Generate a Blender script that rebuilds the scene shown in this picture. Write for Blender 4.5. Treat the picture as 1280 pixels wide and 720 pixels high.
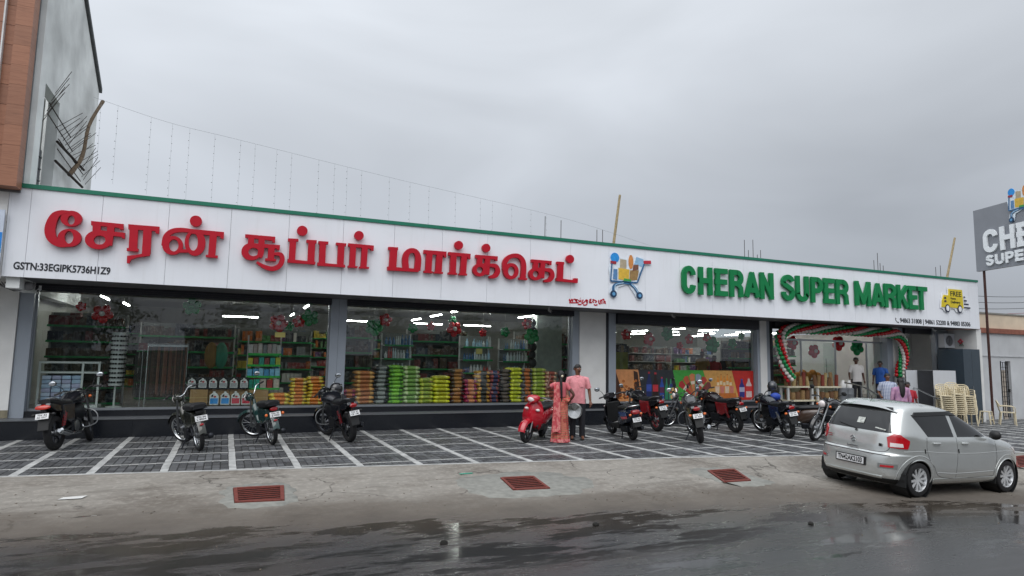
import bpy, math, random
from mathutils import Vector, Matrix
from math import sin, cos, pi, radians as RD
scene = bpy.context.scene
for _o in list(bpy.data.objects): bpy.data.objects.remove(_o)
random.seed(7)

# ---------------------------------------------------------------- camera
cam_data = bpy.data.cameras.new('camera'); cam = bpy.data.objects.new('camera', cam_data)
scene.collection.objects.link(cam); scene.camera = cam
cam_data.sensor_fit = 'HORIZONTAL'; cam_data.sensor_width = 36.0; cam_data.lens = 811/1280*36
cam_data.clip_start = 0.05; cam_data.clip_end = 3000
CR = [[0.915745, -0.401382, 0.017415], [0.059286, 0.092133, -0.99398], [0.397362, 0.911265, 0.108167]]
cam.matrix_world = Matrix(((CR[0][0], -CR[1][0], -CR[2][0], 0.0), (CR[0][1], -CR[1][1], -CR[2][1], 0.0),
                           (CR[0][2], -CR[1][2], -CR[2][2], 1.8), (0, 0, 0, 1)))
scene.render.resolution_x = 1024; scene.render.resolution_y = 576

# ---------------------------------------------------------------- overcast sky
SUN_EL, SUN_AZ = RD(52), RD(240)      # azimuth: direction towards the sun measured from +X counter-clockwise = behind the camera, left
world = bpy.data.worlds.new('World'); scene.world = world; world.use_nodes = True
wn, wl = world.node_tree.nodes, world.node_tree.links
wn.clear()
w_out = wn.new('ShaderNodeOutputWorld')
w_sky = wn.new('ShaderNodeTexSky'); w_sky.sky_type = 'NISHITA'; w_sky.sun_disc = False
w_sky.sun_elevation = SUN_EL; w_sky.sun_rotation = pi/2 - SUN_AZ; w_sky.dust_density = 4
w_bg1 = wn.new('ShaderNodeBackground'); w_bg1.inputs['Strength'].default_value = 0.012
w_tc = wn.new('ShaderNodeTexCoord'); w_sep = wn.new('ShaderNodeSeparateXYZ')
w_map = wn.new('ShaderNodeMapping'); w_map.inputs['Scale'].default_value = (1.3, 1.3, 3.2)
w_no = wn.new('ShaderNodeTexNoise'); w_no.inputs['Scale'].default_value = 1.35; w_no.inputs['Detail'].default_value = 4; w_no.inputs['Roughness'].default_value = 0.42; w_no.inputs['Distortion'].default_value = 0.8
w_ramp = wn.new('ShaderNodeValToRGB')
cr = w_ramp.color_ramp; cr.elements[0].position = 0.0; cr.elements[0].color = (0.385, 0.41, 0.455, 1)
cr.elements[1].position = 1.0; cr.elements[1].color = (1.12, 1.18, 1.26, 1)
e_ = cr.elements.new(0.10); e_.color = (0.39, 0.415, 0.46, 1)
e_ = cr.elements.new(0.30); e_.color = (0.475, 0.502, 0.54, 1)
e_ = cr.elements.new(0.55); e_.color = (0.70, 0.737, 0.785, 1)
w_m1 = wn.new('ShaderNodeMapRange'); w_m1.inputs['From Min'].default_value = 0.3; w_m1.inputs['From Max'].default_value = 0.7; w_m1.inputs['To Min'].default_value = 0.84; w_m1.inputs['To Max'].default_value = 1.14
w_mul = wn.new('ShaderNodeMix'); w_mul.data_type = 'RGBA'; w_mul.blend_type = 'MULTIPLY'; w_mul.inputs['Factor'].default_value = 1.0
w_bg2 = wn.new('ShaderNodeBackground'); w_bg2.inputs['Strength'].default_value = 1.14
w_add = wn.new('ShaderNodeAddShader')
# the cloud deck thins towards -X (street's left end): one slow gradient over the whole sky
w_mx = wn.new('ShaderNodeMath'); w_mx.operation = 'MULTIPLY_ADD'; w_mx.inputs[1].default_value = -0.20; w_mx.inputs[2].default_value = 1.06
for a, b in ((w_tc.outputs['Generated'], w_sep.inputs[0]), (w_tc.outputs['Generated'], w_map.inputs['Vector']), (w_map.outputs[0], w_no.inputs['Vector']),
             (w_sep.outputs['Z'], w_ramp.inputs[0]), (w_no.outputs['Fac'], w_m1.inputs['Value']), (w_ramp.outputs[0], w_mul.inputs[6]), (w_sep.outputs['X'], w_mx.inputs[0]),
             (w_sky.outputs[0], w_bg1.inputs['Color']), (w_bg1.outputs[0], w_add.inputs[0]), (w_bg2.outputs[0], w_add.inputs[1]), (w_add.outputs[0], w_out.inputs['Surface'])):
    wl.new(a, b)
w_mm = wn.new('ShaderNodeMath'); w_mm.operation = 'MULTIPLY'
wl.new(w_m1.outputs[0], w_mm.inputs[0]); wl.new(w_mx.outputs[0], w_mm.inputs[1]); wl.new(w_mm.outputs[0], w_mul.inputs[7]); wl.new(w_mul.outputs[2], w_bg2.inputs['Color'])

sun_d = bpy.data.lights.new('sun', 'SUN'); sun = bpy.data.objects.new('sun', sun_d); scene.collection.objects.link(sun)
sun_d.energy = 1.5; sun_d.angle = RD(60); sun_d.color = (1.0, 0.99, 0.975)
_sd = Vector((cos(SUN_EL)*cos(SUN_AZ), cos(SUN_EL)*sin(SUN_AZ), sin(SUN_EL)))
sun.rotation_euler = _sd.to_track_quat('Z', 'Y').to_euler()
scene.view_settings.view_transform = 'Standard'; scene.view_settings.look = 'None'
scene.view_settings.exposure = 0.0; scene.view_settings.gamma = 1.0; scene.view_settings.use_curve_mapping = False
scene.render.engine = 'CYCLES'; scene.cycles.use_denoising = True; scene.cycles.max_bounces = 8; scene.cycles.transparent_max_bounces = 24
scene.cycles.sample_clamp_indirect = 6.0
# ---------------------------------------------------------------- helpers
COL = scene.collection
def srgb(h):
    c = [int(h[i:i+2], 16)/255 for i in (0, 2, 4)]
    return tuple(x/12.92 if x <= .04045 else ((x+.055)/1.055)**2.4 for x in c)
MATS = {}
def mat(name, col=(.5,.5,.5), rough=.5, metal=0., var=.12, scale=6., bump=0., coat=0., spec=.5, emit=None, estr=0., rnd=0., bscale=None, trans=0.):
    if name in MATS: return MATS[name]
    if isinstance(col, str): col = srgb(col)
    m = bpy.data.materials.new(name); m.use_nodes = True; MATS[name] = m
    n, l = m.node_tree.nodes, m.node_tree.links
    b = n['Principled BSDF']
    b.inputs['Roughness'].default_value = rough; b.inputs['Metallic'].default_value = metal
    b.inputs['Specular IOR Level'].default_value = spec; b.inputs['Coat Weight'].default_value = coat; b.inputs['Coat Roughness'].default_value = .06
    b.inputs['Transmission Weight'].default_value = trans
    tc = n.new('ShaderNodeTexCoord')
    no = n.new('ShaderNodeTexNoise'); no.inputs['Scale'].default_value = scale; no.inputs['Detail'].default_value = 6
    l.new(tc.outputs['Object'], no.inputs['Vector'])
    mr = n.new('ShaderNodeMapRange'); mr.inputs['From Min'].default_value = .3; mr.inputs['From Max'].default_value = .7
    mr.inputs['To Min'].default_value = 1-var; mr.inputs['To Max'].default_value = 1+var
    l.new(no.outputs['Fac'], mr.inputs['Value'])
    mx = n.new('ShaderNodeMix'); mx.data_type = 'RGBA'; mx.blend_type = 'MULTIPLY'; mx.inputs['Factor'].default_value = 1
    mx.inputs[6].default_value = (*col, 1); l.new(mr.outputs[0], mx.inputs[7])
    src = mx.outputs[2]
    if rnd:
        oi = n.new('ShaderNodeObjectInfo'); m2 = n.new('ShaderNodeMapRange'); m2.inputs['To Min'].default_value = 1-rnd; m2.inputs['To Max'].default_value = 1+rnd
        l.new(oi.outputs['Random'], m2.inputs['Value'])
        mx2 = n.new('ShaderNodeMix'); mx2.data_type = 'RGBA'; mx2.blend_type = 'MULTIPLY'; mx2.inputs['Factor'].default_value = 1
        l.new(src, mx2.inputs[6]); l.new(m2.outputs[0], mx2.inputs[7]); src = mx2.outputs[2]
    l.new(src, b.inputs['Base Color'])
    if bump:
        nb = n.new('ShaderNodeTexNoise'); nb.inputs['Scale'].default_value = bscale or scale*6; nb.inputs['Detail'].default_value = 4
        l.new(tc.outputs['Object'], nb.inputs['Vector'])
        bp = n.new('ShaderNodeBump'); bp.inputs['Strength'].default_value = bump; bp.inputs['Distance'].default_value = .02
        l.new(nb.outputs['Fac'], bp.inputs['Height']); l.new(bp.outputs[0], b.inputs['Normal'])
    if emit is not None:
        b.inputs['Emission Color'].default_value = (*emit, 1); b.inputs['Emission Strength'].default_value = estr
    return m

def spline(pts, k=6):
    """Catmull-Rom through pts (tuples of any dimension)."""
    P = [tuple(p) for p in pts]
    if len(P) < 3: return P
    P = [tuple(2*a-b for a, b in zip(P[0], P[1]))] + P + [tuple(2*a-b for a, b in zip(P[-1], P[-2]))]
    out = []
    for i in range(1, len(P)-2):
        for j in range(k):
            t = j/k
            out.append(tuple(.5*((2*b)+(-a+c)*t+(2*a-5*b+4*c-d)*t*t+(-a+3*b-3*c+d)*t**3) for a, b, c, d in zip(P[i-1], P[i], P[i+1], P[i+2])))
    out.append(P[-2])
    return out

class MB:
    def __init__(s): s.v, s.f, s.m, s.cur = [], [], [], 0
    def mi(s, i): s.cur = i; return s
    def add(s, v, f):
        o = len(s.v); s.v += [tuple(p) for p in v]
        for q in f: s.f.append(tuple(i+o for i in q)); s.m.append(s.cur)
        return s
    def bx(s, x0, x1, y0, y1, z0, z1):
        v = [(x, y, z) for z in (z0, z1) for y in (y0, y1) for x in (x0, x1)]
        return s.add(v, [(0,2,3,1), (4,5,7,6), (0,1,5,4), (2,6,7,3), (0,4,6,2), (1,3,7,5)])
    def box(s, c, d, R=None):
        v = [Vector(((i-.5)*d[0], (j-.5)*d[1], (k-.5)*d[2])) for k in (0,1) for j in (0,1) for i in (0,1)]
        if R is not None: v = [R @ p for p in v]
        return s.add([p+Vector(c) for p in v], [(0,2,3,1), (4,5,7,6), (0,1,5,4), (2,6,7,3), (0,4,6,2), (1,3,7,5)])
    def loft(s, rings, closed=True, caps=True):
        n = len(rings[0]); v = [p for r in rings for p in r]; f = []
        for i in range(len(rings)-1):
            for j in range(n if closed else n-1):
                a, b = i*n+j, i*n+(j+1) % n
                f.append((a, b, b+n, a+n))
        if caps:
            f.append(tuple(range(n-1, -1, -1))); f.append(tuple((len(rings)-1)*n+j for j in range(n)))
        return s.add(v, f)
    def tube(s, pts, r, n=8, caps=True, sq=1.0):
        pts = [Vector(p) for p in pts]; rs = r if isinstance(r, (list, tuple)) else [r]*len(pts)
        up = None; rings = []
        for i, p in enumerate(pts):
            t = (pts[min(i+1, len(pts)-1)]-pts[max(i-1, 0)])
            if t.length < 1e-9: t = Vector((0, 0, 1))
            t.normalize()
            if up is None:
                up = t.cross(Vector((0, 0, 1)))
                if up.length < .05: up = t.cross(Vector((0, 1, 0)))
                up.normalize()
            else:
                up = up - t*up.dot(t)
                up.normalize()
            w = t.cross(up)
            rings.append([p+(up*cos(2*pi*j/n)+w*sin(2*pi*j/n)*sq)*rs[i] for j in range(n)])
        return s.loft(rings, True, caps)
    def cyl(s, a, b, r, n=12): return s.tube([a, b], r, n)
    def ell(s, c, r, nu=12, nv=8, R=None):
        if not isinstance(r, (list, tuple)): r = (r, r, r)
        v = []
        for i in range(nv+1):
            t = pi*i/nv
            for j in range(nu):
                p = Vector((r[0]*sin(t)*cos(2*pi*j/nu), r[1]*sin(t)*sin(2*pi*j/nu), r[2]*cos(t)))
                if R is not None: p = R @ p
                v.append(p+Vector(c))
        f = [(i*nu+j, (i+1)*nu+j, (i+1)*nu+(j+1) % nu, i*nu+(j+1) % nu) for i in range(nv) for j in range(nu)]
        return s.add(v, f)
    def lathe(s, prof, c, axis=(0,0,1), n=20, closed=False):
        A = Vector(axis).normalized(); U = A.orthogonal().normalized(); W = A.cross(U); c = Vector(c)
        rings = [[c+A*h+(U*cos(2*pi*j/n)+W*sin(2*pi*j/n))*r for j in range(n)] for r, h in prof]
        return s.loft(rings, True, not closed)
    def torus(s, c, axis, R, r, n=28, k=10, rw=None):
        A = Vector(axis).normalized(); U = A.orthogonal().normalized(); W = A.cross(U); c = Vector(c); rw = rw or r
        rings = []
        for i in range(n+1):
            d = U*cos(2*pi*i/n)+W*sin(2*pi*i/n)
            rings.append([c+d*(R+r*cos(2*pi*j/k))+A*rw*sin(2*pi*j/k) for j in range(k)])
        return s.loft(rings, True, False)
    def prism(s, poly, d0, d1, M):
        """polygon in 2D extruded from depth d0 to d1; M(u, v, w) -> xyz"""
        n = len(poly); a = sum(poly[i][0]*poly[(i+1) % n][1]-poly[(i+1) % n][0]*poly[i][1] for i in range(n))
        if a < 0: poly = poly[::-1]
        v = [M(u, w, d0) for u, w in poly]+[M(u, w, d1) for u, w in poly]
        return s.add(v, [tuple(range(n-1, -1, -1)), tuple(range(n, 2*n))]+[(i, (i+1) % n, n+(i+1) % n, n+i) for i in range(n)])
    def ribbon(s, pts, ws, d0, d1, M, k=5, caps=True):
        """stroke of varying width as a slab"""
        if not isinstance(ws, (list, tuple)): ws = [ws]*len(pts)
        Q = spline([(*p, w) for p, w in zip(pts, ws)], k) if k > 1 and len(pts) > 2 else [(*p, w) for p, w in zip(pts, ws)]
        L, Rr = [], []
        for i, q in enumerate(Q):
            a, b = Q[max(i-1, 0)], Q[min(i+1, len(Q)-1)]
            tx, ty = b[0]-a[0], b[1]-a[1]; h = math.hypot(tx, ty) or 1
            nx, ny = -ty/h, tx/h; w = q[2]/2
            L.append((q[0]+nx*w, q[1]+ny*w)); Rr.append((q[0]-nx*w, q[1]-ny*w))
        return s.strip(L, Rr, d0, d1, M, False)
    def strip(s, A, B, d0, d1, M, closed):
        n = len(A)
        v = [M(*p, d) for d in (d0, d1) for P in (A, B) for p in P]; f = []
        for i in range(n if closed else n-1):
            j = (i+1) % n
            f += [(2*n+i, 3*n+i, 3*n+j, 2*n+j), (i, j, n+j, n+i), (i, 2*n+i, 2*n+j, j), (n+i, n+j, 3*n+j, 3*n+i)]
        if not closed:
            f += [(0, n, 3*n, 2*n), (n-1, 3*n-1, 4*n-1, 2*n-1)]
        return s.add(v, f)
    def xf(s, M, start=0):
        for i in range(start, len(s.v)): s.v[i] = tuple(M @ Vector(s.v[i]))
        return s
    def mesh(s, name, mats, smooth=False, recalc=True, auto=None):
        me = bpy.data.meshes.new(name); me.from_pydata(s.v, [], s.f)
        for m in (mats if isinstance(mats, (list, tuple)) else [mats]): me.materials.append(m)
        if any(s.m): me.polygons.foreach_set('material_index', s.m)
        if recalc:
            import bmesh
            bm = bmesh.new(); bm.from_mesh(me); bmesh.ops.recalc_face_normals(bm, faces=bm.faces); bm.to_mesh(me); bm.free()
        if smooth:
            me.polygons.foreach_set('use_smooth', [True]*len(me.polygons))
            if auto: me.set_sharp_from_angle(angle=RD(auto))
        me.update(); return me
    def build(s, name, mats, parent=None, smooth=False, bev=0., seg=2, auto=40, loc=None, rot=None, sub=0):
        return link(name, s.mesh(name, mats, smooth, auto=auto if smooth else None), parent, bev, seg, loc, rot, sub)
def link(name, me, parent=None, bev=0., seg=2, loc=None, rot=None, sub=0):
    o = bpy.data.objects.new(name, me); COL.objects.link(o)
    if parent is not None: o.parent = parent
    if loc: o.location = loc
    if rot: o.rotation_euler = rot
    if bev:
        b = o.modifiers.new('bevel', 'BEVEL'); b.width = bev; b.segments = seg; b.limit_method = 'ANGLE'; b.angle_limit = RD(40)
    if sub:
        b = o.modifiers.new('sub', 'SUBSURF'); b.levels = sub; b.render_levels = sub
    return o
def tag(o, label=None, cat=None, group=None, kind=None):
    for k, v in (('label', label), ('category', cat), ('group', group), ('kind', kind)):
        if v: o[k] = v
    return o
def thing(name, label, cat, loc=(0,0,0), rotz=0., group=None, rot=None):
    o = bpy.data.objects.new(name, None); COL.objects.link(o); o.empty_display_size = .1
    o.location = loc; o.rotation_euler = rot or (0, 0, rotz)
    return tag(o, label, cat, group)
def copy_tree(o, parent=None):
    c = o.copy(); COL.objects.link(c); c.parent = parent
    for ch in list(o.children): copy_tree(ch, c)
    return c
def text_mesh(name, s, size, mats, ext=.004, width=None, bold=0., spacing=1.0, align='LEFT'):
    """lettering in the local XY plane as a mesh datablock"""
    cu = bpy.data.curves.new('lettering', 'FONT'); cu.body = s; cu.size = size; cu.extrude = ext; cu.offset = bold; cu.space_character = spacing; cu.align_x = align; cu.resolution_u = 3
    ob = bpy.data.objects.new('lettering', cu); COL.objects.link(ob)
    dg = bpy.context.evaluated_depsgraph_get(); me = bpy.data.meshes.new_from_object(ob.evaluated_get(dg))
    bpy.data.objects.remove(ob); bpy.data.curves.remove(cu)
    me.name = name; me.materials.clear(); me.materials.append(mats)
    if width and len(me.vertices):
        xs = [v.co.x for v in me.vertices]; k = width/(max(xs)-min(xs)); x0 = min(xs)
        for v in me.vertices: v.co.x = (v.co.x-x0)*k
    return me
FRONT = (pi/2, 0, 0)          # a local XY plate turned to face -Y
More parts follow.
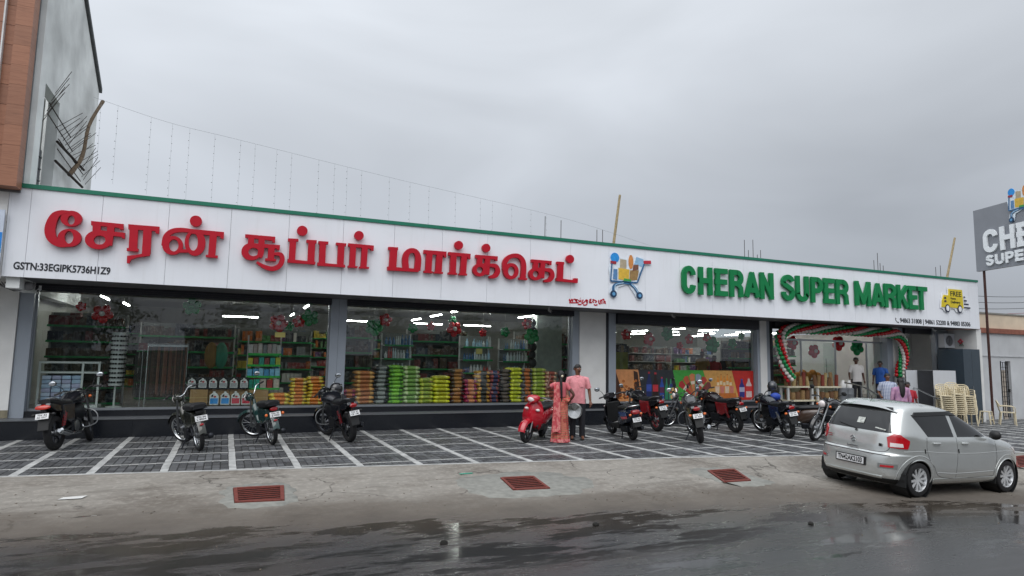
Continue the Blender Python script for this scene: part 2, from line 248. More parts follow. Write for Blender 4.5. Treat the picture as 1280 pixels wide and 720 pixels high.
TAMIL=[[('R',[(-2.808,4.44),(-2.817,4.481),(-2.838,4.517),(-2.87,4.547),(-2.909,4.568),(-2.954,4.58),(-3.001,4.58),(-3.048,4.569),(-3.09,4.549),(-3.125,4.52),(-3.151,4.484),(-3.166,4.444),(-3.169,4.403),(-3.159,4.363),(-3.139,4.327),(-3.108,4.297),(-3.069,4.276),(-3.024,4.264),(-2.977,4.263),(-2.931,4.273),(-2.888,4.293),(-2.853,4.322),(-2.826,4.358),(-2.811,4.398)],[(-2.929,4.398),(-2.933,4.421),(-2.941,4.443),(-2.952,4.461),(-2.966,4.475),(-2.981,4.482),(-2.997,4.484),(-3.012,4.479),(-3.026,4.468),(-3.037,4.452),(-3.045,4.432),(-3.049,4.409),(-3.05,4.385),(-3.046,4.362),(-3.038,4.34),(-3.027,4.322),(-3.014,4.309),(-2.998,4.301),(-2.983,4.299),(-2.967,4.304),(-2.953,4.315),(-2.942,4.331),(-2.934,4.351),(-2.93,4.374)]),('R',[(-2.79,4.052),(-2.8,4.098),(-2.823,4.14),(-2.858,4.175),(-2.902,4.2),(-2.952,4.213),(-3.004,4.214),(-3.055,4.203),(-3.101,4.181),(-3.14,4.148),(-3.168,4.108),(-3.184,4.063),(-3.187,4.016),(-3.177,3.97),(-3.154,3.929),(-3.12,3.894),(-3.077,3.869),(-3.028,3.855),(-2.976,3.854),(-2.925,3.864),(-2.878,3.886),(-2.839,3.919),(-2.81,3.959),(-2.793,4.004)],[(-2.925,4.05),(-2.93,4.082),(-2.94,4.111),(-2.953,4.136),(-2.97,4.154),(-2.989,4.165),(-3.008,4.168),(-3.027,4.162),(-3.044,4.147),(-3.057,4.126),(-3.067,4.099),(-3.072,4.069),(-3.072,4.036),(-3.067,4.004),(-3.057,3.975),(-3.044,3.95),(-3.027,3.932),(-3.008,3.921),(-2.989,3.918),(-2.97,3.924),(-2.954,3.938),(-2.94,3.959),(-2.93,3.986),(-2.925,4.017)]),('S',[(-3.038,4.553),(-3.173,4.525),(-3.274,4.428),(-3.326,4.193),(-3.281,4.001),(-3.15,3.888),(-2.972,3.871)],[0.043,0.091,0.146,0.176,0.164,0.103,0.03])],[('P',[(-2.651,4.409),(-2.084,4.402),(-2.079,4.287),(-2.143,4.287),(-2.151,4.314),(-2.645,4.326)]),('S',[(-2.55,4.369),(-2.539,4.152)],[0.14,0.14]),('S',[(-2.3,4.343),(-2.305,4.174),(-2.311,3.937)],[0.125,0.125,0.112]),('P',[(-2.611,4.239),(-2.043,4.222),(-2.043,4.103),(-2.087,4.109),(-2.1,4.135),(-2.604,4.156)]),('R',[(-2.262,4.059),(-2.274,4.109),(-2.301,4.154),(-2.341,4.191),(-2.392,4.217),(-2.45,4.231),(-2.511,4.232),(-2.571,4.219),(-2.626,4.195),(-2.671,4.16),(-2.705,4.116),(-2.724,4.068),(-2.728,4.018),(-2.717,3.969),(-2.69,3.925),(-2.651,3.888),(-2.601,3.862),(-2.543,3.847),(-2.483,3.846),(-2.423,3.857),(-2.368,3.881),(-2.321,3.916),(-2.287,3.959),(-2.267,4.008)],[(-2.375,4.043),(-2.38,4.066),(-2.392,4.088),(-2.41,4.106),(-2.432,4.119),(-2.457,4.126),(-2.484,4.127),(-2.51,4.121),(-2.533,4.11),(-2.553,4.093),(-2.568,4.072),(-2.576,4.049),(-2.578,4.024),(-2.573,4.001),(-2.561,3.979),(-2.543,3.961),(-2.521,3.948),(-2.496,3.941),(-2.47,3.94),(-2.444,3.946),(-2.42,3.957),(-2.4,3.974),(-2.385,3.995),(-2.377,4.018)])],[('P',[(-2.0,4.407),(-1.433,4.411),(-1.432,4.262),(-1.492,4.267),(-1.504,4.311),(-1.993,4.305)]),('S',[(-1.894,4.349),(-1.881,3.882)],[0.153,0.153]),('P',[(-1.992,3.914),(-1.781,3.914),(-1.783,3.856),(-1.988,3.856)]),('S',[(-1.648,4.356),(-1.638,3.824)],[0.154,0.154]),('P',[(-1.57,3.863),(-1.57,3.788),(-1.798,3.732),(-1.897,3.684),(-1.926,3.604),(-1.97,3.604),(-1.974,3.752),(-1.801,3.787)])],[('O',-0.76,4.601,0.117,0.117,0,0,0,0),('R',[(-0.969,4.056),(-0.979,4.108),(-1.002,4.155),(-1.036,4.194),(-1.078,4.222),(-1.127,4.238),(-1.178,4.24),(-1.228,4.229),(-1.273,4.204),(-1.311,4.169),(-1.339,4.125),(-1.355,4.075),(-1.358,4.023),(-1.348,3.971),(-1.326,3.925),(-1.292,3.886),(-1.25,3.858),(-1.202,3.841),(-1.151,3.839),(-1.101,3.849),(-1.056,3.873),(-1.017,3.909),(-0.989,3.953),(-0.972,4.003)],[(-1.055,4.049),(-1.06,4.082),(-1.071,4.112),(-1.087,4.137),(-1.106,4.156),(-1.129,4.167),(-1.152,4.169),(-1.174,4.163),(-1.195,4.148),(-1.212,4.126),(-1.224,4.098),(-1.231,4.067),(-1.231,4.033),(-1.226,4.001),(-1.215,3.971),(-1.2,3.945),(-1.18,3.926),(-1.158,3.915),(-1.135,3.913),(-1.112,3.919),(-1.092,3.934),(-1.075,3.956),(-1.062,3.983),(-1.056,4.015)]),('S',[(-0.824,4.379),(-1.027,4.381),(-1.193,4.337),(-1.298,4.215),(-1.325,4.022)],[0.08,0.093,0.1,0.107,0.1]),('R',[(-0.545,4.149),(-0.557,4.222),(-0.581,4.288),(-0.617,4.344),(-0.661,4.385),(-0.712,4.408),(-0.764,4.413),(-0.815,4.398),(-0.861,4.366),(-0.899,4.317),(-0.927,4.256),(-0.943,4.187),(-0.945,4.114),(-0.933,4.043),(-0.909,3.977),(-0.874,3.922),(-0.83,3.881),(-0.781,3.857),(-0.728,3.851),(-0.677,3.865),(-0.631,3.897),(-0.592,3.945),(-0.564,4.006),(-0.548,4.076)],[(-0.694,4.154),(-0.7,4.203),(-0.712,4.248),(-0.728,4.286),(-0.748,4.314),(-0.771,4.331),(-0.794,4.336),(-0.816,4.327),(-0.836,4.306),(-0.852,4.274),(-0.863,4.234),(-0.869,4.188),(-0.868,4.138),(-0.862,4.09),(-0.851,4.045),(-0.835,4.007),(-0.815,3.979),(-0.792,3.962),(-0.77,3.957),(-0.747,3.965),(-0.728,3.986),(-0.711,4.018),(-0.7,4.058),(-0.694,4.104)]),('P',[(-0.905,4.42),(-0.199,4.413),(-0.196,4.262),(-0.262,4.274),(-0.274,4.316),(-0.852,4.32)]),('S',[(-0.405,4.351),(-0.41,3.87)],[0.142,0.142]),('P',[(-0.526,3.889),(-0.287,3.89),(-0.29,3.836),(-0.523,3.843)]),('S',[(-1.044,3.931),(-0.875,3.945)],[0.072,0.072])],[('P',[(0.225,4.409),(0.849,4.407),(0.847,4.272),(0.804,4.278),(0.787,4.314),(0.23,4.335)]),('S',[(0.354,4.383),(0.353,4.152)],[0.123,0.123]),('S',[(0.568,4.372),(0.567,4.031),(0.539,3.921)],[0.125,0.125,0.107]),('P',[(0.307,4.219),(0.958,4.229),(0.952,4.119),(0.899,4.121),(0.889,4.145),(0.312,4.133)]),('R',[(0.58,4.051),(0.57,4.1),(0.547,4.145),(0.512,4.183),(0.467,4.21),(0.416,4.225),(0.363,4.227),(0.31,4.216),(0.262,4.192),(0.221,4.158),(0.191,4.115),(0.174,4.067),(0.17,4.017),(0.179,3.968),(0.202,3.924),(0.237,3.886),(0.281,3.859),(0.331,3.844),(0.384,3.841),(0.437,3.852),(0.486,3.875),(0.527,3.909),(0.558,3.952),(0.576,4.0)],[(0.521,4.037),(0.516,4.06),(0.504,4.082),(0.487,4.099),(0.464,4.112),(0.438,4.119),(0.411,4.12),(0.384,4.115),(0.36,4.103),(0.339,4.087),(0.324,4.067),(0.315,4.044),(0.312,4.02),(0.317,3.996),(0.329,3.975),(0.346,3.957),(0.369,3.944),(0.394,3.937),(0.421,3.936),(0.448,3.942),(0.473,3.953),(0.494,3.969),(0.509,3.99),(0.519,4.013)]),('S',[(0.78,4.179),(0.782,3.878)],[0.135,0.135]),('P',[(0.665,3.909),(0.89,3.908),(0.893,3.862),(0.668,3.854)]),('S',[(0.832,4.022),(0.977,4.018),(1.021,3.906),(0.962,3.758),(0.821,3.686),(0.647,3.723),(0.494,3.81)],[0.054,0.09,0.102,0.108,0.102,0.084,0.048])],[('O',1.415,4.599,0.114,0.114,0,0,0,0),('S',[(1.227,4.375),(1.226,3.865)],[0.138,0.138]),('P',[(1.119,4.397),(1.341,4.405),(1.344,4.348),(1.123,4.328)]),('S',[(1.635,4.38),(1.638,3.88)],[0.149,0.149]),('P',[(1.516,4.401),(1.74,4.408),(1.737,4.335),(1.519,4.331)]),('P',[(1.135,3.927),(1.736,3.91),(1.73,3.846),(1.139,3.849)])],[('S',[(1.876,4.379),(1.883,3.851)],[0.141,0.141]),('P',[(1.78,4.396),(2.001,4.4),(1.998,4.335),(1.783,4.329)]),('S',[(2.293,4.373),(2.294,3.865)],[0.145,0.145]),('P',[(2.173,4.395),(2.402,4.393),(2.399,4.327),(2.176,4.331)]),('P',[(1.78,3.9),(2.393,3.888),(2.405,3.831),(1.783,3.827)])],[('O',2.689,4.608,0.107,0.107,0,0,0,0),('P',[(2.449,4.403),(3.044,4.399),(3.04,4.273),(2.984,4.278),(2.966,4.316),(2.452,4.325)]),('S',[(2.565,4.374),(2.562,3.852)],[0.135,0.135]),('P',[(2.46,3.877),(2.688,3.878),(2.684,3.838),(2.461,3.835)]),('S',[(2.835,4.348),(2.824,3.855)],[0.138,0.138]),('P',[(2.72,3.873),(2.952,3.88),(2.947,3.837),(2.722,3.834)])],[('S',[(3.525,4.384),(3.512,3.863)],[0.173,0.173]),('P',[(3.393,4.398),(3.623,4.405),(3.625,4.335),(3.396,4.324)]),('P',[(3.387,3.923),(4.146,3.92),(4.148,3.846),(3.39,3.834)]),('S',[(3.832,3.906),(3.814,4.173),(3.892,4.332),(4.047,4.345),(4.128,4.197),(4.117,3.885)],[0.149,0.145,0.12,0.12,0.145,0.149])],[('P',[(4.265,4.397),(4.841,4.402),(4.837,4.253),(4.779,4.261),(4.765,4.303),(4.268,4.305)]),('S',[(4.408,4.366),(4.394,3.863)],[0.152,0.152]),('P',[(4.278,3.888),(4.501,3.887),(4.502,3.837),(4.28,3.838)]),('S',[(4.668,4.346),(4.648,3.859)],[0.155,0.155]),('P',[(4.531,3.881),(4.76,3.888),(4.762,3.842),(4.532,3.839)])],[('O',5.159,4.591,0.109,0.109,0,0,0,0),('P',[(4.894,4.398),(5.474,4.398),(5.469,4.26),(5.41,4.268),(5.395,4.31),(4.896,4.313)]),('S',[(5.027,4.375),(5.02,3.864)],[0.152,0.152]),('P',[(4.9,3.889),(5.129,3.888),(5.131,3.842),(4.901,3.839)]),('S',[(5.309,4.346),(5.286,3.861)],[0.153,0.153]),('P',[(5.174,3.883),(5.388,3.889),(5.39,3.842),(5.175,3.84)])],[('O',5.895,4.585,0.108,0.108,0,0,0,0),('P',[(5.611,4.387),(6.212,4.392),(6.205,4.273),(6.149,4.277),(6.139,4.307),(5.613,4.301)]),('S',[(5.726,4.353),(5.722,4.128)],[0.133,0.133]),('S',[(5.938,4.353),(5.92,3.904)],[0.134,0.134]),('R',[(5.922,4.021),(5.915,4.063),(5.894,4.101),(5.863,4.133),(5.822,4.156),(5.775,4.169),(5.726,4.171),(5.676,4.162),(5.63,4.142),(5.592,4.113),(5.562,4.077),(5.544,4.036),(5.539,3.994),(5.546,3.952),(5.566,3.914),(5.598,3.882),(5.638,3.859),(5.684,3.846),(5.734,3.843),(5.783,3.852),(5.829,3.872),(5.868,3.901),(5.898,3.937),(5.917,3.978)],[(5.817,4.013),(5.813,4.034),(5.804,4.054),(5.79,4.07),(5.771,4.081),(5.75,4.088),(5.728,4.089),(5.705,4.085),(5.685,4.075),(5.667,4.061),(5.654,4.043),(5.646,4.022),(5.643,4.001),(5.647,3.98),(5.656,3.961),(5.67,3.945),(5.688,3.933),(5.709,3.927),(5.732,3.925),(5.754,3.93),(5.775,3.939),(5.792,3.954),(5.806,3.971),(5.814,3.992)]),('S',[(5.722,4.141),(6.114,4.148)],[0.08,0.08]),('S',[(5.998,4.148),(6.161,4.134),(6.22,4.011),(6.148,3.888),(5.991,3.843)],[0.081,0.113,0.126,0.113,0.063])],[('R',[(6.803,4.052),(6.794,4.106),(6.772,4.156),(6.737,4.198),(6.691,4.228),(6.639,4.245),(6.584,4.249),(6.528,4.237),(6.477,4.212),(6.434,4.175),(6.401,4.129),(6.381,4.077),(6.375,4.022),(6.383,3.968),(6.405,3.919),(6.44,3.878),(6.485,3.847),(6.536,3.829),(6.592,3.826),(6.647,3.837),(6.698,3.861),(6.742,3.898),(6.776,3.944),(6.796,3.996)],[(6.702,4.045),(6.698,4.077),(6.688,4.106),(6.671,4.13),(6.65,4.148),(6.626,4.159),(6.6,4.161),(6.574,4.155),(6.55,4.141),(6.53,4.12),(6.514,4.093),(6.505,4.063),(6.502,4.031),(6.506,3.999),(6.517,3.97),(6.533,3.946),(6.554,3.928),(6.578,3.917),(6.604,3.915),(6.63,3.921),(6.654,3.935),(6.674,3.956),(6.69,3.982),(6.699,4.013)]),('S',[(6.412,4.047),(6.426,4.276),(6.58,4.425),(6.81,4.439),(6.944,4.262),(6.936,3.861)],[0.109,0.123,0.109,0.114,0.132,0.141]),('P',[(6.82,3.889),(7.048,3.887),(7.048,3.833),(6.821,3.836)])],[('P',[(7.171,4.391),(7.758,4.391),(7.75,4.277),(7.684,4.281),(7.669,4.316),(7.173,4.311)]),('S',[(7.3,4.356),(7.288,4.131)],[0.133,0.133]),('S',[(7.503,4.358),(7.474,3.919)],[0.133,0.133]),('R',[(7.493,4.024),(7.485,4.066),(7.465,4.105),(7.433,4.137),(7.392,4.161),(7.344,4.174),(7.293,4.176),(7.242,4.167),(7.195,4.147),(7.155,4.118),(7.124,4.081),(7.105,4.04),(7.099,3.997),(7.107,3.955),(7.127,3.916),(7.158,3.884),(7.199,3.861),(7.247,3.847),(7.298,3.845),(7.349,3.854),(7.396,3.873),(7.436,3.902),(7.467,3.939),(7.487,3.98)],[(7.384,4.016),(7.381,4.038),(7.371,4.058),(7.357,4.075),(7.338,4.087),(7.317,4.094),(7.294,4.095),(7.271,4.091),(7.25,4.081),(7.232,4.066),(7.218,4.047),(7.209,4.026),(7.207,4.004),(7.21,3.982),(7.219,3.963),(7.234,3.946),(7.252,3.934),(7.274,3.927),(7.296,3.925),(7.319,3.93),(7.341,3.94),(7.359,3.954),(7.373,3.973),(7.381,3.994)]),('S',[(7.274,4.139),(7.686,4.145)],[0.08,0.08]),('S',[(7.561,4.146),(7.731,4.126),(7.783,3.998),(7.704,3.884),(7.54,3.842)],[0.081,0.115,0.124,0.105,0.057])],[('O',8.319,4.489,0.113,0.113,0,0,0,0),('S',[(8.038,4.38),(8.017,3.886)],[0.159,0.159]),('P',[(7.92,4.39),(8.13,4.392),(8.13,4.323),(7.921,4.317)]),('P',[(7.905,3.947),(8.428,3.922),(8.443,3.978),(8.552,3.976),(8.543,3.851),(7.906,3.866)])]]
LATIN=[('C',12.039,12.519),('H',12.644,13.144),('E',13.28,13.724),('R',13.816,14.334),('A',14.405,14.983),('N',15.016,15.551),('S',15.911,16.439),('U',16.517,17.058),('P',17.172,17.682),('E',17.764,18.221),('R',18.285,18.855),('M',19.197,19.923),('A',20.002,20.589),('R',20.619,21.189),('K',21.261,21.812),('E',21.865,22.31),('T',22.278,22.796)]
TAMSMALL=[[(8.358,3.422),(8.365,3.369),(8.393,3.358),(8.413,3.395),(8.44,3.415),(8.461,3.374),(8.433,3.36)],[(8.352,3.318),(8.646,3.332)],[(8.481,3.417),(8.542,3.42),(8.543,3.366)],[(8.583,3.422),(8.584,3.332)],[(8.542,3.411),(8.617,3.415)],[(8.652,3.417),(8.652,3.371),(8.707,3.374),(8.707,3.42)],[(8.693,3.464),(8.698,3.456)],[(8.618,3.283),(8.728,3.288)],[(8.783,3.424),(8.742,3.34),(8.77,3.323),(8.852,3.394),(8.88,3.429),(8.894,3.347)],[(8.784,3.293),(8.811,3.277),(8.894,3.299),(8.921,3.431)],[(8.964,3.351),(9.061,3.356)],[(8.977,3.434),(9.033,3.437),(8.977,3.388),(9.033,3.367)],[(9.019,3.463),(9.025,3.456)],[(9.075,3.439),(9.117,3.442),(9.082,3.393),(9.117,3.359)],[(9.118,3.31),(9.174,3.291),(9.23,3.315)],[(9.131,3.433),(9.202,3.4),(9.16,3.361)],[(9.272,3.44),(9.272,3.366),(9.315,3.332),(9.329,3.431),(9.371,3.433),(9.372,3.335)],[(9.385,3.452),(9.435,3.467),(9.435,3.35)],[(9.471,3.426),(9.485,3.34)]]
# ---------------------------------------------------------------- ground, road, parking
def smooth01(t): t = max(0., min(1., t)); return t*t*(3-2*t)
def Yf(x): return 11.17-.13*(x-.2)                       # front edge of the paved parking strip
def zpark(x): return -.013*max(0., x-8.)
def ground_z(x, y):
    d = Yf(x)-y
    if d <= 0: return zpark(x)
    return zpark(x)-.045*min(d, 4.)-.028*max(0., min(x, 22.)-8.)*smooth01(d/1.6)
def road_edge(x): return 8.05-.155*(x-1.)                # where concrete meets the asphalt
def frange(a, b, n): return [a+(b-a)*i/n for i in range(n+1)]

def surf_nodes(m):
    n, l = m.node_tree.nodes, m.node_tree.links
    return n, l, n['Principled BSDF']
# one weathered street surface: concrete apron running into muddy, wet asphalt; shared by apron and road so the join is gradual
street = bpy.data.materials.new('street_surface'); street.use_nodes = True
n, l, b = surf_nodes(street)
def N(t, **kw):
    x = n.new(t)
    for k, v in kw.items(): setattr(x, k, v)
    return x
def math_(op, a, b_=None, c=None):
    x = N('ShaderNodeMath', operation=op)
    for i, q in enumerate((a, b_, c)):
        if q is None: continue
        if isinstance(q, (int, float)): x.inputs[i].default_value = q
        else: l.new(q, x.inputs[i])
    return x.outputs[0]
def noise(scale, detail=5, vec=None, rough=.55, dist=0.):
    x = N('ShaderNodeTexNoise'); x.inputs['Scale'].default_value = scale; x.inputs['Detail'].default_value = detail; x.inputs['Roughness'].default_value = rough; x.inputs['Distortion'].default_value = dist
    l.new(vec or geo.outputs['Position'], x.inputs['Vector']); return x.outputs['Fac']
def mixc(f, a, b_, mode='MIX'):
    x = N('ShaderNodeMix', data_type='RGBA', blend_type=mode)
    for q, i in ((f, 0), (a, 6), (b_, 7)):
        if isinstance(q, (int, float)): x.inputs[i].default_value = q
        elif isinstance(q, tuple): x.inputs[i].default_value = (*q, 1)
        else: l.new(q, x.inputs[i])
    return x.outputs[2]
def rng(v, a, b_, c=0., d=1.):
    x = N('ShaderNodeMapRange'); x.clamp = True; x.interpolation_type = 'SMOOTHSTEP'
    for q, i in ((a, 1), (b_, 2), (c, 3), (d, 4)): x.inputs[i].default_value = q
    l.new(v, x.inputs[0]); return x.outputs[0]
geo = N('ShaderNodeNewGeometry')
sep = N('ShaderNodeSeparateXYZ'); l.new(geo.outputs['Position'], sep.inputs[0])
mp = N('ShaderNodeMapping'); mp.inputs['Rotation'].default_value = (0, 0, .154); mp.inputs['Scale'].default_value = (.22, 1.0, 1.0); l.new(geo.outputs['Position'], mp.inputs['Vector'])
mp2 = N('ShaderNodeMapping'); mp2.inputs['Rotation'].default_value = (0, 0, .154); mp2.inputs['Scale'].default_value = (.42, 1.7, 1.0); l.new(geo.outputs['Position'], mp2.inputs['Vector'])
# signed distance from road edge, positive on the concrete side
dist = math_('SUBTRACT', sep.outputs['Y'], math_('MULTIPLY_ADD', sep.outputs['X'], -.155, 8.205))
wob = math_('MULTIPLY_ADD', noise(.9, 4), 1.3, -.65)
wob2 = math_('MULTIPLY_ADD', noise(2.2, 5, mp.outputs[0]), .8, -.4)
dw = math_('ADD', math_('ADD', dist, wob), wob2)
conc = rng(dw, -.45, .75)
c_con = mixc(noise(1.6, 8), srgb('78746d'), srgb('918c84'))
c_con = mixc(rng(noise(.7, 6, None, .6), .45, .68), c_con, srgb('6a645c'))
c_con = mixc(math_('MULTIPLY', rng(noise(34, 3), .6, .8), .35), c_con, srgb('4c463e'))
c_con = mixc(math_('MULTIPLY', rng(noise(11, 8, None, .7), .47, .62), .38), c_con, srgb('a8a39a'))
c_con = mixc(math_('MULTIPLY', rng(noise(4.5, 9, mp.outputs[0], .72), .50, .66), .45), c_con, srgb('575149'))
_vo = N('ShaderNodeTexVoronoi', feature='DISTANCE_TO_EDGE'); _vo.inputs['Scale'].default_value = .55
_va = N('ShaderNodeVectorMath', operation='ADD'); _vn = N('ShaderNodeTexNoise'); _vn.inputs['Scale'].default_value = 1.6; _vn.inputs['Detail'].default_value = 6; l.new(geo.outputs['Position'], _vn.inputs['Vector'])
l.new(geo.outputs['Position'], _va.inputs[0]); l.new(_vn.outputs['Color'], _va.inputs[1]); l.new(_va.outputs[0], _vo.inputs['Vector'])
crack = math_('MULTIPLY', rng(_vo.outputs['Distance'], .012, .003), rng(noise(.6, 3), .46, .58))
c_con = mixc(math_('MULTIPLY', crack, .8), c_con, srgb('3a352f'))
c_mud = mixc(noise(5, 6), srgb('443d35'), srgb('5f564c'))
c_asp = mixc(noise(55, 3), srgb('2a2a2b'), srgb('464646'))
c_asp = mixc(rng(noise(.8, 5, mp.outputs[0]), .42, .66), c_asp, srgb('3d3936'))
mud = math_('MULTIPLY', rng(dw, -1.3, -.1), math_('SUBTRACT', 1., rng(dw, .5, 1.5)))
base = mixc(conc, c_asp, c_con)
base = mixc(math_('MULTIPLY', mud, .75), base, c_mud)
# standing water: a strip of puddles along the gutter and thin films further out
pud_n = math_('ADD', math_('MULTIPLY', noise(1.5, 7, mp2.outputs[0], .62, .3), .72), math_('MULTIPLY', noise(7., 4, mp2.outputs[0], .6, .4), .28))
strip = math_('MULTIPLY', rng(dist, -3.4, -1.6), math_('SUBTRACT', 1., rng(dist, -.3, .25)))
pud = rng(math_('ADD', pud_n, math_('MULTIPLY', strip, .155)), .595, .68)
film = rng(dist, .3, -.9)
damp = math_('MULTIPLY', rng(noise(.55, 4), .4, .62), .5)
wet = math_('MAXIMUM', pud, math_('MULTIPLY', film, .64))
base = mixc(math_('MULTIPLY', wet, .40), base, (.012, .012, .012))
l.new(base, b.inputs['Base Color'])
r_ = math_('SUBTRACT', .80, math_('MULTIPLY', film, .50))
r_ = math_('ADD', math_('MULTIPLY', r_, math_('SUBTRACT', 1., pud)), math_('MULTIPLY', pud, .075))
r_ = math_('ADD', r_, math_('MULTIPLY', math_('MULTIPLY', film, math_('SUBTRACT', 1., pud)), math_('MULTIPLY_ADD', noise(2.5, 6, mp.outputs[0], .6), .44, -.22)))
l.new(r_, b.inputs['Roughness']); b.inputs['Specular IOR Level'].default_value = .5
bp = N('ShaderNodeBump'); bp.inputs['Distance'].default_value = .012
hh = math_('ADD', noise(90, 3), math_('MULTIPLY', noise(14, 5), 1.2))
l.new(hh, bp.inputs['Height']); l.new(math_('MULTIPLY_ADD', math_('SUBTRACT', 1., math_('MAXIMUM', pud, math_('MULTIPLY', film, .80))), .42, .012), bp.inputs['Strength']); l.new(bp.outputs[0], b.inputs['Normal'])

def sheet(name, xs, yfun, ny, zfun, material, thick=0.):
    mb = MB(); v = []; f = []
    for i, x in enumerate(xs):
        y0, y1 = yfun(x)
        for j in range(ny+1):
            y = y0+(y1-y0)*(j/ny); v.append((x, y, zfun(x, y)))
    for i in range(len(xs)-1):
        for j in range(ny):
            a = i*(ny+1)+j; f.append((a, a+ny+1, a+ny+2, a+1))
    mb.add(v, f); o = link(name, mb.mesh(name, material, True, recalc=False)); return tag(o, kind='structure')
xs = frange(-40, -6, 10)+frange(-5.5, 24, 59)+frange(26, 90, 16)
apron = sheet('concrete_apron', xs, lambda x: (road_edge(x), Yf(x)), 10, ground_z, street)
road = sheet('road', xs, lambda x: (-14-.155*x, road_edge(x)), 30, ground_z, street)
earth = mat('bare_earth', '6f6559', .95, var=.3, scale=.4, bump=.4)
o = MB().bx(-900, 900, -900, 900, -3.2, -1.9).build('ground', earth); tag(o, kind='structure')
# verge on the far side of the road, behind the camera
o = sheet('roadside_verge', xs, lambda x: (-60., -14-.155*x), 6, lambda x, y: ground_z(x, y)+.0, earth)

# paved parking strip: bed, blocks, white block lines
bed_m = mat('paving_joint', '2b2b2b', .95, var=.3, scale=20)
XP0, XP1, P = -8.53, 37., .97
bed = sheet('parking_pavement', frange(XP0, XP1, 60), lambda x: (Yf(x), 16.3), 2, lambda x, y: zpark(x)-.012, bed_m)
blk = bpy.data.materials.new('paving_block'); blk.use_nodes = True
n, l, b = surf_nodes(blk); geo = N('ShaderNodeNewGeometry')
at = N('ShaderNodeAttribute'); at.attribute_name = 'shade'
cc = mixc(at.outputs['Fac'], srgb('2f3033'), srgb('65676a'))
cc = mixc(rng(noise(.8, 5), .35, .7), cc, mixc(.5, cc, srgb('4a4a49')))
cc = mixc(math_('MULTIPLY', rng(noise(.45, 7, None, .7), .52, .7), .55), cc, srgb('222224'))
cc = mixc(math_('MULTIPLY', rng(noise(60, 2), .55, .8), .4), cc, srgb('8a8a88'))
l.new(cc, b.inputs['Base Color']); b.inputs['Specular IOR Level'].default_value = .4
l.new(rng(noise(.6, 5), .4, .65, .42, .8), b.inputs['Roughness'])
bp = N('ShaderNodeBump'); bp.inputs['Strength'].default_value = .4; bp.inputs['Distance'].default_value = .01; l.new(noise(70, 3), bp.inputs['Height']); l.new(bp.outputs[0], b.inputs['Normal'])
mb = MB(); shade = []
rg = random.Random(3)
LW, CW, FW = .115, .055, .07
ix = 0; x = XP0
while x < XP1-.01:
    X0, X1 = x+LW/2, x+P-LW/2
    for row in range(7):
        Y1 = 16.12-P*row-CW/2; Y0 = Y1-P+CW
        for i in range(7):
            for j in range(7):
                w, h = (X1-X0)/7, (Y1-Y0)/7
                a0, a1 = X0+i*w+.005, X0+(i+1)*w-.005
                off = .5*h if i % 2 else 0.
                b0, b1 = Y0+j*h+.005+off, Y0+(j+1)*h-.005+off
                if j == 6 and off: b1 = Y1-.005
                if j == 0 and off:
                    spans = [(Y0+.005, Y0+off-.005), (b0, b1)]
                else: spans = [(b0, b1)]
                for s0, s1 in spans:
                    lim = max(Yf(a0), Yf(a1))+FW
                    if s1 < lim+.03: continue
                    s0 = max(s0, lim)
                    zz = zpark((a0+a1)/2)+rg.uniform(-.0025, .0025)
                    v = [(a0, s0, zz-.012), (a1, s0, zz-.012), (a1, s1, zz-.012), (a0, s1, zz-.012)]
                    e = .006
                    v += [(a0+e, s0+e, zz), (a1-e, s0+e, zz), (a1-e, s1-e, zz), (a0+e, s1-e, zz)]
                    mb.add(v, [(4,5,6,7), (0,1,5,4), (1,2,6,5), (2,3,7,6), (3,0,4,7)])
                    sh = rg.random()**1.3; shade += [sh]*8
    x += P
me = mb.mesh('paving_blocks', blk, recalc=False); at = me.attributes.new('shade', 'FLOAT', 'POINT'); at.data.foreach_set('value', shade)
o = link('paving_blocks', me, bed); tag(o, 'dark grey concrete paving blocks between the white lines', kind='stuff')
white_p = mat('white_paving', 'a6a7a5', .75, var=.32, scale=5, bump=.25, bscale=50)
x = XP0
while x < XP1+.01:
    mb = MB(); y0 = Yf(x)+FW+.004; ys = [y0]; 
    k = 14
    for i in range(k):                                  # a long line of short white blocks
        a, c = y0+(16.12-y0)*i/k+.002, y0+(16.12-y0)*(i+1)/k-.002
        j = rg.uniform(-.004, .004)
        mb.bx(x-LW/2+.003+j, x+LW/2-.003+j, a, c, zpark(x)-.011, zpark(x)+.003)
    mb.build('parking_line', white_p, bed)
    x += P
for r in range(1, 7):
    y = 16.12-P*r
    x = XP0; mb = MB()
    while x < XP1-.01:
        if y > Yf(x+P/2)+.12: mb.bx(x+LW/2+.004, x+P-LW/2-.004, y-CW/2+.004, y+CW/2-.004, zpark(x+P/2)-.011, zpark(x+P/2)+.002)
        x += P
    if mb.v: mb.build('cross_line', white_p, bed)
mb = MB(); x = XP0
while x < XP1-.01:
    a, c = x, x+P
    mb.add([(a, Yf(a)-.005, zpark(a)-.03), (c, Yf(c)-.005, zpark(c)-.03), (c, Yf(c)+FW, zpark(c)-.03), (a, Yf(a)+FW, zpark(a)-.03),
            (a, Yf(a)-.005, zpark(a)+.004), (c, Yf(c)-.005, zpark(c)+.004), (c, Yf(c)+FW, zpark(c)+.004), (a, Yf(a)+FW, zpark(a)+.004)],
           [(4,5,6,7), (0,1,5,4), (1,2,6,5), (2,3,7,6), (3,0,4,7)]); x += P
mb.build('edge_line', white_p, bed)

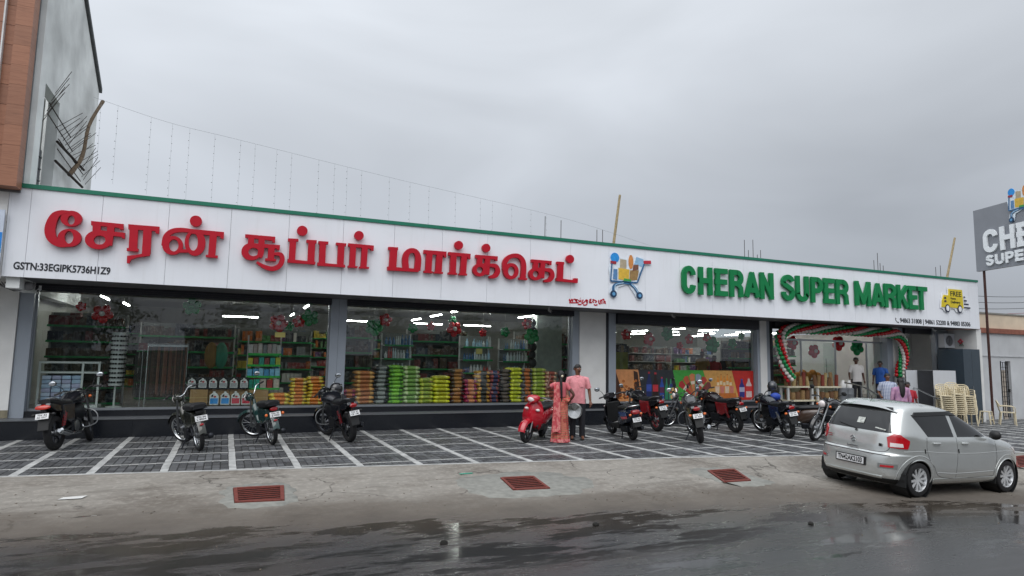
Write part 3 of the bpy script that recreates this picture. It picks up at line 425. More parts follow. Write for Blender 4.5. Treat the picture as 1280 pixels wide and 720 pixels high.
# red oxide drain grates set in grey cement collars
grate_m = mat('red_oxide_iron', '6e3026', .7, .1, var=.3, scale=25, bump=.3)
cement = mat('cement_collar', '7f7f79', .85, var=.2, scale=9, bump=.4)
pit_shade_m = mat('painted_pit_shade', '140c0a', .95)  # near-black colour that paints the darkness of a pit
def grate(corners, label, seed, collar):
    g = random.Random(seed); c = sum((Vector((*p, 0)) for p in corners), Vector())/4
    z = ground_z(c.x, c.y)+.012
    t = thing('drain_grate', label, 'drain grate', (c.x, c.y, z), group='drain grates along the road edge')
    q = [Vector((p[0]-c.x, p[1]-c.y)) for p in corners]
    gl = lambda p, dz: (p.x, p.y, dz+ground_z(c.x+p.x, c.y+p.y)-z+.012)          # follow the fall of the apron
    def P2(u, v): a = q[3].lerp(q[2], u); b_ = q[0].lerp(q[1], u); return a.lerp(b_, v)
    mb = MB(); ring = []
    for i in range(40):
        a = 2*pi*i/40; r = 1+.1*g.uniform(-1, 1)
        ca, sa = cos(a), sin(a); k = (abs(ca)**4+abs(sa)**4)**-.25 if collar == 'square' else 1.12
        ring.append((ca*k*(.47 if collar == 'square' else .95)*r, sa*k*(.66 if collar == 'square' else .72)*r))
    cm = [[(x_, y_, ground_z(c.x+x_, c.y+y_)-z-.02) for x_, y_ in ring], [(x_*.97, y_*.97, ground_z(c.x+x_, c.y+y_)-z+.008) for x_, y_ in ring]]
    inner = []
    for x_, y_ in ring:                                 # inner edge hugs the frame
        u = max(-.53, min(.53, x_/(abs(x_)+abs(y_)+1e-6)*1.2)); vv = max(-.53, min(.53, y_/(abs(x_)+abs(y_)+1e-6)*1.2))
        p = P2(.5+u, .5+vv); inner.append(gl(p, .004))
    cm.append(inner)
    MB().loft(cm, True, False).build('cement_collar', cement, t, True, auto=60)
    mb = MB()
    for u0, u1, v0, v1 in ((-.02, .06, 0, 1), (.94, 1.02, 0, 1), (.06, .94, -.02, .05), (.06, .94, .95, 1.02)):
        pts = [P2(u0, v0), P2(u1, v0), P2(u1, v1), P2(u0, v1)]
        mb.add([gl(p, -.03) for p in pts]+[gl(p, .018) for p in pts], [(4,5,6,7), (0,1,5,4), (1,2,6,5), (2,3,7,6), (3,0,4,7)])
    mb.build('frame', grate_m, t)
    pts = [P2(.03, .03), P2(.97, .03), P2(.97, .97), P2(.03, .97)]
    MB().add([gl(p, -.004) for p in pts], [(0, 1, 2, 3)]).build('pit_shade_sheet', pit_shade_m, t)  # flat black sheet just above the apron, painted shade in place of a pit
    for k in range(7):
        v = .10+.80*k/6; sk = .035
        pts = [P2(.05, v-.018-sk), P2(.95, v-.018+sk), P2(.95, v+.018+sk), P2(.05, v+.018-sk)]
        MB().add([gl(p, .005) for p in pts]+[gl(p, .014) for p in pts], [(4,5,6,7), (0,1,5,4), (1,2,6,5), (2,3,7,6), (3,0,4,7)]).build('bar', grate_m, t)
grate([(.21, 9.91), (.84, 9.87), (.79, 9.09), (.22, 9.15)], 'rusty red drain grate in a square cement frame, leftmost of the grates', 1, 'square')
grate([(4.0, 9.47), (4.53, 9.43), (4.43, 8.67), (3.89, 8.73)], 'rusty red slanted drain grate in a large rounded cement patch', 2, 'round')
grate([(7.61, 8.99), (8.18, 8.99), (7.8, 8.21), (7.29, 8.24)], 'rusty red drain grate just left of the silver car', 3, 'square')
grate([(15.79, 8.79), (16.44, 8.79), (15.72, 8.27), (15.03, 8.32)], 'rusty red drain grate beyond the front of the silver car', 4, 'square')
# ---------------------------------------------------------------- supermarket building
acp = mat('white_composite_panel', 'eaedf3', .33, var=.025, scale=1.2, spec=.5, rnd=.012)
n, l, b = surf_nodes(acp); geo = N('ShaderNodeNewGeometry'); _mpf = N('ShaderNodeMapping'); _mpf.inputs['Scale'].default_value = (7., 1., .35); l.new(geo.outputs['Position'], _mpf.inputs['Vector'])
_sr = b.inputs['Base Color'].links[0].from_socket
_dz = N('ShaderNodeSeparateXYZ'); l.new(geo.outputs['Position'], _dz.inputs[0])
_st = math_('MULTIPLY', rng(noise(1.5, 6, _mpf.outputs[0], .6), .5, .78), .16)
_bf = N('ShaderNodeBump'); _bf.inputs['Strength'].default_value = .12; _bf.inputs['Distance'].default_value = .03; l.new(noise(1.3, 2), _bf.inputs['Height']); l.new(_bf.outputs[0], b.inputs['Normal'])
l.new(mixc(_st, _sr, srgb('bdbdb9')), b.inputs['Base Color'])
green_t = mat('green_metal_trim', '14735a', .4, var=.08)
grey_p = mat('grey_composite_panel', '949ca6', .35, var=.05, scale=2)
white_w = mat('painted_white_wall', 'dcdcda', .7, var=.06, scale=2.5, bump=.1)
dark_m = mat('charcoal_shutter', '2a2c33', .45, .3, var=.1)
soff_m = mat('soffit_panel', '6a6a6d', .55, var=.12, scale=1.5)
granite = mat('black_granite', '191c22', .22, var=.3, scale=40, spec=.6)
gran_top = mat('grey_granite_tread', '5f6266', .4, var=.2, scale=25)
conc_m = mat('bare_concrete', '8f908c', .9, var=.18, scale=2.2, bump=.3)
frame_m = mat('aluminium_frame', '9a9fa4', .35, .6, var=.05)
glass = bpy.data.materials.new('shop_glass'); glass.use_nodes = True
n, l = glass.node_tree.nodes, glass.node_tree.links; n.clear()
_o = n.new('ShaderNodeOutputMaterial'); _mx = n.new('ShaderNodeMixShader'); _t = n.new('ShaderNodeBsdfTransparent'); _g = n.new('ShaderNodeBsdfGlossy'); _f = n.new('ShaderNodeFresnel')
_t.inputs[0].default_value = (.92, .955, .945, 1); _g.inputs['Roughness'].default_value = .004; _g.inputs[0].default_value = (.95, .97, 1, 1); _f.inputs[0].default_value = 1.52
_no = n.new('ShaderNodeTexNoise'); _no.inputs['Scale'].default_value = .8; _tc = n.new('ShaderNodeTexCoord'); _bp = n.new('ShaderNodeBump'); _bp.inputs['Strength'].default_value = .05; _bp.inputs['Distance'].default_value = .05
l.new(_tc.outputs['Object'], _no.inputs['Vector']); l.new(_no.outputs['Fac'], _bp.inputs['Height']); l.new(_bp.outputs[0], _g.inputs['Normal'])
_ge = n.new('ShaderNodeNewGeometry'); _inv = n.new('ShaderNodeMath'); _inv.operation = 'SUBTRACT'; _inv.inputs[0].default_value = 1.; l.new(_ge.outputs['Backfacing'], _inv.inputs[1])
_ml = n.new('ShaderNodeMath'); _ml.operation = 'MULTIPLY'; l.new(_f.outputs[0], _ml.inputs[0]); l.new(_inv.outputs[0], _ml.inputs[1])
_m2 = n.new('ShaderNodeMath'); _m2.operation = 'MULTIPLY'; _m2.inputs[1].default_value = 1.7; _m2.use_clamp = True; l.new(_ml.outputs[0], _m2.inputs[0])   # both faces of the pane reflect
l.new(_m2.outputs[0], _mx.inputs[0]); l.new(_t.outputs[0], _mx.inputs[1]); l.new(_g.outputs[0], _mx.inputs[2]); l.new(_mx.outputs[0], _o.inputs[0])

YFA, ZF0, ZF1 = 15.3, 3.21, 4.97
YG = 16.85                                              # glass line
FL = .525                                               # shop floor level
shop = thing('supermarket_building', 'long white single-storey supermarket with green roof trim and glass shopfront', 'shop building', (10, 16, 0))
def part(mb, name, m, parent=None, **kw):
    """world-space piece of the shop parented to it (or to one of its parts)"""
    o = mb.build(name, m, None, **kw); p = parent or shop
    o.parent = p; o.matrix_parent_inverse = Matrix.Translation(-Vector((10, 16, 0))); return o
XL, XR = -4.02, 25.86
seams = [XL]+[-3.70+1.209*k for k in range(25)]+[XR]
seams = [s for s in seams if s <= XR]
for a, c in zip(seams, seams[1:]):
    if c-a < .05: continue
    part(MB().bx(a+.003, c-.003, YFA, YFA+.035, ZF0, ZF1), 'fascia_panel', acp)
part(MB().bx(XL+.01, XR-.01, YFA+.037, YFA+.30, ZF0+.04, ZF1+.02), 'fascia_backing', mat('backing_grey', '55575c', .8))  # dark grey backing box behind the panels
part(MB().bx(XL-.03, XR+.03, YFA-.03, YFA+.34, ZF1+.003, ZF1+.085), 'roof_trim', green_t)
part(MB().bx(XL-.035, XL, YFA+.003, YFA+.33, ZF0, ZF1), 'fascia_return', acp)
part(MB().bx(XR, XR+.035, YFA+.003, YFA+.33, ZF0, ZF1), 'fascia_return', acp)
x = XL+.04
while x < XR-.1:
    x2 = min(x+2.42, XR-.04); part(MB().bx(x+.003, x2-.003, YFA+.037, 16.93, ZF0+.006, ZF0+.032), 'soffit_panel', soff_m); x = x2
# shell: roof, back and side walls, ceiling, floor
part(MB().bx(-4.2, 26.2, 15.68, 31.4, 4.15, 4.35), 'roof_slab', conc_m)
part(MB().bx(-4.2, 26.2, 16.95, 31.2, 3.72, 3.76), 'ceiling', mat('ceiling_board', 'b9bab6', .8, var=.05))
inner_w = mat('interior_wall', '9b9c96', .8, var=.06)
part(MB().bx(-4.2, 26.2, 31.2, 31.4, -.5, 4.15), 'back_wall', inner_w)
part(MB().bx(-4.4, -4.2, 16.95, 31.4, -.5, 4.15), 'side_wall', inner_w)
part(MB().bx(25.75, 26.03, 15.36, 31.2, -.6, 3.20), 'side_wall', white_w)
part(MB().bx(-4.2, 25.75, 16.97, 31.2, FL-.2, FL-.002), 'shop_floor', mat('floor_tile', '8a867e', .25, var=.1, scale=3))
# black granite plinth in slabs, two rises
x = -9.0
while x < 23.4:
    x2 = min(x+2.42, 23.45)
    part(MB().bx(x+.002, x2-.002, 16.1, 16.72, -.4, .372), 'plinth_slab', granite)
    part(MB().bx(x+.001, x2-.001, 16.085, 16.72, .374, .392), 'tread', gran_top)
    if x > -4.5: part(MB().bx(x+.002, x2-.002, 16.70, 16.968, .394, FL), 'plinth_slab', granite)
    x = x2
# piers between the bays (x0, x1, y front, material)
piers = [(-4.05, -3.80, 16.65, grey_p), (2.34, 2.535, 16.65, grey_p), (2.539, 2.73, 16.65, grey_p), (9.22, 9.437, 16.66, grey_p), (9.44, 10.33, 16.63, white_w), (10.334, 10.45, 16.68, dark_m), (10.453, 10.70, 16.66, grey_p),
         (16.25, 16.35, 16.66, grey_p), (16.353, 16.64, 16.63, white_w), (16.643, 16.80, 16.66, grey_p), (16.803, 16.96, 16.68, dark_m), (22.59, 22.89, 16.66, grey_p), (22.893, 23.19, 16.63, white_w), (23.193, 23.47, 16.66, grey_p)]
for a, c, y, m in piers:
    part(MB().bx(a, c, y, 16.96, .393 if m is not white_w else .54, ZF0), 'pier', m)
    if m is white_w: part(MB().bx(a-.002, c+.002, y-.012, 16.94, .393, .538), 'pier_base', granite)
# bays: (x0, x1, shutter underside, pane edges)
bays = [(-3.80, 2.34, 3.06, [-3.78, -2.62, -1.42, -.27, 1.18, 2.32]), (2.73, 9.22, 3.06, [2.75, 3.76, 5.4, 6.70, 8.0, 9.2]), (10.70, 16.25, 2.90, [10.72, 12.1, 13.5, 14.9, 16.23])]
for a, c, zs, ed in bays:
    part(MB().bx(a+.004, c-.004, 16.56, 16.90, zs, ZF0-.002), 'shutter_box', dark_m)
    for zz in (zs+.05, zs+.10): part(MB().bx(a+.01, c-.01, 16.552, 16.56, zz, zz+.012), 'shutter_rib', mat('shutter_rib', '3a3c44', .4, .4))
    part(MB().bx(a+.002, c-.002, YG-.03, YG+.04, FL-.001, FL+.045), 'sill_channel', frame_m)
    for p, q in zip(ed, ed[1:]):
        part(MB().bx(p+.003, q-.003, YG, YG+.01, FL+.046, zs-.001), 'glass_pane', glass)
    for p in (a+.004, c-.034): part(MB().bx(p, p+.03, YG-.04, YG+.05, FL+.046, zs-.001), 'jamb', frame_m)
# entrance bay: shutter box, glass screen panes, door leaves standing open
part(MB().bx(16.964, 22.586, 16.56, 16.90, 2.98, ZF0-.002), 'shutter_box', dark_m)
for p, q in ((17.0, 18.45), (18.46, 20.12), (21.75, 22.58)):
    part(MB().bx(p, q, YG+.02, YG+.03, FL+.01, 2.6), 'glass_pane', glass)
part(MB().bx(16.98, 22.58, YG, YG+.06, 2.602, 2.66), 'transom', frame_m)
for p in (18.45, 20.13, 21.74): part(MB().bx(p-.02, p+.02, YG+.005, YG+.055, FL, 2.6), 'mullion', frame_m)
dl = thing('glass_door', 'open frameless glass door at the shop entrance', 'door', (20.2, 16.9, FL), RD(68))
MB().bx(0, .9, 0, .012, .01, 2.05).build('pane', glass, dl); MB().tube([(.82, -.05, .6), (.82, -.05, 1.5)], .014).build('pull_handle', mat('steel', 'b9bcbe', .25, .9), dl)
# right service bay: recessed back wall, ledge, air conditioner, counter boxes
part(MB().bx(23.474, 25.748, 17.9, 18.0, FL, 3.72), 'bay_wall', white_w)
part(MB().bx(23.474, 25.748, 16.56, 16.9, 3.02, ZF0-.002), 'shutter_box', dark_m)

# ---------------------------------------------------------------- left neighbour
wood = bpy.data.materials.new('wood_cladding'); wood.use_nodes = True
n, l, b = surf_nodes(wood); geo = N('ShaderNodeNewGeometry'); oi = N('ShaderNodeObjectInfo')
mpw = N('ShaderNodeMapping'); mpw.inputs['Scale'].default_value = (.7, .7, 9.); l.new(geo.outputs['Position'], mpw.inputs['Vector'])
cw = mixc(noise(2.2, 8, mpw.outputs[0], .65, .6), srgb('86563f'), srgb('b07d62'))
cw = mixc(math_('MULTIPLY', rng(noise(6, 5, mpw.outputs[0]), .5, .75), .5), cw, srgb('6e4431'))
cw = mixc(1., cw, mixc(oi.outputs['Random'], (.86, .86, .86), (1.1, 1.08, 1.05)), 'MULTIPLY')
l.new(cw, b.inputs['Base Color']); b.inputs['Roughness'].default_value = .5
LB = thing('clad_building', 'tall neighbouring building with brown wood-look cladding and bare concrete side wall', 'building', (-6, 17, 0))
def lpart(mb, name, m, **kw):
    o = mb.build(name, m, None, **kw); o.parent = LB; o.matrix_parent_inverse = Matrix.Translation(-Vector((-6, 17, 0))); return o
k = 0; z = 4.90
while z < 11.5:
    lpart(MB().bx(-4.14, -3.86, 14.9, 15.24, z+.002, z+.398), 'cladding_board', wood)
    lpart(MB().bx(-4.30, -4.144, 14.98, 15.24, z+.004, z+.396), 'cladding_board', wood)
    lpart(MB().bx(-9.5, -4.33, 14.9, 15.24, z+.004, z+.396), 'cladding_board', wood)
    z += .4
lpart(MB().bx(-4.328, -4.302, 14.88, 15.2, 4.9, 11.5), 'trim_strip', mat('white_trim', 'd5d5d5', .5))
lpart(MB().bx(-9.5, -3.88, 15.245, 15.40, 4.86, 11.5), 'cladding_frame', mat('grey_flashing', '6f7173', .5, .4))
plaster = mat('raw_plaster', 'dde0df', .92, var=.26, scale=.9, bump=.25)
mb = MB()
def wallpoly(poly, x0, x1, name, m): lpart(MB().prism(poly, x0, x1, lambda u, v, w: (w, u, v)), name, m)
# side wall with an upper window opening (frame edges butt)
wallpoly([(15.41, 3), (15.85, 3), (15.85, 11.4), (15.41, 11.4)], -4.0, -3.78, 'side_wall', plaster)
wallpoly([(15.853, 7.35), (17.1, 7.35), (17.1, 11.2), (15.853, 11.4)], -4.0, -3.781, 'side_wall', plaster)
wallpoly([(15.853, 3), (17.1, 3), (17.1, 5.1), (15.853, 5.1)], -4.0, -3.781, 'side_wall', plaster)
wallpoly([(17.103, 3), (21.2, 3), (21.2, 9.15), (17.103, 11.2)], -4.0, -3.782, 'side_wall', plaster)
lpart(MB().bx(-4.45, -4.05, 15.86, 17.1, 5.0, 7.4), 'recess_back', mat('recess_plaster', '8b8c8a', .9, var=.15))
wallpoly([(15.9, 5.12), (16.9, 5.12), (16.9, 6.15), (15.9, 6.45)], -4.03, -3.98, 'window_frame', mat('grey_window_metal', '5b5f62', .5, .3))
for i in range(4): lpart(MB().bx(-3.98, -3.955, 15.95, 16.85, 5.2+i*.26, 5.23+i*.26), 'window_bar', mat('grey_window_metal', '5b5f62', .5, .3))
wallpoly([(17.103, 11.25), (21.26, 9.19), (21.26, 9.31), (17.103, 11.37)], -4.06, -3.72, 'coping', mat('dark_coping', '5c5f61', .9, var=.2))
lpart(MB().bx(-9.5, -4.0, 20.9, 21.2, 3, 9), 'rear_wall', plaster)
lpart(MB().bx(-9.5, -4.06, 16.60, 16.9, -.4, 4.86), 'ground_wall', white_w)
lpart(MB().bx(-9.5, -4.055, 16.585, 16.6, .40, .56), 'skirting', mat('stained_skirting', '7a7462', .9, var=.3))
lpart(MB().bx(-9.5, -4.06, 15.3, 16.58, 4.62, 4.86), 'canopy_slab', white_w)
# light panel with blue band on the neighbour's front
lpart(MB().bx(-9.5, -4.06, 15.28, 15.295, 3.16, 4.615), 'upper_wall', white_w)
bs = thing('shop_banner', 'white neighbour shop banner with a bright blue band at the left edge', 'banner', (-6.5, 15.2, 4))
MB().bx(-3, 2.435, -.03, 0, -.72, .48).build('sheet', mat('banner_white', 'c9d3e2', .5), bs); MB().bx(-3, 2.43, -.034, -.0305, -.36, .04).build('blue_band', mat('banner_blue', '1d86d8', .5), bs)
# protruding starter bars
iron = mat('rusty_rebar', '3a322e', .8, .3, var=.3, scale=30)
rg = random.Random(11)
bars = []
for i in range(6): bars.append(((-3.8, 15.95+.13*i, 6.55+.16*i), (rg.uniform(.18, .3), rg.uniform(.2, .5), rg.uniform(.55, .8))))
for i in range(7): bars.append(((-3.8, 17.0+.22*i, 6.75-.04*i), (rg.uniform(.3, .42), rg.uniform(.3, .7), rg.uniform(.55, .9))))
for i in range(11): bars.append(((-3.8, 18.0+.24*i, 6.75-.05*i), (rg.uniform(.22, .36), rg.uniform(.4, .8), rg.uniform(.55, .9))))
for p, d in bars:
    lpart(MB().tube([p, tuple(a+c for a, c in zip(p, d))], .007, 5), 'starter_bar', iron)
for z, y0, y1 in ((6.75, 15.9, 17.6), (6.5, 15.9, 17.9), (6.28, 16.9, 19.2), (6.05, 16.9, 19.0)):
    lpart(MB().tube([(-3.70, y0, z+.2), (-3.62, y1, z)], .012, 5), 'starter_bar', iron)
for z in (6.42, 5.98): lpart(MB().tube([(-3.72, 16.9, z), (-3.55, 18.9, z-.1)], .03, 6), 'scaffold_stick', mat('dark_stick', '2c241f', .9))
timber = mat('weathered_timber', '6a5a48', .9, var=.3, scale=12, bump=.4)
tp = MB().tube(spline([(-3.66, 18.0, 5.95), (-3.55, 18.6, 6.6), (-3.6, 19.3, 7.6), (-3.5, 20.2, 8.6)], 4), [.05, .055, .048, .048, .05, .045, .042, .045, .04, .042, .04, .04, .05], 8).build('timber_prop', timber, None, True)
tag(tp, 'crooked bare timber pole leaning on the concrete side wall', 'timber pole')
# right neighbour: rendered compound wall, cream parapet, grille door
NB = thing('plain_building', 'grey rendered building with cream parapet right of the supermarket', 'building', (33, 16.4, -.3))
def npart(mb, name, m, **kw):
    o = mb.build(name, m, None, **kw); o.parent = NB; o.matrix_parent_inverse = Matrix.Translation(-Vector((33, 16.4, -.3))); return o
grey_r = mat('grey_render', 'c0c2c4', .85, var=.1, scale=1.2, bump=.15); cream = mat('cream_paint', 'd3c3ac', .75, var=.08, scale=2)
npart(MB().bx(27.2, 28.9, 16.4, 16.6, -.7, 3.16), 'wall', grey_r)
npart(MB().bx(29.6, 46, 16.4, 16.6, -.7, 3.16), 'wall', grey_r)
npart(MB().bx(28.903, 29.597, 16.4, 16.6, 2.05, 3.16), 'wall', grey_r)
npart(MB().bx(27.2, 46, 16.37, 16.6, 2.22, 2.26) , 'wall_band', mat('pale_band', 'b4b6b8', .8))
npart(MB().bx(26.6, 46, 16.3, 18, 3.163, 3.36), 'ledge', mat('red_brown_ledge', '8a5646', .8, var=.2)); npart(MB().bx(26.6, 46, 16.5, 18, 3.363, 3.95), 'parapet', cream)
npart(MB().bx(26.6, 46, 16.46, 18.1, 3.953, 4.02), 'coping', mat('grey_coping', '86857f', .9))
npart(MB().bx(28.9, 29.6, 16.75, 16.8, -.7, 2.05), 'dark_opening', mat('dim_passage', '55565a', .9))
gd = thing('grille_door', 'narrow black iron grille door in the grey wall', 'door', (28.92, 16.5, -.25))
blk_i = mat('black_iron', '1d1c1c', .6, .4)
for i in range(5): MB().tube([(.04+i*.15, 0, .02), (.04+i*.15, 0, 2.25)], .014, 6).build('upright', blk_i, gd)
for i in range(12): MB().tube([(.04, -.015, .05+i*.2), (.64, -.015, .05+i*.2)], .011, 6).build('crossbar', blk_i, gd)
MB().box((.6, -.04, 1.1), (.08, .05, .12)).build('lock', blk_i, gd)
# ---------------------------------------------------------------- shop interior
tube_m = mat('lit_tube', 'ffffff', .4, emit=(1., .98, .94), estr=48.)
metal_w = mat('white_powder_coat', 'c8cac8', .4, var=.05); shelf_g = mat('green_shelf_edge', '1f8f4d', .4)
steel = mat('steel', 'b9bcbe', .25, .9)
def tube_light(x, y, along, label, L=1.2, z=3.15):
    t = thing('tube_light', label, 'tube light', (x, y, z), 0 if along == 'x' else pi/2, 'lit tubes under the shop ceiling')
    MB().tube([(-L/2, 0, 0), (L/2, 0, 0)], .016, 8).build('tube', tube_m, t)
    MB().bx(-L/2-.02, L/2+.02, -.025, .025, .02, .055).build('batten', metal_w, t)
    for s in (-.45, .45): MB().tube([(s, 0, .055), (s, 0, .57)], .003, 4).build('hanger', steel, t)
for x, y, a, w in [(.4, 25.75, 'x', 'lit white tube seen through the left window, alone and level'), (1.98, 23.2, 'y', 'farther of the slanting lit tubes behind the left window'), (1.99, 19.0, 'y', 'nearer slanting lit tube behind the right end of the left window'),
                (-2.9, 19.2, 'y', 'lit tube above the red balloons, near the left pier'), (-2.7, 21.4, 'y', 'second lit tube above the red balloons'), (4.6, 25.6, 'x', 'short glint of lit tube at the left of the middle window'), (7.5, 25.7, 'x', 'level lit tube deep behind the middle window'),
                (6.2, 20.4, 'y', 'middle of the three slanting lit tubes behind the middle window'), (6.1, 17.9, 'y', 'nearest of the slanting lit tubes behind the middle window'), (6.25, 23.0, 'y', 'farthest of the slanting lit tubes behind the middle window'), (8.8, 19.0, 'y', 'slanting lit tube at the right of the middle window'), (9.6, 25.6, 'x', 'level lit tube at the right of the middle window')]:
    tube_light(x, y, a, w)
ORD = ['first', 'second', 'third', 'fourth']
for r, X in enumerate((17.2, 19.0, 21.2, 23.0)):
    for k in range(4): tube_light(X-.1*r, 19.6+2.6*k, 'y', 'lit tube, %s from the front, in the %s row behind the poster window' % (ORD[k], ('nearest left', 'second', 'third', 'farthest right')[r]))
# racks with goods
prod = bpy.data.materials.new('packaged_goods'); prod.use_nodes = True
n, l, b = surf_nodes(prod); at = N('ShaderNodeAttribute'); at.attribute_name = 'tint'; geo = N('ShaderNodeNewGeometry')
l.new(mixc(math_('MULTIPLY', rng(noise(9, 2), .5, .6), .22), at.outputs['Color'], (.6, .6, .58)), b.inputs['Base Color']); b.inputs['Roughness'].default_value = .45
PALS = {'mix': ['8a2a2a', '2f5b8a', 'c7b13a', '3d7a3d', 'd8d5cc', '5a3a6a', 'c2682a', '2a2f3a', '8c8f90'], 'dark': ['23252b', '3a2c22', '4a3a2a', '2a3340', '55402c', '6a2a2a'], 'blue': ['2f74b0', '9fc6dd', 'c9d8de', '3b6fa0', 'b9403a', 'd8dde0'], 'brown': ['4a3424', '5e4630', '7a5c38', '34261e', '5a5a5c', '8a7048', '2f3a46']}
ORD = ['first', 'second', 'third', 'fourth', 'fifth', 'sixth', 'seventh', 'eighth', 'ninth', 'tenth', 'eleventh', 'twelfth', 'thirteenth', 'fourteenth', 'fifteenth', 'sixteenth']
def rack(x, y, w, h, d, levels, pal, label, rotz=0., edge=True, seed=0, fill=.93, bottles=False):
    t = thing('goods_rack', label, 'rack', (x, y, FL), rotz, 'racks in the shop')
    g = random.Random(seed); lv = [h*(i+.12)/levels for i in range(levels)]
    for sx in (0, w): MB().bx(sx-.02, sx+.02, d-.03, d, 0, h).build('upright', metal_w, t)
    MB().bx(0, w, d, d+.01, 0, h).build('back_panel', mat('rack_back', '7d8280', .7), t)
    mb = MB(); cols = []
    for i, z in enumerate(lv):
        s = MB().bx(0, w, .0, d-.002, z-.02, z).build('shelf', metal_w, t)
        if edge: MB().bx(-.005, w+.005, -.012, -.001, z-.035, z+.012).build('edge_strip', shelf_g, s)
        px = .01
        while px < w-.06:
            pw = g.uniform(.05, .13); ph = g.uniform(.45, .85)*h/levels
            c = srgb(g.choice(PALS[pal])); rep = g.randint(1, 4)
            for _ in range(rep):
                if px+pw > w-.01: break
                if g.random() < fill:
                    n0 = len(mb.v)
                    if bottles: mb.lathe([(pw*.42, 0), (pw*.42, ph*.6), (pw*.18, ph*.78), (pw*.18, ph)], (px+pw/2, .02+pw/2, z), n=8)
                    else: mb.bx(px+.003, px+pw-.003, .02, .02+min(.25, d-.05), z, z+ph*g.uniform(.94, 1.))
                    k = g.uniform(.75, 1.15); cols += [(c[0]*k, c[1]*k, c[2]*k, 1.)]*(len(mb.v)-n0)
                px += pw
    me = mb.mesh('goods', prod); a_ = me.attributes.new('tint', 'FLOAT_COLOR', 'POINT'); a_.data.foreach_set('color', [q for c in cols for q in c])
    tag(link('goods', me, t), kind='stuff'); return t
rack(-3.9, 18.4, 1.6, 2.2, .4, 6, 'dark', 'rack of dark goods behind the glass display counter', 0, True, 1)
rack(-2.2, 20.2, 2.4, 2.1, .45, 5, 'dark', 'long dark rack with green edges behind the sunglasses stand', 0, True, 2)
rack(.3, 20.6, 2.1, 2.0, .45, 5, 'mix', 'dim green-edged rack behind the toiletries shelf', 0, True, 3, .8)
rack(2.95, 19.4, 1.0, 2.2, .4, 5, 'dark', 'dark rack behind the first bag stacks of the middle window', 0, True, 4)
rack(4.15, 18.6, .85, 1.95, .4, 5, 'blue', 'rack of slim bottles above the green bag stack', 0, True, 5, .97, True)
rack(5.2, 19.8, 1.9, 2.15, .4, 5, 'dark', 'wide dark rack behind the yellow bag stacks', 0, True, 6)
rack(6.55, 18.6, .95, 1.95, .4, 5, 'blue', 'rack of blue and white bottles above the pink bag stack', 0, True, 7, .97, True)
rack(7.9, 18.7, .9, 1.9, .4, 5, 'blue', 'rack of small bottles above the grey bag stack', 0, True, 8, .9, True)
rack(9.0, 20.0, 2.0, 2.2, .4, 5, 'dark', 'dark rack at the right end of the middle window', 0, True, 9)
for i in range(4): rack(-3.6+3.1*i, 27.5, 2.9, 2.3, .45, 6, ('mix', 'dark', 'mix', 'brown')[i], 'far wall rack, %s from the left wall' % ('first', 'second', 'third', 'fourth')[i], 0, True, 20+i)
for i in range(4): rack(12.4+2.6*i, 26.0, 2.3, 2.0, .45, 5, ('mix', 'brown', 'dark', 'mix')[i], 'rack deep behind the poster window, %s from the left' % ('first', 'second', 'third', 'fourth')[i], 0, False, 30+i)
rack(11.0, 18.2, 1.25, 1.85, .4, 5, 'brown', 'olive green sided rack at the left of the poster window', 0, False, 40)
rack(19.2, 20.2, 2.6, 2.3, .45, 6, 'brown', 'rack of snacks facing the shop entrance', 0, True, 41); rack(17.1, 19.0, 1.7, 2.1, .4, 6, 'brown', 'rack behind the entrance mat rolls', 0, True, 42)
rack(23.6, 17.5, 1.2, 1.1, .3, 2, 'mix', 'small wall shelf in the bay right of the entrance', 0, True, 43)
tag(MB().bx(10.8, 12.1, 18.12, 18.15, FL+.1, FL+1.55).build('olive_panel', mat('olive_panel', '6a6d22', .6, var=.2)), 'flat olive green panel behind the poster window', 'panel')
tag(MB().bx(9.0, 9.9, 18.6, 18.9, FL, 3.6).build('interior_column', mat('grey_green_paint', 'a2aca6', .7)), 'pale grey column inside the right end of the middle window', 'column')
# hanging bag strip beside it
hs = thing('hanging_bags', 'dark bags hung in a column inside the middle window', 'bags', (8.75, 18.4, FL))
for i in range(9): MB().ell((.03*(i % 2), 0, 2.4-.25*i), (.13, .07, .14), 10, 6).build('bag', mat('dark_bag', '17181f', .5), hs, True)
# bag stacks in the windows
def bag_mesh(w, d, h, m1, m2, m3):
    mb = MB(); rings = []; nx, na = 9, 12
    prof = [.55, .9, 1., 1., 1., 1., 1., .9, .55]
    for i in range(nx):
        u = -w/2+w*i/(nx-1); k = prof[i]
        rings.append([(u, (d/2)*(.93+.07*k)*math.copysign(abs(cos(2*pi*j/na))**.5, cos(2*pi*j/na)), (h/2)*k*(1 if sin(2*pi*j/na) > 0 else .8)*abs(sin(2*pi*j/na))**.45*(1 if sin(2*pi*j/na) >= 0 else -1)) for j in range(na)])
    for i in range(nx-1):
        mb.mi(0 if i in (0, 7) else 1 if i in (2, 3, 4, 5) else 2)
        mb.loft(rings[i:i+2], True, False)
    mb.mi(0); mb.add(rings[0], [tuple(range(na))]); mb.add(rings[-1], [tuple(range(na))])
    import bmesh
    me = mb.mesh('bag', [m1, m2, m3], True)
    bm = bmesh.new(); bm.from_mesh(me); bmesh.ops.remove_doubles(bm, verts=bm.verts, dist=1e-4); bmesh.ops.recalc_face_normals(bm, faces=bm.faces); bm.to_mesh(me); bm.free()
    me.polygons.foreach_set('use_smooth', [True]*len(me.polygons)); return me
def pm(c): return mat('sack_'+c, c, .38, var=.38, scale=22, coat=.25, rnd=.14)
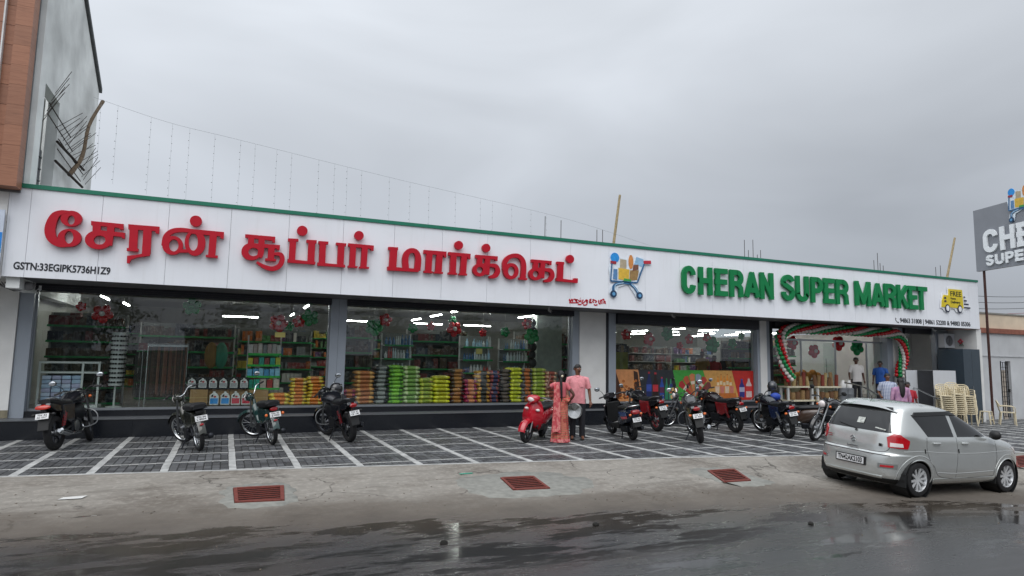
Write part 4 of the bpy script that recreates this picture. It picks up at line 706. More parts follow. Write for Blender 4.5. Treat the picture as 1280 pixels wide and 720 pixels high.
ORD = ['first', 'second', 'third', 'fourth', 'fifth', 'sixth', 'seventh', 'eighth', 'ninth', 'tenth', 'eleventh', 'twelfth', 'thirteenth', 'fourteenth', 'fifteenth', 'sixteenth']
STK = [(2.80, 3.08, .95, ('b83a6a', 'c9743a', '9a2f5a'), 'magenta and orange'), (3.08, 3.56, 1.42, ('c98a4a', 'b56a3a', 'd8a860'), 'orange and tan'), (3.56, 3.95, 1.55, ('22242a', '8a8c88', '1a1c20'), 'black and grey'), (3.96, 4.33, 1.58, ('6fae2f', '86c23c', '4f8f2a'), 'leaf green'), (4.33, 4.77, 1.56, ('9fb87a', '7aa04a', 'c4cf9a'), 'pale green'),
       (4.78, 5.17, 1.24, ('a8b82c', '8fa030', 'c9c94a'), 'olive yellow'), (5.18, 5.63, 1.31, ('d8d01c', 'b8b414', 'e0dc40'), 'bright yellow'), (5.64, 6.03, 1.49, ('2a2420', 'b0783a', '4a3424'), 'black and amber'), (6.06, 6.40, 1.21, ('b8385a', 'd88a5a', '8a2a5a'), 'pink and magenta'), (6.44, 6.78, 1.45, ('d8a83a', '2c2a26', 'c8882a'), 'amber and black'),
       (6.80, 7.07, 1.46, ('8a3a3a', '2a2f5a', 'a8483a'), 'dark red and navy'), (7.07, 7.42, 1.50, ('2a2022', '6a5a50', '1e1a1c'), 'dark brown'), (7.42, 7.77, 1.55, ('d4d41e', 'bcc020', 'e4e040'), 'lemon yellow'), (7.79, 8.10, 1.53, ('7a7a78', 'c06a30', '3a3a3c'), 'grey and orange'), (8.14, 8.53, 1.54, ('b8c040', '98a834', 'd0d470'), 'yellow-green'), (8.54, 8.89, 1.45, ('c88a70', 'a84a3a', 'd8b090'), 'peach and red')]
rg = random.Random(5)
def stack(x0, x1, zt, cols, label, group, y=17.22, hb=.105):
    nb = max(2, round((zt-FL-.045)/hb)); h = (zt-FL-.045)/nb; me = bag_mesh((x1-x0)*1.02, .46, h*1.10, *[pm(c) for c in cols])
    for i in range(nb):
        o = link('goods_bag', me, loc=((x0+x1)/2+rg.uniform(-.022, .022), y+rg.uniform(-.03, .03), FL+.045+h*(i+.45)), rot=(0, rg.uniform(-.045, .045), rg.uniform(-.11, .11)+(pi if i % 2 else 0)))
        tag(o, label % ('topmost' if i == nb-1 else 'lowest' if i == 0 else ORD[i]+' from below'), 'bag', group)
for i, (a, c, zt, cols, nm) in enumerate(STK):
    stack(a, c, zt, cols, nm+' bag, %s in '+'the %s stack of the middle window' % ORD[i], 'bags of stack %s in the middle window' % ORD[i])
for (a, c, zt, nm) in ((1.02, 1.50, .86, 'low left'), (1.51, 1.90, 1.23, 'middle'), (1.91, 2.30, 1.27, 'right')):
    stack(a, c, zt, ('d8b02a', 'd87a2a', 'e0c850'), 'yellow bag, %s in the '+nm+' stack by the first grey pier', 'yellow bags of the %s stack' % nm, hb=.085)
# oil jugs and cartons in the left window
kraft = mat('kraft_board', 'a07f58', .85, var=.12, scale=9); jugw = mat('white_jug', 'd8d8d6', .35); blackc = mat('black_carton', '15161a', .6)
def jug_parts(t, m_lab, w=.16, h=.25, white=True):
    mb = MB(); P_ = [(-w/2, 0), (w/2, 0), (w/2, h*.62), (w*.28, h*.86), (w*.10, h*.9), (w*.10, h), (-w*.12, h), (-w*.16, h*.9), (-w/2, h*.72)]
    MB().prism(P_, 0, .10, lambda u, v, w_: (u, -w_, v)).build('body', jugw, t, bev=.012)
    MB().prism([(-w*.42, h*.1), (w*.42, h*.1), (w*.42, h*.5), (-w*.42, h*.5)], .1005, .104, lambda u, v, w_: (u, -w_, v)).build('label_print', m_lab, t)
    MB().prism([(w*.06+.03*cos(k*pi/6), h*.62+.02*sin(k*pi/6)) for k in range(12)], .1005, .106, lambda u, v, w_: (u, -w_, v)).build('label_oval', mat('jug_red', 'b02030', .5), t)
    MB().prism([(-w*.34, h*.6), (-w*.14, h*.6), (-w*.1, h*.8), (-w*.3, h*.72)], .1005, .103, lambda u, v, w_: (u, -w_, v)).build('grip_hole', blackc, t)
for i, x in enumerate((-.70, -.47, -.245, -.02, .21, .44)):
    t = thing('oil_jug', 'red-labelled white oil jug in a black tray, %s in the upper row' % ORD[i], 'jug', (x, 17.22, .985), group='oil jugs in the upper row')
    jug_parts(t, mat('jug_grey', '9a9a9c', .5), .17, .23); 
    c = thing('black_tray', 'black open carton tray behind the %s jug of the upper row' % ORD[i], 'tray', (x, 17.25, .955), group='black trays of the upper row')
    MB().bx(-.11, .11, .0, .22, 0, .27).build('box', blackc, c); MB().bx(-.11, .11, -.15, 0, 0, .02).build('lip', blackc, c)
for i, (x, lab) in enumerate(((-.15, '2f8ad0'), (.09, '2f8ad0'), (.32, 'c84050'), (.55, 'c84050'))):
    t = thing('oil_jug', ('white jug with blue label, ' if i < 2 else 'white jug with red print, ')+('left one' if i % 2 == 0 else 'right one')+' of its pair in the lower row', 'jug', (x-.05, 17.15, .585), group='oil jugs in the lower row')
    jug_parts(t, mat('jug_'+lab, lab, .5), .2, .32)
def carton(x0, x1, z0, z1, label, y=17.2, d=.4, m=kraft):
    t = thing('carton', label, 'carton', ((x0+x1)/2, y, z0), rg.uniform(-.02, .02), 'brown cartons in the left window'); w = (x1-x0)/2
    MB().bx(-w, w, 0, d, 0, z1-z0).build('box', m, t, bev=.006); MB().bx(-w*.98, w*.98, -.002, -.0005, (z1-z0)*.48, (z1-z0)*.52).build('tape', mat('parcel_tape', 'b59a6a', .3), t)
carton(-.72, -.34, .57, .95, 'plain brown carton at the left end of the jug display', 17.05)
carton(-.33, .12, .57, .95, 'brown carton behind the blue-labelled jugs', 17.2); carton(.13, .56, .57, .95, 'brown carton behind the red-printed jugs', 17.2)
carton(.57, 1.0, .57, .93, 'brown printed carton under the toiletries shelf', 17.05)
# toiletries shelf unit
tr_ = thing('toiletries_shelf', 'tall shelf of colourful toiletries with green edges behind the left window', 'shelf', (.5, 17.5, FL))
for s_ in (0, .78): MB().bx(s_-.015, s_+.015, .3, .33, 0, 1.75).build('upright', metal_w, tr_)
for z in (.42, .72, 1.0, 1.28):
    s = MB().bx(0, .78, 0, .3, z-.02, z).build('shelf', metal_w, tr_); MB().bx(-.005, .785, -.012, -.001, z-.03, z+.02).build('edge_strip', mat('bright_green_edge', '2fb54a', .4), s)
TOI = {.42: (['2fb8a0', '2fb8a0', 'c8b8b0', 'a83a3a', 'c8c0b8'], .24), .72: (['6fb4d8', '5aa0d0', '8cc4e0', '4f98c8', '7ab8dc', '90c8e0'], .2), 1.0: (['c8c040', '8a3a2a', '2f9a8a', '8a3f3a', '35a090', 'b8b840'], .2), 1.28: (['c8c0c0', 'a89a98', 'd0c4c0', '8a8a8c', 'c0a8a8', 'b8b0b0', 'd0ccc8'], .26)}
for z, (cs, h) in TOI.items():
    w = .78/len(cs)
    for i, c in enumerate(cs):
        o = MB().bx(w*.06, w*.94, 0, .2, 0, h*(.92+.08*((i*7) % 3)/2)).build('toiletry_pack', mat('pack_'+c, c, .4, var=.2, scale=20), None, bev=.012, loc=(.5+w*i, 17.53, FL+z+.001))
        lev = {.42: 'bottom', .72: 'third', 1.0: 'second', 1.28: 'top'}[z]
        tag(o, 'toiletry pack on the %s level of the toiletries shelf, %s from the left' % (lev, ORD[i]), 'pack', 'toiletry packs')
# glass display counter with folded cloth
dc = thing('display_counter', 'glass display counter with pale blue folded stock at the left window end', 'counter', (-3.72, 17.15, FL))
for z0, z1 in ((.02, .08), (.78, .82), (1.0, 1.04)): MB().bx(0, 1.15, 0, .5, z0, z1).build('shelf', metal_w, dc)
for x_ in (0, .80, 1.11): MB().bx(x_, x_+.04, -.002, .04, .083, 1.0).build('post', metal_w, dc)
MB().bx(.045, 1.105, .01, .016, .823, .998).build('pane', glass, dc)
for c_ in range(4):
    for r_2 in range(7):
        o = MB().box((0, 0, 0), (.17, .3, .085)).build('folded_cloth', mat('cloth_'+('a9bdd6', '9fb2cc', 'b8c2d8', 'a8a8c4')[(c_+r_2) % 4], ('a9bdd6', '9fb2cc', 'b8c2d8', 'a8a8c4')[(c_+r_2) % 4], .8), None, bev=.015, loc=(-3.57+.185*c_, 17.36, FL+.13+.093*r_2))
        tag(o, 'pale blue folded shirt, %s from below in column %s of the display counter' % (ORD[r_2], ORD[c_]), 'shirt', 'folded shirts column %s' % ORD[c_])
# sunglasses stand
sg = thing('sunglasses_stand', 'tall white pole display covered in dark sunglasses', 'display stand', (-2.3, 17.5, FL))
MB().lathe([(.16, .0), (.16, .03), (.02, .04), (.02, .5)], (0, 0, 0)).build('base', metal_w, sg); MB().lathe([(.14, .5), (.14, 1.72)], (0, 0, 0), n=16).build('drum', metal_w, sg)
lens = mat('dark_lens', '101216', .1)
for r_2 in range(11):
    for a in range(8):
        an = a*pi/4+.2; mb = MB()
        for s in (-.035, .035): mb.ell((.155*cos(an)-s*sin(an), .155*sin(an)+s*cos(an), .58+.105*r_2), (.03, .03, .022), 8, 5)
        mb.build('sunglasses', lens, sg, True)
# belt rail
br = thing('belt_rail', 'metal rail of hanging dark brown belts behind the left window', 'rail', (-1.68, 17.4, FL))
for x_ in (0, .83): MB().tube([(x_, 0, 0), (x_, 0, 1.48)], .014).build('upright', steel, br)
MB().tube([(0, 0, 1.48), (.83, 0, 1.48)], .014).build('crossbar', steel, br)
for i in range(26):
    c = rg.choice(['2a1c16', '3f2a20', '1c1a1a', '5a3426', '33221a', '6a4a3a']); L_ = rg.uniform(1.0, 1.2)
    MB().bx(-.014, .014, -.003, .003, -L_, 0).build('belt', mat('leather_'+c, c, .45), br, loc=(.03+.031*i, rg.uniform(-.03, .03), 1.45))
    MB().bx(-.018, .018, -.006, .006, -.05, .0).build('buckle', steel, br, loc=(.03+.031*i, -.035, 1.46))
sl = thing('belt_rail', 'narrow rail of belts left of the wide belt rail', 'rail', (-1.95, 17.7, FL))
for i in range(7): MB().bx(-.014, .014, -.003, .003, -1.05, 0).build('belt', mat('leather_1c1a1a', '1c1a1a', .45), sl, loc=(.04*i, 0, 1.3))
MB().tube([(0, 0, 1.32), (.28, 0, 1.32)], .012).build('crossbar', steel, sl); MB().tube([(.14, 0, 0), (.14, 0, 1.32)], .012).build('upright', steel, sl)
# bags and cloth beyond
for x_, c, nm in ((-.35, '8a6a3a', 'tan'), (-.12, '3a8a70', 'teal')):
    tag(MB().ell((0, 0, 0), (.16, .1, .34), 12, 8).build('hanging_garment', mat('garment_'+c, c, .8, bump=.5), None, True, loc=(x_, 18.4, 1.75)), nm+' garment hung behind the oil jugs', 'garment')
pc = thing('price_card', 'small pale yellow card stuck inside the left window', 'card', (1.18, 16.84, 2.28)); MB().bx(-.12, .12, -.003, 0, -.06, .06).build('sheet', mat('card_yellow', 'c8c070', .6), pc)
pc = thing('price_card', 'small yellow card hung among the bottles of the middle window', 'card', (7.02, 18.5, 2.0)); MB().bx(-.1, .1, -.003, 0, -.08, .08).build('sheet', mat('card_yellow', 'c8c070', .6), pc)
# balloon flowers
red_b = mat('red_balloon', 'c01824', .22, coat=.3, var=.06); green_b = mat('green_balloon', '0b8a4c', .22, coat=.3, var=.06); white_b = mat('white_balloon', 'cfc9c4', .25, coat=.3, var=.06)
BAL = [('r',-3.12,2.82,.11),('r',-2.69,2.67,.22),('g',-.83,2.93,.21),('r',1.18,2.6,.23),('r',1.68,2.66,.16),('g',1.95,2.77,.22),('g',1.45,2.52,.12),('g',3.63,2.58,.24),('r',3.93,2.79,.18),('g',4.7,2.6,.14),('r',5.22,2.66,.12),('r',5.91,2.61,.22),('g',5.85,2.86,.12),('g',7.49,2.58,.15),('r',8.19,2.84,.16),('g',8.36,2.48,.24),('r',6.79,2.53,.12),('r',11.7,2.63,.18),('r',12.59,2.51,.22),('g',13.32,2.71,.23),('r',13.81,2.33,.13),('r',14.21,2.55,.17),('r',14.95,2.63,.17),('g',15.18,2.39,.28),('g',16.06,2.46,.18),('g',16.46,2.73,.14),('r',18.86,2.55,.25),('r',19.92,2.27,.25),('r',21.2,2.59,.28),('g',22.2,2.46,.3)]
bw = ['left window', 'middle window', 'poster window', 'entrance']; cnt = {}
for c, x, z, r in BAL:
    wi = 0 if x < 2.5 else 1 if x < 9.5 else 2 if x < 16.5 else 3; key = (c, wi); cnt[key] = cnt.get(key, 0)+1
    t = thing('balloon_flower', '%s balloon flower hanging in the %s, %s %s one from the left' % (('small ' if r < .15 else 'large ')+('red' if c == 'r' else 'green'), bw[wi], ORD[cnt[key]-1], 'red' if c == 'r' else 'green'), 'balloons', (x, 17.62, z), group='balloon flowers')
    for k in range(5):
        a = k*2*pi/5+x; MB().ell((0, 0, 0), (r*.46, r*.42, r*.50), 10, 8).build('balloon', red_b if c == 'r' else green_b, t, True, loc=(r*.56*cos(a), 0, r*.56*sin(a)), rot=(0, pi/2-a, 0))
    MB().ell((0, -.35*r, 0), r*.28, 10, 8).build('balloon', white_b if c == 'r' and r > .15 else green_b if c == 'g' else red_b, t, True)
    MB().tube([(0, 0, r*.5), (0, 0, 3.72-z)], .003, 4).build('string', white_b, t)
# balloon arch at the entrance
ar = thing('balloon_arch', 'red, green and white spiral balloon arch framing the shop entrance', 'balloon arch', (17, 16.35, 0))
path = spline([(17.42, 1.2), (17.12, 1.75), (16.97, 2.4), (17.02, 2.78), (17.5, 2.96), (18.5, 2.99), (20.2, 3.0), (22.0, 2.97), (22.75, 2.92), (23.05, 2.6), (23.05, 2.1), (22.85, 1.7), (22.72, 1.35)], 30)
bme = [MB().ell((0, 0, 0), (.070, .070, .080), 10, 7).mesh('balloon', m, True) for m in (red_b, green_b, white_b)]
acc = 0; k = 0; last = path[0]; rest = MB()
for p in path[1:]:
    acc += math.dist(p, last); tx, tz = p[0]-last[0], p[1]-last[1]; last = p
    if acc < .122: continue
    acc = 0; h = math.hypot(tx, tz); nx, nz = -tz/h, tx/h
    for q in range(6):
        a = q*pi/3+k*.24; d = .122; c_ = (p[0]-17+nx*d*cos(a), d*sin(a), p[1]+nz*d*cos(a))
        if sin(a) < .26: link('balloon', bme[q % 3], ar, loc=c_, rot=(a, k*.7, 0))
        else: rest.mi(q % 3).ell(c_, .072, 8, 6)
    k += 1
tag(rest.build('rear_balloons', [red_b, green_b, white_b], ar, True), kind='stuff')
# entrance goods
wicker = mat('straw', '8a6f4a', .9, var=.35, scale=30, bump=.5); wick2 = mat('brown_coir', '6a4c34', .9, var=.35, scale=30, bump=.5)
for j, (x, y, nm) in enumerate(((17.35, 16.45, 'left'), (18.6, 16.35, 'right'))):
    t = thing('display_table', 'white framed display table at the %s of the entrance goods' % nm, 'table', (x, y, .39), group='entrance display tables')
    for sx in (0, 1.1):
        for sy in (0, .3): MB().bx(sx-.03, sx+.03, sy-.03, sy+.03, 0, .62).build('leg', metal_w, t)
    for z in (.14, .60): MB().bx(-.06, 1.16, -.06, .36, z, z+.05).build('board', mat('cream_board', 'cfc8b0', .7), t)
    for i in range(7):
        o = MB().lathe([(.065, 0), (.07, .1), (.068, .42), (.05, .44)], (0, 0, 0), n=10).build('mat_roll', (wicker, wick2, mat('pale_rush', 'a89468', .9, var=.3, scale=30), mat('red_jute', '7a3a30', .9, var=.3, scale=30))[(i*3+j) % 4], None, True, loc=(x+.05+.165*i, y+.12+.05*(i % 2), .39+.652))
        o.scale = (rg.uniform(.7, 1.15), rg.uniform(.7, 1.1), rg.uniform(.62, 1.12)); o.rotation_euler = (rg.uniform(-.1, .1), rg.uniform(-.12, .12), 0)
        tag(o, 'rolled straw mat standing on the %s display table, %s from the left' % (nm, ORD[i]), 'mat roll', 'mat rolls at the entrance')
    for i in range(5):
        o = MB().lathe([(.08, 0), (.1, .06), (.1, .3), (.08, .34)], (0, 0, 0), n=10).build('straw_basket', wicker if (i+j) % 2 else wick2, None, True, loc=(x+.1+.22*i, y+.12, .39+.192))
        o.scale = (1, 1, rg.uniform(.6, 1.05))
        tag(o, 'straw basket on the lower board of the %s display table, %s from the left' % (nm, ORD[i]), 'basket', 'straw baskets at the entrance')
tag(MB().bx(-.12, .12, -.06, .06, 0, .62).build('red_carton', mat('red_print', 'a81f2c', .5, var=.4, scale=30), None, bev=.01, loc=(18.42, 16.75, FL)), 'upright red printed carton between the mat rolls', 'carton')
for i, x in enumerate((19.75, 20.05)):
    t = thing('steel_drum', 'grey ribbed drum with white lid at the entrance, %s one' % ('left', 'right')[i], 'drum', (x, 16.3, .392), group='grey drums')
    MB().lathe([(.15, 0), (.16, .02), (.16, .16), (.167, .18), (.16, .2), (.16, .36), (.167, .38), (.16, .4), (.16, .56), (.12, .6)], (0, 0, 0), n=20).build('body', mat('grey_drum', '74787c', .4, .3), t, True); MB().lathe([(.1, .6), (.11, .72), (.06, .8), (.06, .86)], (0, 0, 0), n=16).build('lid', jugw, t, True)
for i in range(5):
    tag(MB().ell((0, 0, .16), (.17, .14, .17), 10, 8).build('orange_bag', mat('orange_net', 'b8761f', .7, bump=.4), None, True, loc=(20.9+.27*i, 19.3, FL+.62+.1*(i % 2))), 'orange net bag on the counter inside the entrance, %s from the left' % ORD[i], 'bag', 'orange bags inside the entrance')
cb = thing('checkout_counter', 'cream checkout counter inside the entrance', 'counter', (20.8, 19.0, FL)); MB().bx(0, 1.6, 0, .6, 0, .6).build('cabinet', mat('cream_laminate', 'b8ae94', .5), cb); MB().bx(-.03, 1.63, -.03, .63, .601, .64).build('top', wick2, cb)
# steel handrails on the entrance steps
for x, y0, nm in ((19.6, 14.6, 'left'), (22.3, 14.7, 'right')):
    t = thing('handrail', 'steel handrail sloping down at the %s of the entrance steps' % nm, 'handrail', (x, y0, zpark(x)), group='entrance handrails')
    MB().tube(spline([(0, 1.5, 1.32), (0, .9, 1.25), (0, .1, .92), (0, -.05, .9)], 4), .024).build('rail', steel, t, True); MB().ell((0, -.06, .9), .04, 10, 8).build('end_ball', steel, t, True)
    for yy, zz in ((.1, .92), (.85, 1.22)): MB().tube([(0, yy, 0), (0, yy, zz)], .018).build('post', steel, t)
st = thing('entrance_steps', 'grey granite steps up to the shop entrance', 'steps', (20.9, 16.08, zpark(20)))
for i in range(2): MB().bx(-1.4, 1.4, -.66+.33*i, -.33+.33*i-.002, -.1, .16*(i+1)).build('step', gran_top, st)
# ---------------------------------------------------------------- sign lettering on the fascia
red_a = mat('red_acrylic', 'b50d26', .5, var=.04, coat=.0, spec=.3); red_s = mat('red_return', '7d1020', .5)
green_a = mat('green_acrylic', '0a7a45', .5, var=.04, spec=.3)
white_a = mat('white_acrylic', 'eceff2', .35, var=.03)
def fas(Y): return lambda u, v, w: (u, Y-w, v)
def letter(shapes, name, m, parent, depth=.09, gap=.03, M=fas(YFA)):
    mb = MB(); d = depth
    for i, s in enumerate(shapes):
        dd = gap+d+.0012*i
        if s[0] == 'P': mb.prism(s[1], gap, dd, M)
        elif s[0] == 'S': mb.ribbon(s[1], s[2], gap, dd, M, 5)
        elif s[0] == 'R': mb.strip(s[1], s[2], gap, dd, M, True)
        elif s[0] == 'O':
            mb.prism([(s[1]+s[3]*cos(t*pi/14), s[2]+s[4]*sin(t*pi/14)) for t in range(28)], gap, dd, M)
    return mb.build(name, m, parent)
def sign_root(name, label, cat, loc): return thing(name, label, cat, loc)
ts = sign_root('tamil_sign', 'large raised red Tamil letters on the white fascia', 'sign', (0, 0, 0))
for g in TAMIL: letter(g, 'letter', red_a, ts)
tsm = sign_root('small_tamil_lettering', 'small thin red Tamil place name beside the trolley emblem', 'lettering', (0, 0, 0))
for st in TAMSMALL: MB().ribbon(st, .034, .002, .008, fas(YFA), 3).build('stroke', red_a, tsm)
# block capitals as strokes in a unit box
def arc(cx, cy, rx, ry, a0, a1, k=10): return [(cx+rx*cos(RD(a0+(a1-a0)*i/k)), cy+ry*sin(RD(a0+(a1-a0)*i/k))) for i in range(k+1)]
CAPS = {'C': [arc(.5, .72, .5, .28, 0, 180)+arc(.5, .28, .5, .28, 180, 360)], 'H': [[(0, 0), (0, 1)], [(1, 0), (1, 1)], [(0, .52), (1, .52)]], 'E': [[(0, 0), (0, 1)], [(-.1, 1), (1, 1)], [(-.1, .52), (.9, .52)], [(-.1, 0), (1, 0)]],
 'R': [[(0, 0), (0, 1)], [(0, 1), (.5, 1)]+arc(.55, .75, .45, .25, 90, -90)+[(0, .5)], [(.6, .5), (.95, .3), (1, -.11)]], 'A': [[(0, 0), (.5, 1)], [(1, 0), (.5, 1)], [(.2, .25), (.8, .25)]], 'N': [[(0, 0), (0, 1)], [(1, 0), (1, 1)], [(0, 1), (1, 0)]],
 'S': [arc(.5, .76, .5, .24, 10, 200)+arc(.5, .25, .5, .25, 50, -190)], 'U': [[(0, 1.11), (0, .3)]+arc(.5, .28, .5, .28, 180, 360)+[(1, 1.11)]], 'P': [[(0, 0), (0, 1)], [(0, 1), (.5, 1)]+arc(.55, .73, .45, .27, 90, -90)+[(0, .46)]],
 'M': [[(0, 0), (0, 1)], [(1, 0), (1, 1)], [(0, 1), (.5, .05)], [(1, 1), (.5, .05)]], 'K': [[(0, 0), (0, 1)], [(1, 1), (.1, .4)], [(.35, .58), (1, 0)]], 'T': [[(.5, 0), (.5, 1)], [(-.1, 1), (1.1, 1)]], 'F': [[(0, 0), (0, 1)], [(-.1, 1), (1, 1)], [(-.1, .52), (.85, .52)]]}
def cap_letter(c, x0, x1, z0, z1, t, m, parent, M, depth=.08, gap=.03):
    mb = MB(); h = t/2
    for i, st in enumerate(CAPS[c]):
        P_ = [(x0+h+p[0]*(x1-x0-t), z0+h+p[1]*(z1-z0-t)) for p in st]
        # butt ends reach the box edge
        if len(P_) == 2:
            (a, b_), (c_, d_) = P_; L_ = math.hypot(c_-a, d_-b_); e = h/L_ if abs(a-c_) < .02 or abs(b_-d_) < .02 else h*.6/L_
            P_ = [(a-(c_-a)*e, b_-(d_-b_)*e), (c_+(c_-a)*e, d_+(d_-b_)*e)]
        mb.ribbon(P_, t, gap, gap+depth+.0012*i, M, 3 if len(P_) > 12 else 1)
    return mb.build('letter', m, parent)
es = sign_root('english_sign', 'raised green capital letters reading CHERAN SUPER MARKET on the fascia', 'sign', (0, 0, 0))
for c, a, d in LATIN: cap_letter(c, a, d, 3.77, 4.60, .155, green_a, es, fas(YFA))
# flat vinyl lettering
black_v = mat('black_vinyl', '20242c', .5)
def vinyl(s, x0, x1, z, size, label, Y=YFA, bold=.006):
    me = text_mesh('vinyl_lettering', s, size, black_v, .002, x1-x0, bold)
    o = link('vinyl_lettering', me, loc=(x0, Y-.004, z), rot=FRONT); return tag(o, label, 'lettering')
vinyl('GSTN:33EGIPK5736H1Z9', -3.88, -2.26, 3.36, .2, 'small black tax number lettering at the lower left of the fascia')
vinyl('94863 31808 | 94861 52200 & 94883 05306', 21.45, 25.32, 3.29, .22, 'small black phone number row under the delivery van emblem')
mb = MB(); mb.ribbon([(21.25, 3.44), (21.24, 3.36), (21.33, 3.29), (21.39, 3.29)], [.05, .03, .03, .05], .001, .005, fas(YFA), 4)
tag(mb.build('phone_symbol', black_v), 'tiny black telephone handset symbol before the phone numbers', 'symbol')
# shopping trolley emblem
def trolley(parent, M, S=1.0):
    em = lambda nm, c: mat('emblem_'+nm, c, .4, var=.15, scale=14)
    back = [(-.42, .66), (-.38, .82), (-.22, .86), (-.12, .74), (.1, .70), (.2, .84), (.3, .84), (.38, .76), (.62, .80), (.95, .72), (.94, .60), (.68, .58), (.52, .30), (.48, .10), (.44, .02), (.66, -.26), (.62, -.42), (.46, -.42), (.38, -.28), (.16, .0), (-.16, -.1), (-.22, -.34), (-.36, -.40), (-.46, -.28), (-.40, -.08), (-.2, .02), (-.42, .08), (-.48, .4)]
    sc = lambda P_: [(p[0]*S, p[1]*S) for p in P_]
    MB().prism(sc(back), .02, .03, M).build('backing', em('backing', 'dfe9f2'), parent)
    def pl(nm, c, P_, d): MB().prism(sc(P_), .0305, .0305+d, M).build(nm, em(nm+c, c), parent)
    pl('ball', '2490dc', [( -.28+.14*cos(t*pi/8), .72+.14*sin(t*pi/8)) for t in range(16)], .012)
    pl('packet', 'b3a58c', [(-.12, .40), (.1, .38), (.1, .68), (-.1, .70)], .008)
    pl('packet', 'd9b240', [(-.16, .12), (.18, .10), (.2, .42), (-.16, .44)], .010)
    pl('packet', '9a7b4c', [(.2, .1), (.46, .14), (.52, .42), (.22, .4)], .009)
    pl('bread', 'd28a4a', [(.2+.08*cos(t*pi/8)+.05, .64+.2*sin(t*pi/8)) for t in range(16)], .013)
    pl('packet', '7d5140', [(.3, .38), (.5, .44), (.5, .58), (.34, .56)], .014)
    pl('crate', '8fb8d8', [(.36, .58), (.66, .52), (.68, .74), (.44, .80)], .007)
    pl('leaf', '3f9a4c', [(0, .08), (.26, .06), (.24, .14), (.02, .16)], .015)
    pl('bottle', 'a02a34', [(-.42, .54), (-.24, .54), (-.24, .62), (-.42, .62)], .016)
    pl('bottle', '5b87b5', [(-.34, .12), (-.2, .1), (-.2, .4), (-.32, .4)], .011)
    fr = em('frame', '33648f'); fl = em('shine', 'a9cbe4')
    for P_, w in (([(-.42, .06), (.44, .06)], .04), ([(-.38, .56), (-.42, .06)], .03), ([(.70, .62), (.46, .06)], .035), ([(-.34, -.24), (-.3, -.06), (-.02, .03), (.22, .02)], .07), ([(.2, .03), (.36, -.08), (.52, -.28)], .07)):
        MB().ribbon(sc(P_), w*S, .031, .052, M, 4).build('frame_bar', fr, parent)
    for P_, w in (([(-.30, -.18), (-.26, -.04), (0, .03)], .022), ([(.26, .01), (.38, -.1), (.5, -.24)], .022)):
        MB().ribbon(sc(P_), w*S, .053, .056, M, 4).build('frame_shine', fl, parent)
    MB().ribbon(sc([(.68, .66), (.92, .68)]), .09*S, .031, .058, M, 1).build('handle', em('handle', 'c02a3c'), parent)
    for cx in (-.33, .53):
        MB().prism([((cx+.1*cos(t*pi/10))*S, (-.3+.1*sin(t*pi/10))*S) for t in range(20)], .031, .06, M).build('wheel', em('wheel', '1e3c5c'), parent)
        MB().prism([((cx+.05*cos(t*pi/10))*S, (-.3+.05*sin(t*pi/10))*S) for t in range(20)], .0605, .066, M).build('hub', em('hub', '5f9bc8'), parent)
te = thing('trolley_emblem', 'raised shopping trolley emblem full of groceries between the two signs', 'emblem', (10.05, YFA, 3.93))
trolley(te, lambda u, v, w: (u, -w, v))
# delivery van emblem
ve = thing('van_emblem', 'raised yellow delivery van emblem with FREE lettering at the fascia right end', 'emblem', (24.3, YFA, 3.9))
Mv = lambda u, v, w: (u, -w, v)
yel = mat('emblem_yellow', 'd9c21c', .4); navy = mat('emblem_navy', '1d2140', .4)
MB().prism([(-.70, 0), (-.66, .30), (-.54, .54), (-.26, .54), (-.26, .78), (.62, .78), (.66, .2), (1.04, .16), (1.0, .06), (.70, .0), (.6, -.12), (.2, -.12), (.1, 0), (-.1, 0), (-.2, -.12), (-.46, -.12), (-.56, -.02)], .02, .035, Mv).build('backing', white_a, ve)
MB().prism([(-.64, .04), (-.6, .28), (-.5, .48), (-.22, .48), (-.2, .72), (.56, .72), (.60, .04)], .036, .06, Mv).build('van_body', yel, ve)
for y0 in (.34, .22): MB().prism([(-.50, y0), (-.38, y0), (-.38, y0+.07), (-.48, y0+.07)], .0605, .066, Mv).build('window', navy, ve)
for cx in (-.33, .37):
    MB().prism([(cx+.13*cos(t*pi/12), .0+.15*sin(t*pi/12)) for t in range(24)], .0605, .07, Mv).build('wheel', navy, ve)
    MB().prism([(cx+.085*cos(t*pi/12), .0+.1*sin(t*pi/12)) for t in range(24)], .0705, .075, Mv).build('hub', white_a, ve)
for i in range(4): MB().ribbon([(.66, .46-.13*i), (.74+.09*i, .46-.13*i)], .05, .036, .046, Mv, 1).build('speed_line', navy, ve)
for s, z, h, w in (('FREE', .46, .26, .62), ('Home', .34, .1, .3), ('Delivery', .2, .13, .55)):
    link('lettering', text_mesh('lettering', s, h, mat('emblem_ink', '27300f', .5), .002, w, .004), ve, loc=(-.13, -.062, z), rot=FRONT)
# angled roadside board on a post, right
bd = thing('roadside_signboard', 'dark grey roadside board with white letters and trolley emblem on a thin post', 'signboard', (26.55, 15.6, -.25), RD(-107))
# local x runs along the board (towards the road), local y is depth, face is local +y... faces the approaching street
grey_b = mat('grey_board', '84878e', .45, var=.06, scale=1.5)
MB().bx(-.05, 5.2, -.06, .06, 5.72, 8.12).build('board', grey_b, bd)

